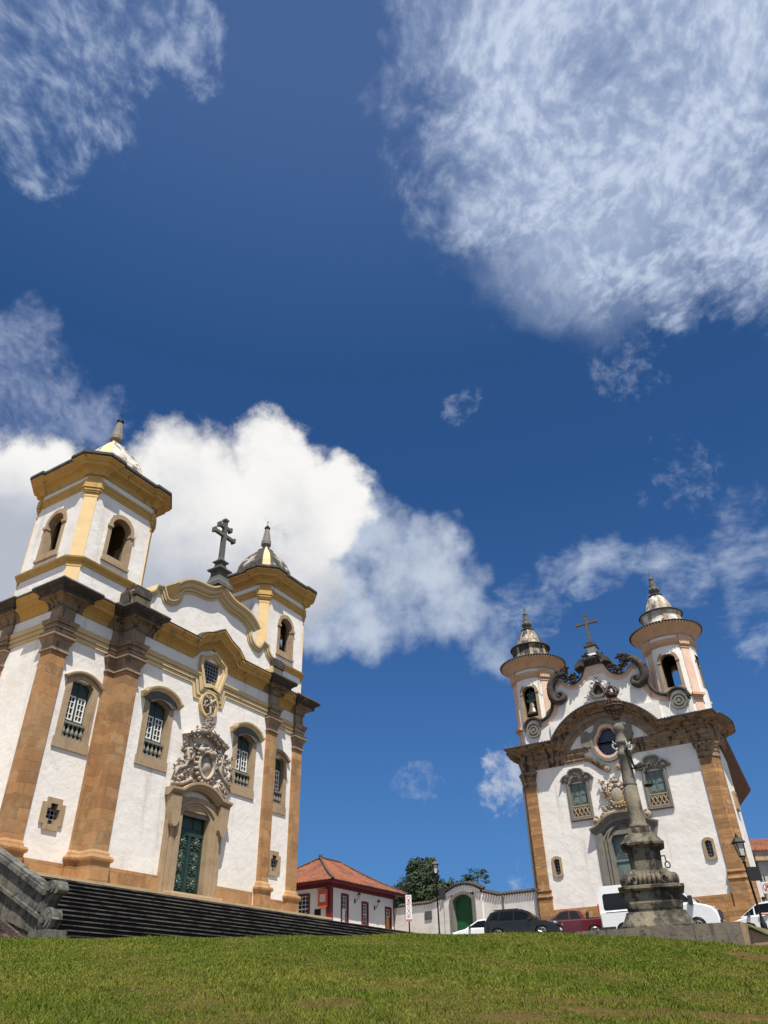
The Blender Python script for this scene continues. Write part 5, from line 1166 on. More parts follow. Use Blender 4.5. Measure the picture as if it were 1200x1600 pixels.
# slabs below
for k in range(6):
    t0_, t1_ = k/6, (k+1)/6; yk0, yk1 = ya+(yb-ya)*t0_+0.01, ya+(yb-ya)*t1_-0.01
    zz0, zz1 = za-0.82+(zb-0.92-za+0.82)*t0_, za-0.82+(zb-0.92-za+0.82)*t1_
    slopewall(q, -0.13-0.012*(k % 2), 0.15, yk0, zz0-0.45-0.1*k, zz0, yk1, zz1-0.55-0.1*k, zz1)
q.build('handrail', capm, pa)
q = MB(TP); q.box(-0.1, 0.2, 0.3, 4.6, 2.2, 2.9); slopewall(q, -0.08, 0.1, 0.3, 1.6, 2.3, 4.7, 1.6, 4.3); q.build('rubble_base', rubble, pa)
q = MB(TP); q.smooth = True
for xx in (-0.17, 0.17):
    volute(q, xx, -0.42, 2.98, 0.28, 0.0, 1)
q = MB(TP)
def disc(mb, yc_, zc_, r, x0, x1, n=22):
    mb.loft([[(x, yc_+r*math.cos(2*PI*k/n), zc_+r*math.sin(2*PI*k/n)) for k in range(n)] for x in (x0, x1)])
disc(q, -0.35, 2.98, 0.33, -0.2, 0.2); disc(q, -0.35, 2.98, 0.25, -0.24, 0.24); disc(q, -0.35, 2.98, 0.12, -0.28, 0.28)
disc(q, -0.38, 3.88, 0.20, -0.27, 0.27); disc(q, -0.38, 3.88, 0.12, -0.31, 0.31); disc(q, -0.60, 3.80, 0.13, -0.2, 0.2)
sp_pts = smooth_path([(0.05, 3.9), (-0.28, 4.0), (-0.42, 3.75), (-0.22, 3.45), (-0.15, 3.25), (-0.45, 3.2), (-0.62, 3.0)], 4)
q.loft([[(-0.19, y-0.10, z-0.05), (0.19, y-0.10, z-0.05), (0.19, y+0.12, z+0.06), (-0.19, y+0.12, z+0.06)] for y, z in sp_pts])
q.loft([[(-0.16, 0.1, 2.6), (0.16, 0.1, 2.6), (0.16, -0.4, 2.6), (-0.16, -0.4, 2.6)], [(-0.16, 0.1, 3.9), (0.16, 0.1, 3.9), (0.16, -0.22, 3.9), (-0.16, -0.22, 3.9)]])
disc(q, -0.05, 3.35, 0.16, -0.2, 0.2)
q.build('scroll_newel', capm, pa)
q = MB(TP); q.box(-0.42, 0.42, -0.9, 0.15, 1.9, 2.5); q.box(-0.36, 0.36, -0.84, 0.1, 2.5, 2.66)
q.build('newel_base', capm, pa)
bl = MB(TP); bl.smooth = True; bl.ball((0, 4.75, 6.28), 0.16, 10, 7); bl.tube([(0, 4.7, 6.0), (0, 4.7, 6.2)], 0.07, 8); bl.build('knob', greyd, pa)
# rubble wall under the parapet
rw = empty('rubble_wall', (Ll(-10.3, 4.0, 0)[0], Ll(-10.3, 4.0, 0)[1], 1.8), YL, label='dark rubble stone wall under the grey parapet at the left edge', cat='wall')
rnd = random.Random(12); q = MB(lambda x, y, z: (x, y, z-1.8))
q.loft([[(-0.15, 0.15, 1.5), (0.1, 0.15, 1.5), (0.1, 0.15, 2.35), (-0.12, 0.15, 2.35)], [(-0.15, 5.0, 1.5), (0.1, 5.0, 1.5), (0.1, 5.0, 4.6), (-0.12, 5.0, 4.6)]])
for _ in range(620):
    y = rnd.uniform(0.1, 5.0); zt_ = 2.35+(4.45-2.35)*(y-0.1)/4.9-0.25; z = rnd.uniform(2.0, max(2.1, zt_))
    q.ball((-0.19+rnd.uniform(-0.04, 0.03), y, z), (0.05+rnd.random()*0.04, rnd.uniform(0.07, 0.17), rnd.uniform(0.04, 0.09)), 6, 4)
q.build('stonework', rubble, rw)

# ------------------------------------------------------------------ pillory and its terrace
GT = mat('short_turf', (0.06, 0.085, 0.02), 0.95, vary=[(6, (0.12, 0.12, 0.04), 0.5, 0.7), (1.5, (0.04, 0.06, 0.015), 0.45, 0.65)], bump=(25, 0.8, 0.03))
te = empty('stone_terrace', (9.3, 22.9, 1.2), 0, label='low stained stone retaining terrace under the pillory', cat='terrace')
TT = lambda x, y, z: (x-9.3, y-22.9, z-1.2)
F1, F2, F3 = (3.6, 24.9), (9.3, 22.9), (12.6, 28.2)
q = MB(TT); rnd = random.Random(3)
def rwall(mb, a, b, z0, za, zb, th, step):
    a = Vector(a); b = Vector(b); d = (b-a); L_ = d.length; d.normalize(); n_ = Vector((-d.y, d.x)); t = 0
    while t < L_:
        t2 = min(L_, t+rnd.uniform(*step)); p0 = a+d*(t+0.006); p1 = a+d*(t2-0.006); j = rnd.uniform(0, 0.02)
        z1 = za+(zb-za)*t/L_; z2 = za+(zb-za)*t2/L_
        mb.loft([[(p0.x-n_.x*j, p0.y-n_.y*j, z0), (p0.x+n_.x*th, p0.y+n_.y*th, z0), (p0.x+n_.x*th, p0.y+n_.y*th, z1), (p0.x-n_.x*j, p0.y-n_.y*j, z1)], [(p1.x-n_.x*j, p1.y-n_.y*j, z0), (p1.x+n_.x*th, p1.y+n_.y*th, z0), (p1.x+n_.x*th, p1.y+n_.y*th, z2), (p1.x-n_.x*j, p1.y-n_.y*j, z2)]]); t = t2
rwall(q, F1, F2, 1.1, 2.08, 2.1, 0.4, (1.2, 2.2)); q.build('front_wall', retw, te)
q = MB(TT); rwall(q, F2, F3, 1.1, 2.1, 2.22, 0.4, (1.0, 1.8)); q.build('side_wall', retw2, te)
q = MB(TT); q.prismz([(3.9, 25.1), (9.2, 23.3), (12.3, 28.3), (8, 30.5), (4, 30)], 1.2, 2.05); q.build('paving', retw, te)
q = MB(TT); q.smooth = False
q.loft([[(9.75, 23.35, 2.0), (13.2, 29.2, 2.0), (10.9, 30.2, 2.0)], [(9.9, 23.9, 2.12), (12.8, 29.0, 2.36), (10.9, 29.8, 2.3)]]); q.build('turf', GT, te)
PX, PY, PZ = 7.72, 24.9, 2.07
pi_ = empty('pillory', (PX, PY, PZ), -0.30, label='tall weathered stone pillory column with iron globe, scales and sword', cat='monument')
pi_.scale = (0.97, 0.97, 1.02)
TQ = lambda x, y, z: (x, y, z-PZ)
q = MB(TQ)
def oct_(r, c): return octa(r, c)
def oloft(mb, prof, c=0.2): mb.loft([[(x, y, z) for x, y in oct_(r, r*c)] for r, z in prof])
oloft(q, [(1.03, 1.9), (1.04, 2.16), (1.0, 2.22), (0.87, 2.46), (0.85, 2.52)], 0.15); q.build('stepped_base', pilm, pi_)
q = MB(TQ); oloft(q, [(0.76, 2.5), (0.80, 2.6), (0.83, 2.74), (0.81, 2.92), (0.79, 3.04), (0.90, 3.07), (0.96, 3.10), (0.96, 3.17), (0.84, 3.20), (0.6, 3.22)], 0.18)
q.build('pedestal', pilm, pi_)
q = MB(TQ); q.smooth = True
q.loft([[(x, y, z) for x, y in oct_(r, r*0.2)] for r, z in [(0.55, 3.15), (0.56, 3.4), (0.5, 3.6)]])
for k in range(4):
    a_ = PI/4+k*PI/2; co, si = math.cos(a_), math.sin(a_)
    T_ = lambda x, y, z: (x*co-y*si, x*si+y*co, z-PZ)
    q.T = T_
    q.loft([[(0.86+0.17*math.cos(2*PI*j/18)*1.0, yy, 3.33+0.19*math.sin(2*PI*j/18)) for j in range(18)] for yy in (-0.2, 0.2)])
    for yy in (-0.2, 0.2): volute(q, 0.86, 0, 3.33, 0.001, 0.0001, 0.1, n=2)
    q.tube([(0.5, 0, 3.55), (0.72, 0, 3.5), (0.9, 0, 3.38)], [0.13, 0.14, 0.13], 8)
    for yy in (-0.22, 0.22): q.tube([(0.86+0.1*math.cos(j*0.7), yy, 3.33+0.1*math.sin(j*0.7)) for j in range(8)], 0.03, 5)
    a2 = k*PI/2; co2, si2 = math.cos(a2), math.sin(a2); q.T = lambda x, y, z: (x*co2-y*si2, x*si2+y*co2, z-PZ)
    for j in range(5): yy = (j-2)*0.12; q.tube([(0.56, yy, 3.56), (0.68, yy*1.1, 3.42), (0.66, yy*1.15, 3.2)], [0.055, 0.08, 0.05], 6)
q.T = TQ; q.build('scroll_block', pilm, pi_)
q = MB(TQ); oloft(q, [(0.47, 3.55), (0.47, 3.62), (0.50, 4.22), (0.56, 4.25), (0.66, 4.30), (0.67, 4.36), (0.6, 4.42), (0.5, 4.55), (0.46, 4.62), (0.36, 4.66)], 0.3); q.build('upper_block', pilm, pi_)
q = MB(TQ); q.box(-0.36, 0.36, -0.36, 0.36, 4.6, 4.82); q.smooth = True
q.lathe([(0.30, 4.82), (0.33, 4.88), (0.30, 4.94), (0.265, 5.0), (0.245, 5.4), (0.225, 6.1)], 0, 0, 20); q.build('column_base', pilm, pi_)
q = MB(TQ); q.smooth = True
q.lathe([(0.222, 6.11), (0.235, 6.13), (0.21, 6.2), (0.19, 7.0), (0.21, 7.02), (0.21, 7.16), (0.18, 7.2), (0.17, 7.42), (0.22, 7.46), (0.2, 7.52), (0.13, 7.78), (0.17, 7.84), (0.2, 7.95), (0.17, 8.06), (0.10, 8.12), (0.1, 8.3)], 0, 0, 20)
q.build('column_shaft', mat('pillory_grey_shaft', (0.175, 0.16, 0.13), 0.9, vary=[(2, (0.12, 0.11, 0.09), 0.45, 0.62, 0.85), (6, (0.05, 0.045, 0.04), 0.56, 0.68, 0.85)], bump=(10, 0.5, 0.02)), pi_)
q = MB(TQ); q.smooth = True
for k in range(4):
    a_ = k*PI/2+0.5; co, si = math.cos(a_), math.sin(a_)
    q.tube([(0.17*co, 0.17*si, 7.3), (0.26*co, 0.26*si, 7.24), (0.34*co, 0.34*si, 7.30), (0.36*co, 0.36*si, 7.38)], [0.035, 0.03, 0.03, 0.02], 6)
    q.tube([(0.17*co, 0.17*si, 7.42), (0.27*co, 0.27*si, 7.44), (0.33*co, 0.33*si, 7.52)], [0.03, 0.025, 0.015], 6); q.ball((0.34*co, 0.34*si, 7.4), 0.035, 6, 4)
q.build('hook', mat('lichened_hook', (0.42, 0.40, 0.35), 0.8), pi_)
q = MB(TQ); R_ = 0.33; zc_ = 8.68
for k in range(6):
    a_ = PI*k/6; q.tube([(R_*math.cos(t)*math.cos(a_), R_*math.cos(t)*math.sin(a_), zc_+R_*math.sin(t)) for t in [2*PI*j/24 for j in range(25)]], 0.014, 4)
for zz in (-0.22, -0.12, 0, 0.12, 0.22):
    r = math.sqrt(R_*R_-zz*zz); q.tube([(r*math.cos(2*PI*j/24), r*math.sin(2*PI*j/24), zc_+zz) for j in range(25)], 0.014 if zz else 0.03, 4)
q.tube([(0, 0, 8.25), (0, 0, 9.1)], 0.02, 6); q.lathe([(0.1, 8.2), (0.13, 8.3), (0.08, 8.36)], 0, 0, 10)
q.build('armillary_globe', rust, pi_)
q = MB(TQ); q.lathe([(0.16, 9.02), (0.2, 9.06), (0.2, 9.14), (0.17, 9.14)], 0, 0, 16)
for k in range(6):
    a_ = 2*PI*k/6; co, si = math.cos(a_), math.sin(a_)
    q.tube([(0.19*co, 0.19*si, 9.1), (0.26*co, 0.26*si, 9.22), (0.17*co, 0.17*si, 9.36), (0.02*co, 0.02*si, 9.38)], 0.025, 5); q.ball((0.2*co, 0.2*si, 9.2), 0.05, 6, 4)
q.ball((0, 0, 9.42), 0.05, 8, 5); q.tube([(0, 0, 9.42), (0, 0, 9.58)], 0.015, 5); q.tube([(-0.05, 0, 9.52), (0.05, 0, 9.52)], 0.012, 5)
q.build('crown', rust, pi_)
q = MB(TQ); q.tube([(0.12, -0.2, 7.28), (0.19, -0.24, 6.95), (0.27, -0.26, 6.52)], [0.05, 0.05, 0.02], 6); q.tube([(0.04, -0.22, 7.2), (0.22, -0.25, 7.14)], 0.03, 6); q.build('sword', iron, pi_)
q = MB(TQ); q.tube([(0.12, -0.12, 6.62), (0.3, -0.14, 6.60), (0.66, -0.15, 6.68)], 0.028, 6); q.ball((0.3, -0.14, 6.66), 0.06, 6, 4)
for k in range(3): a_ = 2*PI*k/3; q.tube([(0.58, -0.15, 6.60), (0.58+0.13*math.cos(a_), -0.15+0.13*math.sin(a_), 6.06)], 0.007, 4)
q.tube([(0.58, -0.15, 6.67), (0.58, -0.15, 6.58)], 0.012, 5); q.lathe([(0.15, 6.06), (0.145, 6.03), (0.09, 6.0)], 0.58, -0.15, 14); q.build('scales', iron, pi_)
q = MB(TQ); q.tube([(0.48, -0.2, 4.0), (0.60, -0.24, 4.0), (0.61, -0.24, 3.85)], 0.02, 6); q.tube([(0.63+0.075*math.cos(t), -0.24, 3.75+0.085*math.sin(t)) for t in [2*PI*j/16 for j in range(17)]], 0.018, 6); q.build('iron_shackle', iron, pi_)
print('ground + pillory ok')
# ------------------------------------------------------------------ white house with a tiled roof
HX, HY = -5.4, 70.0; HG = 6.1; EAVE = 10.42
SH = 0.886
house = empty('house', (HX*SH, HY*SH, HG*SH), YL, label='white single storey house with terracotta hip roof and dark red trim', cat='house')
house.scale = (SH, SH, SH)
TH = lambda x, y, z: (x, y, z-HG)   # local x along the sunny front (away from viewer), y into the house, world z
HL_, HD = 10.6, 8.0
wallh = mat('limewashed_wall', (0.78, 0.76, 0.72), 0.9, vary=[(0.7, (0.68, 0.65, 0.60), 0.5, 0.72, 0.5)], bump=(3, 0.3, 0.02))
q = MB(TH)
fw = [(1.6, 2.75, 7.15, 9.45), (4.85, 5.95, 7.2, 9.1), (8.85, 9.95, 6.5, 9.0)]
q.wall(0, HL_, HG-1, EAVE-0.35, 0.4, 0, fw)
q.T = lambda x, y, z: (y, x, z-HG); q.wall(0, HD, HG-1, EAVE-0.35, 0.4, 0, [(2.1, 3.9, 7.2, 9.45)])
q.T = TH; q.box(HL_-0.02, HL_, 0, HD, HG-1, EAVE-0.35); q.build('wall', wallh, house)
q = MB(TH); q.box(0.6, 0.8, 0.6, HD, HG-1, EAVE-0.4); q.box(0.6, HL_-0.4, 0.6, 0.8, HG-1, EAVE-0.4); q.build('inner_wall', dark, house)
q = MB(TH); q.box(-0.16, 0.28, -0.12, 0.3, HG-1, EAVE-0.3); q.build('corner_post', redp, house)
q = MB(TH); q.box(HL_-0.25, HL_+0.05, -0.06, 0.3, HG-1, EAVE-0.3); q.build('corner_post', redp, house)
q = MB(TH); q.box(-0.12, HL_+0.1, -0.08, 0.0, EAVE-0.62, EAVE-0.3); q.box(-0.08, 0.0, 0.0, HD, EAVE-0.62, EAVE-0.3)
q.box(-0.75, HL_+0.75, -0.75, 0.3, EAVE-0.34, EAVE-0.22); q.box(-0.75, 0.3, 0.3, HD+0.7, EAVE-0.34, EAVE-0.22)
q.box(-0.80, HL_+0.80, -0.80, -0.75, EAVE-0.36, EAVE-0.12); q.box(-0.80, -0.75, -0.75, HD+0.7, EAVE-0.36, EAVE-0.12)
q.build('eaves', redp, house)
# roof with real tile rows
q = MB(TH); ov_ = 0.95; RZ = 13.0; a_ = HD/2
c0, c1, c2, c3 = (-ov_, -ov_), (HL_+ov_, -ov_), (HL_+ov_, HD+ov_), (-ov_, HD+ov_)
p0, p1 = (a_, a_), (HL_-a_+0.6, a_)
def slope(A_, B_, C_, D_, n_rows, kicks=True):
    """A,B eave ends; D,C ridge ends; corrugated"""
    A3, B3, C3, D3 = [Vector(p) for p in (A_, B_, C_, D_)]
    L_ = (B3-A3).length; n = int(L_/0.22)*4; nrm = (B3-A3).cross(D3-A3).normalized()
    if nrm.z < 0: nrm = -nrm
    rows = []; ax = (B3-A3).normalized()
    m = 8
    for j in range(m+1):
        t = j/m; s0 = A3.lerp(D3, t); s1 = B3.lerp(C3, t); row = []
        x0 = (s0-A3).dot(ax); x1 = (s1-A3).dot(ax)
        sag = -0.16*math.sin(PI*t)
        for i in range(n+1):
            xx = i*L_/n; xx = min(max(xx, x0), x1)
            base = A3+ax*xx+((s0-A3)-ax*x0)
            h = 0.055*math.cos(2*PI*xx/0.22)
            row.append(tuple(base+nrm*h+Vector((0, 0, sag))))
        rows.append(q.pts(row))
    for r0, r1 in zip(rows, rows[1:]):
        for i in range(n): q.face((r0[i], r0[i+1], r1[i+1], r1[i]))
ez = EAVE-0.16
slope((*c0, ez), (*c1, ez), (*p1, RZ), (*p0, RZ), 8); slope((*c3, ez), (*c0, ez), (*p0, RZ), (*p0, RZ), 8)
slope((*c2, ez), (*c3, ez), (*p0, RZ), (*p1, RZ), 8); slope((*c1, ez), (*c2, ez), (*p1, RZ), (*p1, RZ), 8)
rf = q.build('roof', tile, house)
q = MB(TH); q.smooth = True
for A_, B_ in ((c0, p0), (c1, p1), (c3, p0), (c2, p1), (p0, p1)):
    za = RZ if A_ in (p0, p1) else ez
    pts = [(A_[0]+(B_[0]-A_[0])*t, A_[1]+(B_[1]-A_[1])*t, za+(RZ-za)*t+0.05-(0.16*math.sin(PI*t) if za != RZ else 0)) for t in [k/10 for k in range(11)]]
    q.tube(pts, 0.12, 6)
q.box(p0[0]-0.12, p0[0]+0.12, p0[1]-0.12, p0[1]+0.12, RZ, RZ+0.32); q.build('ridge_tiles', tiled, rf)
def housewin(T, x0, x1, z0, z1, parent, door=None):
    f = MB(T); fr = 0.16
    f.box(x0-fr, x0, -0.06, 0.2, z0-fr, z1+fr); f.box(x1, x1+fr, -0.06, 0.2, z0-fr, z1+fr); f.box(x0, x1, -0.06, 0.2, z1, z1+fr+0.03); f.box(x0, x1, -0.06, 0.2, z0-fr, z0)
    fo = f.build('window' if door is None else 'door', redp, parent)
    if door is None:
        g = MB(T); g.box(x0, x1, 0.14, 0.16, z0, z1); g.build('pane', glassd, fo)
        g = MB(T); muntins(g, x0, x1, z0, z1, 4, 6, 0.12, 0.03, 0.03, 0.05); g.box(x0, x1, 0.075, 0.089, (z0+z1)/2-0.04, (z0+z1)/2+0.04); g.build('glazing_bars', whitep, fo)
    else:
        g = MB(T); g.box(x0, x1, 0.12, 0.16, z0, z1-0.62); g.box(x0+0.1, x1-0.1, 0.10, 0.12, z0+0.2, z0+0.9); g.box(x0+0.1, x1-0.1, 0.10, 0.12, z0+1.0, z1-0.75); g.build('door_leaf', door, fo)
        g = MB(T); g.box(x0, x1, 0.14, 0.16, z1-0.6, z1); g.build('pane', glassd, fo); g = MB(T); muntins(g, x0, x1, z1-0.6, z1, 3, 2, 0.12, 0.03, 0.03, 0.05); g.build('glazing_bars', whitep, fo)
    return fo
w1 = housewin(TH, 1.76, 2.6, 7.3, 9.3, house); g = MB(TH); g.box(1.76, 2.3, 0.04, 0.07, 7.3, 8.3); g.build('shutter_leaf', whitep, w1)
housewin(TH, 5.0, 5.8, 7.35, 8.98, house); housewin(TH, 8.98, 9.82, 6.5, 8.9, house, yellowd)
TH2 = lambda x, y, z: (y, x, z-HG); housewin(TH2, 2.25, 3.75, 7.35, 9.3, house)
# small things hanging on the house
def walllamp(x, z, lab):
    o = empty('wall_lamp', (HX*SH+dL.x*x*SH, HY*SH+dL.y*x*SH, z*SH), YL, label=lab, cat='lamp', group='wall lanterns on the house front')
    m = MB(); m.tube([(0, 0, -0.25), (0, -0.15, -0.3), (0, -0.35, -0.05), (0, -0.42, 0.25), (0, -0.42, 0.18)], 0.025, 5); m.box(-0.07, 0.07, -0.03, 0, -0.42, -0.1); m.build('bracket', iron, o)
    m = MB(); m.lathe([(0.06, -0.18), (0.13, 0.12)], 0, -0.42, 4, PI/4); m.build('glass', mat('lamp_glass', (0.5, 0.5, 0.46), 0.3), o) if 'lamp_glass' not in MATS else m.build('glass', MATS['lamp_glass'], o)
    m = MB(); m.lathe([(0.17, 0.12), (0.14, 0.17), (0.04, 0.28), (0.02, 0.36)], 0, -0.42, 4, PI/4); m.build('cap', iron, o)
walllamp(3.75, 9.35, 'wall lantern between the two windows of the house front'); walllamp(7.0, 9.1, 'wall lantern near the yellow door of the house')
hs = empty('hanging_sign', ((HX-0.86*0.75+0.02)*SH, (HY+0.51*0.75-0.35)*SH, 9.0*SH), YL+PI/2, label='orange and red hanging sign on the house wall by the corner post', cat='sign')
m = MB(); m.box(-0.42, 0.42, -0.03, 0.03, -0.65, 0.55); m.build('panel', mat('orange_red_panel', (0.55, 0.09, 0.03), 0.6), hs)
m = MB(); m.box(-0.25, 0.27, -0.036, -0.031, -0.3, 0.22); m.box(-0.25, 0.27, 0.031, 0.036, -0.3, 0.22); m.build('pale_patch', mat('pale_pink_print', (0.72, 0.5, 0.46), 0.6), hs)
m = MB(); m.box(-0.2, 0.2, -0.040, -0.036, -0.02, 0.02); m.box(-0.2, 0.12, -0.040, -0.036, -0.14, -0.10); m.build('lettering', redp, hs)
m = MB(); m.tube([(-0.5, 0, 0.6), (0.55, 0, 0.6)], 0.02, 5); m.tube([(0.5, 0, 0.6), (0.5, 0, 0.75)], 0.02, 5); m.build('bracket', iron, hs)
pq = MB(lambda x, y, z: (y, x, z)); pq.box(-0.28, 0.28, -0.04, 0.0, -0.22, 0.22)
po_ = pq.build('plaque', iron, label='black plaque on the white house wall under the hanging sign', cat='plaque'); po_.location = ((HX-0.86*1.25)*SH, (HY+0.51*1.25)*SH, 7.95*SH); po_.rotation_euler = (0, 0, YL)

# ------------------------------------------------------------------ long white wall with the green gate
W0, W1 = Vector((-0.07, 70.0)), Vector((10.6, 59.4)); wd_ = (W1-W0); WL = wd_.length; wd_.normalize(); WY = math.atan2(wd_.y, wd_.x)
wl = empty('garden_wall', (W0.x, W0.y, 5.5), WY, label='long white plastered wall with tile coping and arched gateway', cat='wall')
def TW(x, y, z): return (x, y, z-5.5)
def wtop(x): t = x/WL; return 8.10+(7.72-8.10)*t
gate0, gate1 = 6.45, 8.8; gc = 7.62
wwm = mat('peeling_white_wall', (0.77, 0.74, 0.69), 0.92, vary=[(0.8, (0.60, 0.55, 0.49), 0.46, 0.68, 0.7), (2.4, (0.36, 0.30, 0.25), 0.60, 0.74, 0.7)], bump=(3, 0.4, 0.03), streak=((0.42, 0.37, 0.31), 0.45, 1.2, 0.58, 0.8))
m = MB(TW)
for a, b in ((0, gate0), (gate1, WL)):
    m.part(); m.prism([(a, 3.5), (b, 3.5), (b, wtop(b)), (a, wtop(a))], 0.45, 0.0)
m.prism([(gate0-0.75, 3.5), (gate0, 3.5), (gate0, 8.4), (gate0-0.75, 8.4)], 0.6, -0.08); m.prism([(gate1, 3.5), (gate1+0.75, 3.5), (gate1+0.75, 8.4), (gate1, 8.4)], 0.6, -0.08)
m.prism([(gate0-0.75, 8.3), (gate1+0.75, 8.3)]+arch(gc, 3.7, 8.3, 8.38, 0.5, 14)[2:], 0.62, -0.12)
for s, g_ in ((-1, gate0-0.75), (1, gate1+0.75)):
    pts = [(g_, wtop(g_)-0.2), (g_, 8.4), (g_+s*0.6, wtop(g_)+0.15), (g_+s*1.6, wtop(g_+s*1.6))]
    m.prism(pts+[(g_+s*1.6, wtop(g_)-0.4)], 0.44, 0.003)
m.build('masonry', wwm, wl)
m = MB(TW)
for a, b in ((0, gate0-0.75), (gate1+0.75, WL)):
    x = a
    while x < b:
        z = wtop(x)
        if abs(x-gc) < 3.7: z += 0.4*max(0, 1-(abs(x-gc)-1.9)/1.6)
        m.tube([(x, -0.13, z+0.0), (x, 0.22, z+0.16)], 0.095, 6); m.tube([(x, 0.22, z+0.16), (x, 0.7, z-0.02)], 0.095, 6); x += 0.24
for k in range(18):
    p_ = arch(gc, 3.95, 8.3, 8.46, 0.52, 17)[2:][k]; m.tube([(p_[0], -0.26, p_[1]-0.02), (p_[0], 0.3, p_[1]+0.12)], 0.11, 6)
m.build('tile_coping', tiled, wl)
m = MB(TW); m.ring(arch(gc, 2.6, 3.5, 7.95, 0.5, 12), arch(gc, 1.95, 3.5, 7.85, 0.4, 12), 0.5, -0.16); gf = m.build('gate', grey, wl)
m = MB(TW); m.prism(arch(gc, 2.0, 3.5, 7.86, 0.41, 12), 0.32, 0.26)
for k in range(9): x = gc-0.9+k*0.225; m.box(x-0.012, x+0.012, 0.24, 0.26, 3.5, 7.9)
m.build('gate_leaf', greeng, gf)
m = MB(TW); m.box(3.55, 4.3, -0.06, 0.0, 6.85, 7.45); m.build('plaque', greyd, wl)
m = MB(TW); m.tube([(11.5, -0.05, 3.5), (11.5, -0.05, wtop(11.5))], 0.06, 6); m.build('downpipe', greyd, wl)

# ------------------------------------------------------------------ house behind, at the right edge
hb = empty('house', (25.9, 58.0, 4.6), 0.05, label='tile roofed house cut off by the right edge beyond the right church', cat='house')
m = MB(); m.box(0, 12, 0, 8, -1.5, 4.45); m.build('wall', mat('grey_house_wall', (0.36, 0.35, 0.34), 0.9, vary=[(1.5, (0.22, 0.18, 0.14), 0.45, 0.62, 0.8)]), hb)
m = MB()
for k in range(50):
    x = -0.5+k*0.25; m.tube([(x, -0.6, 5.0), (x, 3.6, 6.5)], 0.11, 6)
m.loft([[(-0.6, -0.55, 4.9), (12.6, -0.55, 4.9), (12.6, -0.55, 4.98), (-0.6, -0.55, 4.98)], [(-0.6, 3.6, 6.4), (12.6, 3.6, 6.4), (12.6, 3.6, 6.48), (-0.6, 3.6, 6.48)]]); m.build('roof', tile, hb)
m = MB(); m.box(-0.3, 12.4, -0.45, 0, 4.42, 4.9); m.build('eaves', jamb, hb)
m = MB(); m.box(0.45, 1.6, -0.03, 0.05, 1.4, 3.4); m.build('window', glassd, hb)

# ------------------------------------------------------------------ street furniture
def lantern_post(x, y, lean, h, lab, board, sc_=1.0):
    z = gz(x, y) if y > 30 else 2.3
    o = empty('street_lamp', (x, y, z), 0.0, label=lab, cat='street lamp', group='lantern posts')
    T = lambda a, b, c: (a+lean*c/h, b, c)
    m = MB(T); m.smooth = True; m.lathe([(0.11, -0.3), (0.11, 0.35), (0.08, 0.42), (0.045, 0.6), (0.035, h-0.75), (0.07, h-0.72), (0.045, h-0.66), (0.03, h-0.58)], 0, 0, 10); m.build('post', iron, o)
    m = MB(T)
    for k in range(4):
        a = PI/4+k*PI/2; co, si = math.cos(a), math.sin(a)
        m.tube([(0.03*co, 0.03*si, h-0.62), (0.12*co, 0.12*si, h-0.5), (0.19*co, 0.19*si, h-0.05)], 0.016*sc_, 5)
    m.lathe([(0.27, h-0.05), (0.27, h-0.02), (0.14, h+0.12), (0.06, h+0.17), (0.06, h+0.2), (0.02, h+0.3)], 0, 0, 4, PI/4)
    m.lathe([(0.1, h-0.52), (0.12, h-0.49)], 0, 0, 4, PI/4); ln = m.build('lantern', iron, o)
    m = MB(T); m.lathe([(0.10, h-0.48), (0.17, h-0.06)], 0, 0, 4, PI/4)
    m.build('glass', MATS['lamp_glass'], ln)
    if board:
        bx, bz, bw, bh = board; m = MB(T); m.box(bx-bw/2, bx+bw/2, -0.09, -0.05, bz-bh/2, bz+bh/2); m.build('sign_board', mat('black_board', (0.01, 0.01, 0.012), 0.5) if 'black_board' not in MATS else MATS['black_board'], o)
    return o
lantern_post(13.0, 30.0, -0.12, 3.05, 'black lantern post with square black board at the right edge', (0.20, 1.95, 0.46, 0.46))
lantern_post(2.43, 46.5, -0.03, 4.0, 'slender lantern post in front of the white wall and trees', (0.28, 2.45, 0.36, 0.6))
lantern_post(-4.55, 64.0, 0.0, 3.35, 'lantern post standing in front of the house corner post', None)
# parking sign
s2_dz = 0.33
sg = empty('road_sign', (0.83, 48.5, gz(0.83, 48.5)), 0.02, label='tall narrow white parking sign with two red rings on a dark pole', cat='sign')
m = MB(); m.tube([(0, 0, -0.2), (0, 0, 2.55)], 0.04, 8); m.build('pole', iron, sg)
m = MB(); m.box(-0.17, 0.17, -0.07, -0.05, 1.15, 2.52); m.build('panel', mat('sign_white', (0.72, 0.70, 0.68), 0.5), sg)
red_ = mat('sign_red', (0.5, 0.02, 0.03), 0.5); blk_ = mat('sign_black', (0.03, 0.03, 0.03), 0.5)
m = MB()
def cring(mb, cx, cz, r, t, y): n = 20; f = lambda q: [(cx+q*math.cos(2*PI*k/n), cz+q*math.sin(2*PI*k/n)) for k in range(n)]; mb.ring(f(r), f(r-t), y+0.004, y)
cring(m, 0, 2.37, 0.11, 0.028, -0.075); cring(m, 0, 2.08, 0.11, 0.028, -0.075); m.tube([(-0.07, -0.078, 2.01), (0.07, -0.078, 2.15)], 0.012, 4); m.prism([(-0.03, 2.18), (0.03, 2.18), (0.06, 2.27), (-0.06, 2.27)], -0.071, -0.075); m.build('red_rings', red_, sg)
m = MB(); cring(m, 0, 1.82, 0.09, 0.02, -0.075); cring(m, 0, 1.57, 0.09, 0.02, -0.075); m.box(-0.02, 0.02, -0.075, -0.071, 1.67, 1.74); m.box(-0.1, 0.06, -0.075, -0.071, 1.36, 1.39); m.box(-0.1, 0.1, -0.075, -0.071, 1.42, 1.44); m.build('black_marks', blk_, sg)
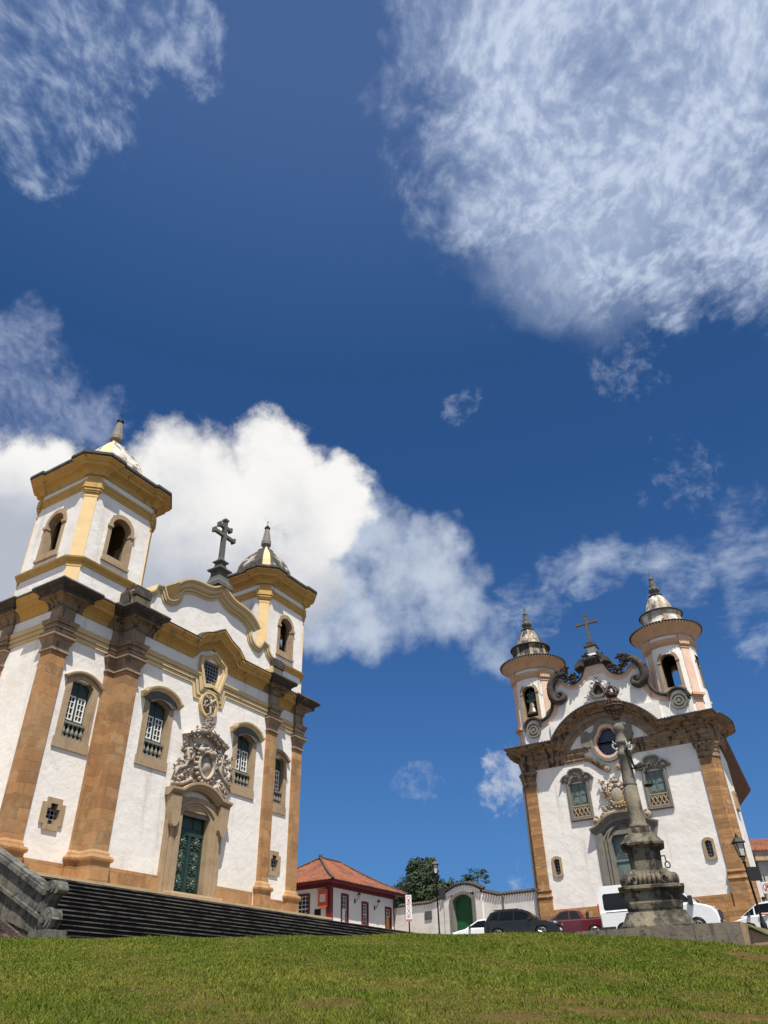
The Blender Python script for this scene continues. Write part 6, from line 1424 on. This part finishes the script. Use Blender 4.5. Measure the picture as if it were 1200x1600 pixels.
m = MB(); m.box(-0.17, 0.17, -0.075, -0.0705, 1.15, 1.27); m.build('pink_strip', mat('sign_pink', (0.5, 0.12, 0.16), 0.5), sg)
s2 = empty('road_sign', (22.1, 49.2, gz(22.1, 49.2)), -0.4, label='white road sign with red ring at the right edge', cat='sign')
m = MB(); m.tube([(0, 0, -0.2), (0, 0, 3.1)], 0.035, 8); m.build('pole', iron, s2)
m = MB(); m.box(-0.25, 0.25, -0.06, -0.04, 2.15, 2.75); m.build('panel', MATS['sign_white'], s2)
m = MB(); cring(m, 0, 2.45, 0.22, 0.045, -0.065); m.tube([(-0.15, -0.068, 2.3), (0.15, -0.068, 2.6)], 0.02, 4); m.build('red_ring', red_, s2)
m = MB(); m.box(-0.06, -0.02, -0.068, -0.062, 2.33, 2.57); m.box(-0.02, 0.07, -0.068, -0.062, 2.53, 2.57); m.box(-0.02, 0.07, -0.068, -0.062, 2.43, 2.47); m.box(0.05, 0.085, -0.068, -0.062, 2.45, 2.55); m.build('letter', blk_, s2)

# ------------------------------------------------------------------ trees
leafm = mat('dark_tree_leaf', (0.022, 0.042, 0.012), 0.7, vary=[(0.9, (0.045, 0.075, 0.02), 0.5, 0.68, 0.8), (5, (0.02, 0.04, 0.012), 0.5, 0.7, 0.7)])
leafm2 = mat('bright_tree_leaf', (0.06, 0.12, 0.03), 0.6, vary=[(2, (0.10, 0.16, 0.04), 0.5, 0.68, 0.8)])
bark = mat('bark', (0.08, 0.06, 0.045), 0.95)
def tree(x, y, blobs, th, lab, lm=leafm, group=None, n=900, size=0.22, seed=1, zb=None):
    z = gz(x, y) if zb is None else zb; rnd = random.Random(seed)
    o = empty('tree', (x, y, z), 0, label=lab, cat='tree', group=group)
    m = MB(); m.tube([(0, 0, -0.5), (0.1, 0, th*0.5), (0.0, 0.1, th)], [0.28, 0.22, 0.16], 8)
    for (bx, by, bz, r) in blobs: m.tube([(0, 0.1, th*0.8), (bx*0.5, by*0.5, (th+bz)/2), (bx, by, bz)], [0.14, 0.09, 0.04], 6)
    m.build('trunk', bark, o)
    m = MB()
    for (bx, by, bz, r) in blobs:
        k = int(n*(r/1.5)**2)
        for _ in range(k):
            d = Vector((rnd.gauss(0, 1), rnd.gauss(0, 1), rnd.gauss(0, 0.85))).normalized()
            lump = 0.82+0.34*mnoise.noise(Vector((d.x*2.3+bx*3, d.y*2.3, d.z*2.3+bz)))+0.12*mnoise.noise(d*7)
            rr_ = r*lump*(1-0.5*rnd.random()**2.2)
            c = Vector((bx, by, bz))+d*rr_
            u = Vector((rnd.gauss(0, 1), rnd.gauss(0, 1), rnd.gauss(0, 1))).normalized(); v = u.cross(d+Vector((0, 0, 0.3))).normalized(); sz = size*rnd.uniform(0.6, 1.3)
            m.quad(tuple(c-u*sz), tuple(c+v*sz*0.45), tuple(c+u*sz), tuple(c-v*sz*0.45))
    m.build('crown', lm, o)
    return o
tree(2.9, 92, [(0, 0, 5.0, 2.6), (-2.0, 0.5, 4.2, 2.0), (0.7, 0, 6.6, 1.7), (-0.3, 0.8, 7.3, 1.35), (1.2, 0, 7.6, 1.0), (-2.6, 0, 3.0, 1.6), (1.9, -0.5, 4.0, 2.0)], 3.4, 'large dark round tree rising behind the white wall', n=3200, size=0.15, seed=3, zb=7.2)
tree(6.5, 90, [(0, 0, 4.0, 2.0), (-1.2, 0.5, 4.6, 1.4), (1.0, 0, 3.6, 1.5), (1.6, 0, 2.8, 1.4)], 2.8, 'smaller dark tree between the big tree and the gate arch', n=3200, size=0.15, seed=8, zb=7.1)
def papaya(x, y, z, h, lab, r=1.1, seed=1):
    rnd = random.Random(seed); o = empty('papaya_tree', (x, y, z), 0, label=lab, cat='tree')
    m = MB(); m.tube([(0, 0, -0.5), (0.06, 0, h*0.5), (0, 0, h)], [0.12, 0.09, 0.06], 8); m.build('trunk', bark, o); m = MB()
    for k in range(26):
        a = rnd.uniform(0, 2*PI); e = rnd.uniform(-0.3, 1.1); d = Vector((math.cos(a)*math.cos(e), math.sin(a)*math.cos(e), math.sin(e))); c = Vector((0, 0, h))+d*r*rnd.uniform(0.7, 1.0)
        m.tube([(0, 0, h), tuple(Vector((0, 0, h)).lerp(c, 0.6)+Vector((0, 0, 0.1))), tuple(c)], 0.02, 4)
        for j in range(7):
            b = a+(j-3)*0.5; t = Vector((math.cos(b), math.sin(b), rnd.uniform(-0.6, 0.1))).normalized()*0.5*r; sd = t.cross(Vector((0, 0, 1))).normalized()*0.10*r
            m.quad(tuple(c), tuple(c+t*0.5+sd), tuple(c+t), tuple(c+t*0.5-sd))
    m.build('leaves', leafm2, o)
papaya(7.75, 76, 6.3, 4.75, 'broad leaved papaya tree above the gate arch', 1.05, 2); papaya(6.75, 76, 6.3, 4.5, 'thin sparse papaya tree left of the bigger papaya', 0.62, 5)
# tufts on the church cornice: a dry plant at the right end
dp_ = empty('dry_weed', (LC.x+dL.x*10.2-nL.x*0.6, LC.y+dL.y*10.2-nL.y*0.6, 16.9), 0, label='dry weed growing on the right end of the ochre church cornice', cat='plant')
m = MB(); rnd = random.Random(4)
for k in range(22):
    a = rnd.uniform(0, 2*PI); l = rnd.uniform(0.25, 0.7); x0 = rnd.uniform(-1.2, 0.2)*0.3; m.tube([(x0-0.5, 0, 0), (x0-0.5+0.3*l*math.cos(a), 0.3*l*math.sin(a), l*0.6), (x0-0.5+0.6*l*math.cos(a), 0.6*l*math.sin(a), l*0.9)], [0.012, 0.009, 0.004], 4)
m.build('stems', mat('dry_stem', (0.16, 0.12, 0.06), 0.9), dp_)

# ------------------------------------------------------------------ vehicles
tyre_m = mat('tyre_rubber', (0.012, 0.012, 0.012), 0.8); rim_m = mat('alloy_rim', (0.45, 0.45, 0.46), 0.3, metal=0.8)
glas_m = mat('car_glass', (0.005, 0.006, 0.007), 0.06, spec=0.35); plast = mat('black_plastic', (0.02, 0.02, 0.02), 0.55)
lens_m = mat('headlamp_lens', (0.55, 0.56, 0.58), 0.12, spec=0.8); redl = mat('tail_lamp_red', (0.35, 0.01, 0.01), 0.25); plate_m = mat('licence_plate', (0.7, 0.7, 0.7), 0.5)
def vehicle(x, y, ang, name, cat, lab, paint, L, Wd, belt, cabin, wheels, wr, gh, windows, roofz, group=None, extra=None, z=None, tumble=0.14, pitch=0.0):
    """belt: lower body outline top [(x,z)] rear->front; cabin: greenhouse outline [(x,z)] rear->front; x forward, 0 = centre"""
    o = empty(name, (x, y, gz(x, y) if z is None else z), ang, label=lab, cat=cat, group=group)
    hw = Wd/2; gb = gh
    # body with wheel arches
    bot = []
    for wx in sorted(wheels, reverse=True):
        R_ = wr+0.06
        bot += [(wx+R_*math.cos(t), max(gb, wr+R_*math.sin(t))) for t in [PI*k/12 for k in range(13)]]
    front_x = belt[-1][0]; rear_x = belt[0][0]
    poly = belt+[(front_x, gb+0.05), (front_x-0.06, gb)]+bot+[(rear_x+0.06, gb), (rear_x, gb+0.08)]
    cxm = 0; zm = (gb+max(b[1] for b in belt))/2
    def inset(p, d, dz):
        px, pz = p; return (px-math.copysign(d, px) if abs(px) > L/2-0.5 else px, pz-dz if pz > zm else pz)
    m = MB(); m.smooth = False
    layers = [(-hw, 0.10, 0.05), (-hw+0.03, 0.05, 0.015), (-hw+0.16, 0.01, 0), (-hw*0.55, -0.03, -0.01), (hw*0.55, -0.03, -0.01), (hw-0.16, 0.01, 0), (hw-0.03, 0.05, 0.015), (hw, 0.10, 0.05)]
    n = len(poly); idx = [m.pts([(q[0], yy, q[1]) for q in (inset(p, d, dz) for p in poly)]) for yy, d, dz in layers]
    m.face(idx[0][::-1]); m.face(idx[-1])
    for a_, b_ in zip(idx, idx[1:]):
        for k in range(n): m.face((a_[k], a_[(k+1) % n], b_[(k+1) % n], b_[k]))
    body = m.build('body', paint, o)
    zb = min(c[1] for c in cabin); zt_ = max(c[1] for c in cabin)
    def wy(zz, e=0): return hw-0.06-tumble*(max(0, zz-zb)/(zt_-zb))**1.1+e
    m = MB(); rings = []
    for k in (-1, -0.8, 0, 0.8, 1):
        rings.append([(px, k*wy(pz)*(1 if abs(k) == 1 else 1), pz-(0.035 if abs(k) == 1 and pz > zt_-0.15 else 0.0)+(0.0 if abs(k) == 1 else 0.012*(pz > zb+0.1))) for px, pz in cabin])
    m.loft(rings); m.build('cabin', paint, body)
    m = MB()
    for s in (-1, 1):
        for wpoly in windows:
            pts = [(px, s*(wy(pz, 0.006)), pz) for px, pz in wpoly]; pts2 = [(px, s*(wy(pz, -0.02)), pz) for px, pz in wpoly]
            i1 = m.pts(pts); i2 = m.pts(pts2); m.face(i1); m.face(i2[::-1]); nn = len(pts)
            for k in range(nn): m.face((i1[k], i1[(k+1) % nn], i2[(k+1) % nn], i2[k]))
    m.build('side_window', glas_m, body)
    m = MB()
    for (a_, b_) in (extra or {}).get('screens', []):
        (xa, za), (xb, zb_) = a_, b_; d = Vector((xb-xa, zb_-za)); nrm = Vector((-d.y, d.x)).normalized()*0.012
        if nrm.y < 0: nrm = -nrm
        pa_, pb_ = Vector(a_)+d*0.07+nrm, Vector(b_)-d*0.06+nrm
        m.quad((pa_.x, -wy(pa_.y, -0.07), pa_.y), (pb_.x, -wy(pb_.y, -0.09), pb_.y), (pb_.x, wy(pb_.y, -0.09), pb_.y), (pa_.x, wy(pa_.y, -0.07), pa_.y))
    if m.f: m.build('windscreen', glas_m, body)
    for wx in wheels:
        for s in (-1, 1):
            T = lambda a_, b_, c_: (wx+a_, s*(hw-0.12)+b_*s, wr+c_)
            t = MB(T); t.smooth = False; nn = 22
            t.loft([[(r*math.cos(2*PI*k/nn), yy, r*math.sin(2*PI*k/nn)) for k in range(nn)] for yy, r in ((-0.1, wr-0.03), (-0.1, wr), (0.08, wr), (0.1, wr-0.03), (0.1, wr*0.68))]); w_ = t.build('wheel', tyre_m, o)
            r_ = MB(T)
            r_.loft([[(q*math.cos(2*PI*k/nn), yy, q*math.sin(2*PI*k/nn)) for k in range(nn)] for yy, q in ((0.101, wr*0.68), (0.108, wr*0.64), (0.06, wr*0.60))], cap=False)
            for k in range(5):
                a_ = 2*PI*k/5+0.3; co, si = math.cos(a_), math.sin(a_)
                r_.tube([(0.03*co, 0.09, 0.03*si), (wr*0.64*co, 0.095, wr*0.64*si)], 0.03, 5)
            r_.ball((0, 0.09, 0), (0.06, 0.02, 0.06), 8, 4); r_.build('rim', rim_m, w_)
    m = MB(); m.box(rear_x+0.25, front_x-0.3, -hw+0.2, hw-0.2, gb-0.05, gb+0.35); m.build('underbody', plast, body)
    for (nm, mt_, boxes) in (extra or {}).get('boxes', []):
        m = MB()
        for bxx in boxes: m.box(*bxx)
        m.build(nm, mt_, body)
    return o
def paint(name, c, metal=0.0, rough=0.25): return mat(name, c, rough, metal=metal, coat=0.6, vary=[(1.5, tuple(v*0.85 for v in c), 0.4, 0.7, 0.5)])
# grey SUV
suvp = paint('charcoal_paint', (0.010, 0.010, 0.011), 0.3, 0.3)
belt = [(-2.18, 0.85), (-2.16, 1.02), (-1.9, 1.06), (0.75, 1.0), (1.0, 1.0), (1.75, 0.93), (2.08, 0.84), (2.18, 0.70)]
cab = [(-2.05, 1.0), (-1.98, 1.15), (-1.72, 1.52), (-1.4, 1.60), (-0.6, 1.65), (0.1, 1.61), (0.35, 1.55), (1.08, 1.0)]
wins = [[(0.85, 1.05), (0.35, 1.44), (-0.25, 1.52), (-0.25, 1.05)], [(-0.33, 1.05), (-0.33, 1.52), (-1.1, 1.52), (-1.2, 1.07)], [(-1.28, 1.09), (-1.18, 1.51), (-1.5, 1.47), (-1.75, 1.16)]]
vehicle(7.55, 50.0, math.radians(-24), 'parked_car', 'car', 'dark grey sport utility car parked at the foot of the garden wall', suvp, 4.4, 1.82, belt, cab, [-1.30, 1.32], 0.35, 0.28, wins, 1.65,
    extra=dict(screens=[((1.08, 1.0), (0.35, 1.55)), ((-2.0, 1.12), (-1.72, 1.52))], boxes=[
        ('headlight', lens_m, [(2.02, 2.165, 0.50, 0.84, 0.76, 0.86)]), ('headlight', lens_m, [(2.02, 2.165, -0.84, -0.50, 0.76, 0.86)]),
        ('grille', plast, [(2.12, 2.20, -0.46, 0.46, 0.70, 0.86), (2.10, 2.22, -0.7, 0.7, 0.36, 0.58)]), ('licence_plate', plate_m, [(2.21, 2.235, -0.22, 0.22, 0.44, 0.56)]),
        ('mirror', plast, [(0.62, 0.78, -1.08, -0.90, 1.0, 1.14)]), ('mirror', plast, [(0.62, 0.78, 0.90, 1.08, 1.0, 1.14)]),
        ('roof_rail', plast, [(-1.5, 0.0, -0.70, -0.66, 1.60, 1.655), (-1.5, 0.0, 0.66, 0.70, 1.60, 1.655)]), ('wheel_arch_trim', plast, [(-0.85, 0.85, -0.915, 0.915, 0.27, 0.40)])]))
# red pickup (tail to the right)
redpk = paint('wine_red_paint', (0.10, 0.006, 0.011), 0.2, 0.25)
belt = [(-2.45, 0.95), (-2.42, 1.08), (-1.0, 1.06), (0.9, 1.02), (1.2, 1.02), (1.95, 0.95), (2.3, 0.85), (2.42, 0.66)]
cab = [(-1.08, 1.02), (-0.72, 1.56), (-0.45, 1.62), (0.1, 1.62), (0.4, 1.56), (1.2, 1.02)]
wins = [[(0.98, 1.08), (0.42, 1.48), (-0.02, 1.53), (-0.02, 1.08)], [(-0.1, 1.08), (-0.1, 1.53), (-0.55, 1.51), (-0.78, 1.1)]]
vehicle(10.95, 53.5, math.radians(172), 'parked_pickup', 'pickup truck', 'dark red pickup truck parked between the grey car and white van', redpk, 4.9, 1.8, belt, cab, [-1.5, 1.5], 0.36, 0.34, wins, 1.62,
    extra=dict(screens=[((1.2, 1.02), (0.4, 1.56)), ((-1.08, 1.02), (-0.72, 1.56))], boxes=[
        ('tail_light', redl, [(-2.47, -2.30, -0.87, -0.74, 0.75, 1.04)]), ('tail_light', redl, [(-2.47, -2.30, 0.74, 0.87, 0.75, 1.04)]),
        ('roll_bar', plast, [(-1.28, -1.20, -0.75, 0.75, 1.06, 1.50), (-1.9, -1.2, -0.75, -0.70, 1.06, 1.14), (-1.9, -1.2, 0.70, 0.75, 1.06, 1.14)]), ('bumper', plast, [(-2.58, -2.42, -0.8, 0.8, 0.42, 0.60)]),
        ('bed_cover', plast, [(-2.38, -1.30, -0.76, 0.76, 1.081, 1.10)]),
        ('headlight', lens_m, [(2.2, 2.36, 0.55, 0.84, 0.75, 0.88)]), ('mirror', plast, [(0.72, 0.88, 0.88, 1.06, 1.02, 1.16)])]))
# white passenger van
wp = paint('white_van_paint', (0.74, 0.75, 0.76), 0.0, 0.3)
belt = [(-2.95, 0.9), (-2.97, 1.25), (-2.9, 1.35), (1.3, 1.42), (1.85, 1.46), (2.5, 1.34), (2.85, 1.2), (3.02, 0.98), (3.07, 0.6)]
cab = [(-2.93, 1.2), (-2.92, 2.3), (-2.84, 2.52), (-2.6, 2.6), (0.7, 2.6), (1.05, 2.5), (1.25, 2.32), (2.15, 1.42)]
wins = [[(1.9, 1.50), (1.25, 2.12), (0.72, 2.18), (0.72, 1.50)], [(0.5, 1.40), (0.5, 2.2), (-0.8, 2.2), (-0.8, 1.40)], [(-0.9, 1.40), (-0.9, 2.2), (-2.6, 2.2), (-2.68, 2.1), (-2.68, 1.5), (-2.6, 1.40)]]
vehicle(14.1, 44.9, math.radians(-27), 'passenger_van', 'van', 'white passenger van parked behind the stone pillory', wp, 5.9, 2.0, belt, cab, [-1.75, 1.95], 0.37, 0.32, wins, 2.6, tumble=0.12, z=3.42,
    extra=dict(screens=[((2.15, 1.42), (1.25, 2.32))], boxes=[
        ('headlight', lens_m, [(2.62, 2.93, 0.60, 0.96, 1.02, 1.22)]), ('headlight', lens_m, [(2.62, 2.93, -0.96, -0.60, 1.02, 1.22)]),
        ('grille', plast, [(2.95, 3.09, -0.62, 0.62, 0.72, 1.08), (2.9, 3.12, -0.92, 0.92, 0.34, 0.60)]), ('licence_plate', plate_m, [(3.11, 3.14, -0.25, 0.25, 0.42, 0.54)]),
        ('mirror', plast, [(1.75, 1.95, -1.28, -1.0, 1.35, 1.75)]), ('mirror', plast, [(1.75, 1.95, 1.0, 1.28, 1.35, 1.75)]), ('side_trim', plast, [(-1.33, 1.52, -1.015, 1.015, 0.30, 0.60), (-2.99, -2.18, -1.015, 1.015, 0.32, 0.62)]),
        ('tail_light', redl, [(-2.985, -2.93, -0.985, -0.93, 1.35, 1.75)]), ('tail_light', redl, [(-2.985, -2.93, 0.93, 0.985, 1.35, 1.75)]), ('sliding_door_rail', plast, [(-2.6, -0.9, -1.008, 1.008, 1.28, 1.31)])]))
# white hatchback with the driver's arm on the window sill
wh = paint('pearl_white_paint', (0.70, 0.71, 0.71), 0.0, 0.25)
belt = [(-1.98, 0.85), (-2.0, 0.98), (-1.8, 1.0), (0.7, 0.93), (1.0, 0.92), (1.65, 0.82), (1.92, 0.70), (2.0, 0.55)]
cab = [(-1.9, 0.95), (-1.8, 1.15), (-1.4, 1.40), (-0.7, 1.49), (0.1, 1.52), (0.7, 1.44), (1.55, 0.86)]
wins = [[(-0.18, 0.98), (-0.18, 1.43), (-0.9, 1.41), (-1.4, 1.24), (-1.5, 1.02)], [(0.88, 0.95), (1.38, 0.95), (0.86, 1.28)], [(-0.1, 0.97), (0.8, 0.96), (0.8, 1.32), (0.62, 1.40), (-0.1, 1.44)]]
hb_ = vehicle(18.9, 42.0, math.radians(150), 'parked_car', 'car', 'white hatchback at the right edge with the driver leaning an arm out', wh, 4.0, 1.74, belt, cab, [-1.25, 1.25], 0.32, 0.24, wins, 1.52, z=3.14,
    extra=dict(screens=[((1.55, 0.86), (0.7, 1.44)), ((-1.85, 1.05), (-1.4, 1.40))], boxes=[('headlight', lens_m, [(1.74, 1.9, 0.5, 0.8, 0.62, 0.76)]), ('headlight', lens_m, [(1.74, 1.9, -0.8, -0.5, 0.62, 0.76)]),
        ('mirror', plast, [(1.02, 1.16, 0.84, 1.04, 0.95, 1.08)]), ('mirror', plast, [(1.02, 1.16, -1.04, -0.84, 0.95, 1.08)]), ('door_handle', lens_m, [(-0.28, -0.1, 0.865, 0.885, 0.82, 0.86)])]))
# white car half hidden
belt = [(-2.1, 0.85), (-2.12, 1.0), (-1.4, 1.02), (0.75, 0.94), (1.1, 0.93), (1.75, 0.8), (2.05, 0.66), (2.1, 0.5)]
cab = [(-1.75, 0.98), (-1.1, 1.38), (-0.7, 1.46), (-0.1, 1.48), (0.3, 1.42), (1.15, 0.92)]
wins = [[(0.95, 0.98), (0.3, 1.35), (-0.2, 1.40), (-0.2, 0.98)], [(-0.28, 0.98), (-0.28, 1.40), (-0.85, 1.37), (-1.3, 1.1), (-1.3, 1.0)]]
vehicle(5.75, 56.0, math.radians(178), 'parked_car', 'car', 'white saloon car peeping out behind the dark grey car', wp, 4.2, 1.74, belt, cab, [-1.3, 1.3], 0.32, 0.24, wins, 1.48, z=4.12,
    extra=dict(screens=[((1.15, 0.92), (0.3, 1.42)), ((-1.75, 0.98), (-1.1, 1.38))], boxes=[('headlight', lens_m, [(1.85, 2.0, 0.5, 0.8, 0.62, 0.76)]), ('mirror', plast, [(0.78, 0.92, 0.84, 1.02, 0.95, 1.07)])]))

# ------------------------------------------------------------------ people
skin_l = mat('light_skin', (0.50, 0.27, 0.19), 0.6); skin_d = mat('brown_skin', (0.12, 0.06, 0.04), 0.6)
def skinbody(name, joints, edges, mtl, parent, sub=1):
    me = bpy.data.meshes.new(name); me.from_pydata([j[0] for j in joints], edges, [])
    o = bpy.data.objects.new(name, me); COL.objects.link(o); o.parent = parent
    md = o.modifiers.new('skin', 'SKIN'); md.use_smooth_shade = True
    for i, j in enumerate(joints):
        sv = me.skin_vertices[0].data[i]; sv.radius = j[1] if isinstance(j[1], tuple) else (j[1], j[1]); sv.use_root = (i == 0)
    md2 = o.modifiers.new('sub', 'SUBSURF'); md2.levels = sub; md2.render_levels = sub
    me.materials.append(mtl); return o
pd = Vector((math.cos(math.radians(160)), math.sin(math.radians(160))))
def person(x, y, z, rz, lab, sk, shirt, trousers, cap_, seated=False, armout=None):
    o = empty('person', (x, y, z), rz, label=lab, cat='person'); s = -1
    if seated:
        J = [((0, 0, 0.0), 0.13), ((0.02, 0, 0.25), (0.14, 0.10)), ((0.0, 0, 0.48), (0.17, 0.11)), ((0, 0, 0.60), 0.06), ((0.01, 0, 0.68), 0.085), ((0.01, 0, 0.80), 0.09), ((0, 0.2, 0.48), 0.06), ((0.10, 0.56, 0.42), 0.055), ((0.42, 0.60, 0.44), 0.045), ((0.52, 0.58, 0.45), 0.035), ((0, -0.2, 0.48), 0.06), ((0.2, -0.24, 0.28), 0.05), ((0.42, -0.15, 0.36), 0.035), ((0.2, 0.1, -0.05), 0.09), ((0.55, 0.12, 0.0), 0.07), ((0.2, -0.1, -0.05), 0.09), ((0.55, -0.12, 0.0), 0.07)]
        E_ = [(0, 1), (1, 2), (2, 3), (3, 4), (4, 5), (2, 6), (6, 7), (7, 8), (8, 9), (2, 10), (10, 11), (11, 12), (0, 13), (13, 14), (0, 15), (15, 16)]
        skinbody('body', J, E_, sk, o)
        J2 = [((0, 0, 0.02), 0.15), ((0.02, 0, 0.25), (0.155, 0.12)), ((0, 0, 0.47), (0.18, 0.12)), ((0, 0.2, 0.48), 0.075), ((0.02, 0.30, 0.40), 0.068), ((0, -0.2, 0.48), 0.075), ((0.08, -0.23, 0.38), 0.066)]
        skinbody('shirt', J2, [(0, 1), (1, 2), (2, 3), (3, 4), (2, 5), (5, 6)], shirt, o)
        hz = 0.80
    else:
        J = [((0, 0, 0.95), 0.14), ((0, 0, 1.15), (0.13, 0.10)), ((0, 0, 1.40), (0.16, 0.10)), ((0, 0, 1.50), 0.055), ((0.01, 0, 1.57), 0.08), ((0.01, 0, 1.68), 0.085), ((0, 0.19, 1.42), 0.055), ((-0.02, 0.25, 1.15), 0.045), ((0.06, 0.25, 0.92), 0.035), ((0.09, 0.25, 0.82), 0.03), ((0, -0.19, 1.42), 0.055), ((-0.02, -0.25, 1.15), 0.045), ((0.06, -0.25, 0.92), 0.035), ((0.09, -0.25, 0.82), 0.03), ((0.0, 0.09, 0.88), 0.09), ((0.03, 0.09, 0.48), 0.06), ((0, 0.09, 0.08), 0.045), ((0.16, 0.10, 0.03), 0.035), ((0.0, -0.09, 0.88), 0.09), ((0.03, -0.09, 0.48), 0.06), ((-0.03, -0.09, 0.08), 0.045), ((0.13, -0.10, 0.03), 0.035)]
        E_ = [(0, 1), (1, 2), (2, 3), (3, 4), (4, 5), (2, 6), (6, 7), (7, 8), (8, 9), (2, 10), (10, 11), (11, 12), (12, 13), (0, 14), (14, 15), (15, 16), (16, 17), (0, 18), (18, 19), (19, 20), (20, 21)]
        skinbody('body', J, E_, sk, o)
        J2 = [((0, 0, 0.95), 0.155), ((0, 0, 1.15), (0.145, 0.12)), ((0, 0, 1.40), (0.175, 0.115)), ((0, 0.19, 1.41), 0.07), ((-0.01, 0.23, 1.24), 0.062), ((0, -0.19, 1.41), 0.07), ((-0.01, -0.23, 1.24), 0.062)]
        skinbody('shirt', J2, [(0, 1), (1, 2), (2, 3), (3, 4), (2, 5), (5, 6)], shirt, o)
        J3 = [((0, 0, 0.93), 0.15), ((0.0, 0.09, 0.85), 0.105), ((0.03, 0.09, 0.48), 0.078), ((0, 0.09, 0.12), 0.06), ((0.0, -0.09, 0.85), 0.105), ((0.03, -0.09, 0.48), 0.078), ((-0.03, -0.09, 0.12), 0.06)]
        skinbody('trousers', J3, [(0, 1), (1, 2), (2, 3), (0, 4), (4, 5), (5, 6)], trousers, o)
        hz = 1.66
    m = MB(); m.smooth = True; m.ball((-0.01, 0, hz+0.045), (0.108, 0.098, 0.085), 12, 8); 
    if cap_: m.ball((0.10, 0, hz+0.03), (0.09, 0.075, 0.014), 10, 4)
    m.build('cap' if cap_ else 'hair', iron if cap_ else greyd, o)
    m = MB(); m.smooth = True; m.ball((0.105, 0, hz-0.03), (0.018, 0.014, 0.02), 6, 4)
    for q_ in (-1, 1): m.ball((0, q_*0.092, hz-0.02), (0.018, 0.01, 0.028), 6, 4)
    m.build('face', sk, o)
    return o
person(18.9-0.866*0.15-0.5*0.36, 42.0+0.5*0.15-0.866*0.36, 3.14+0.52, math.radians(150), 'driver in a pale shirt resting an arm on the window of the white hatchback', skin_l, mat('pale_shirt', (0.5, 0.42, 0.4), 0.8), greyd, False, seated=True)
person(19.9, 45.1, gz(19.9, 45.1)+0.06, math.radians(200), 'person in dark cap and white shirt standing behind the white hatchback', skin_d, mat('white_shirt', (0.72, 0.72, 0.70), 0.8), greyd, True)
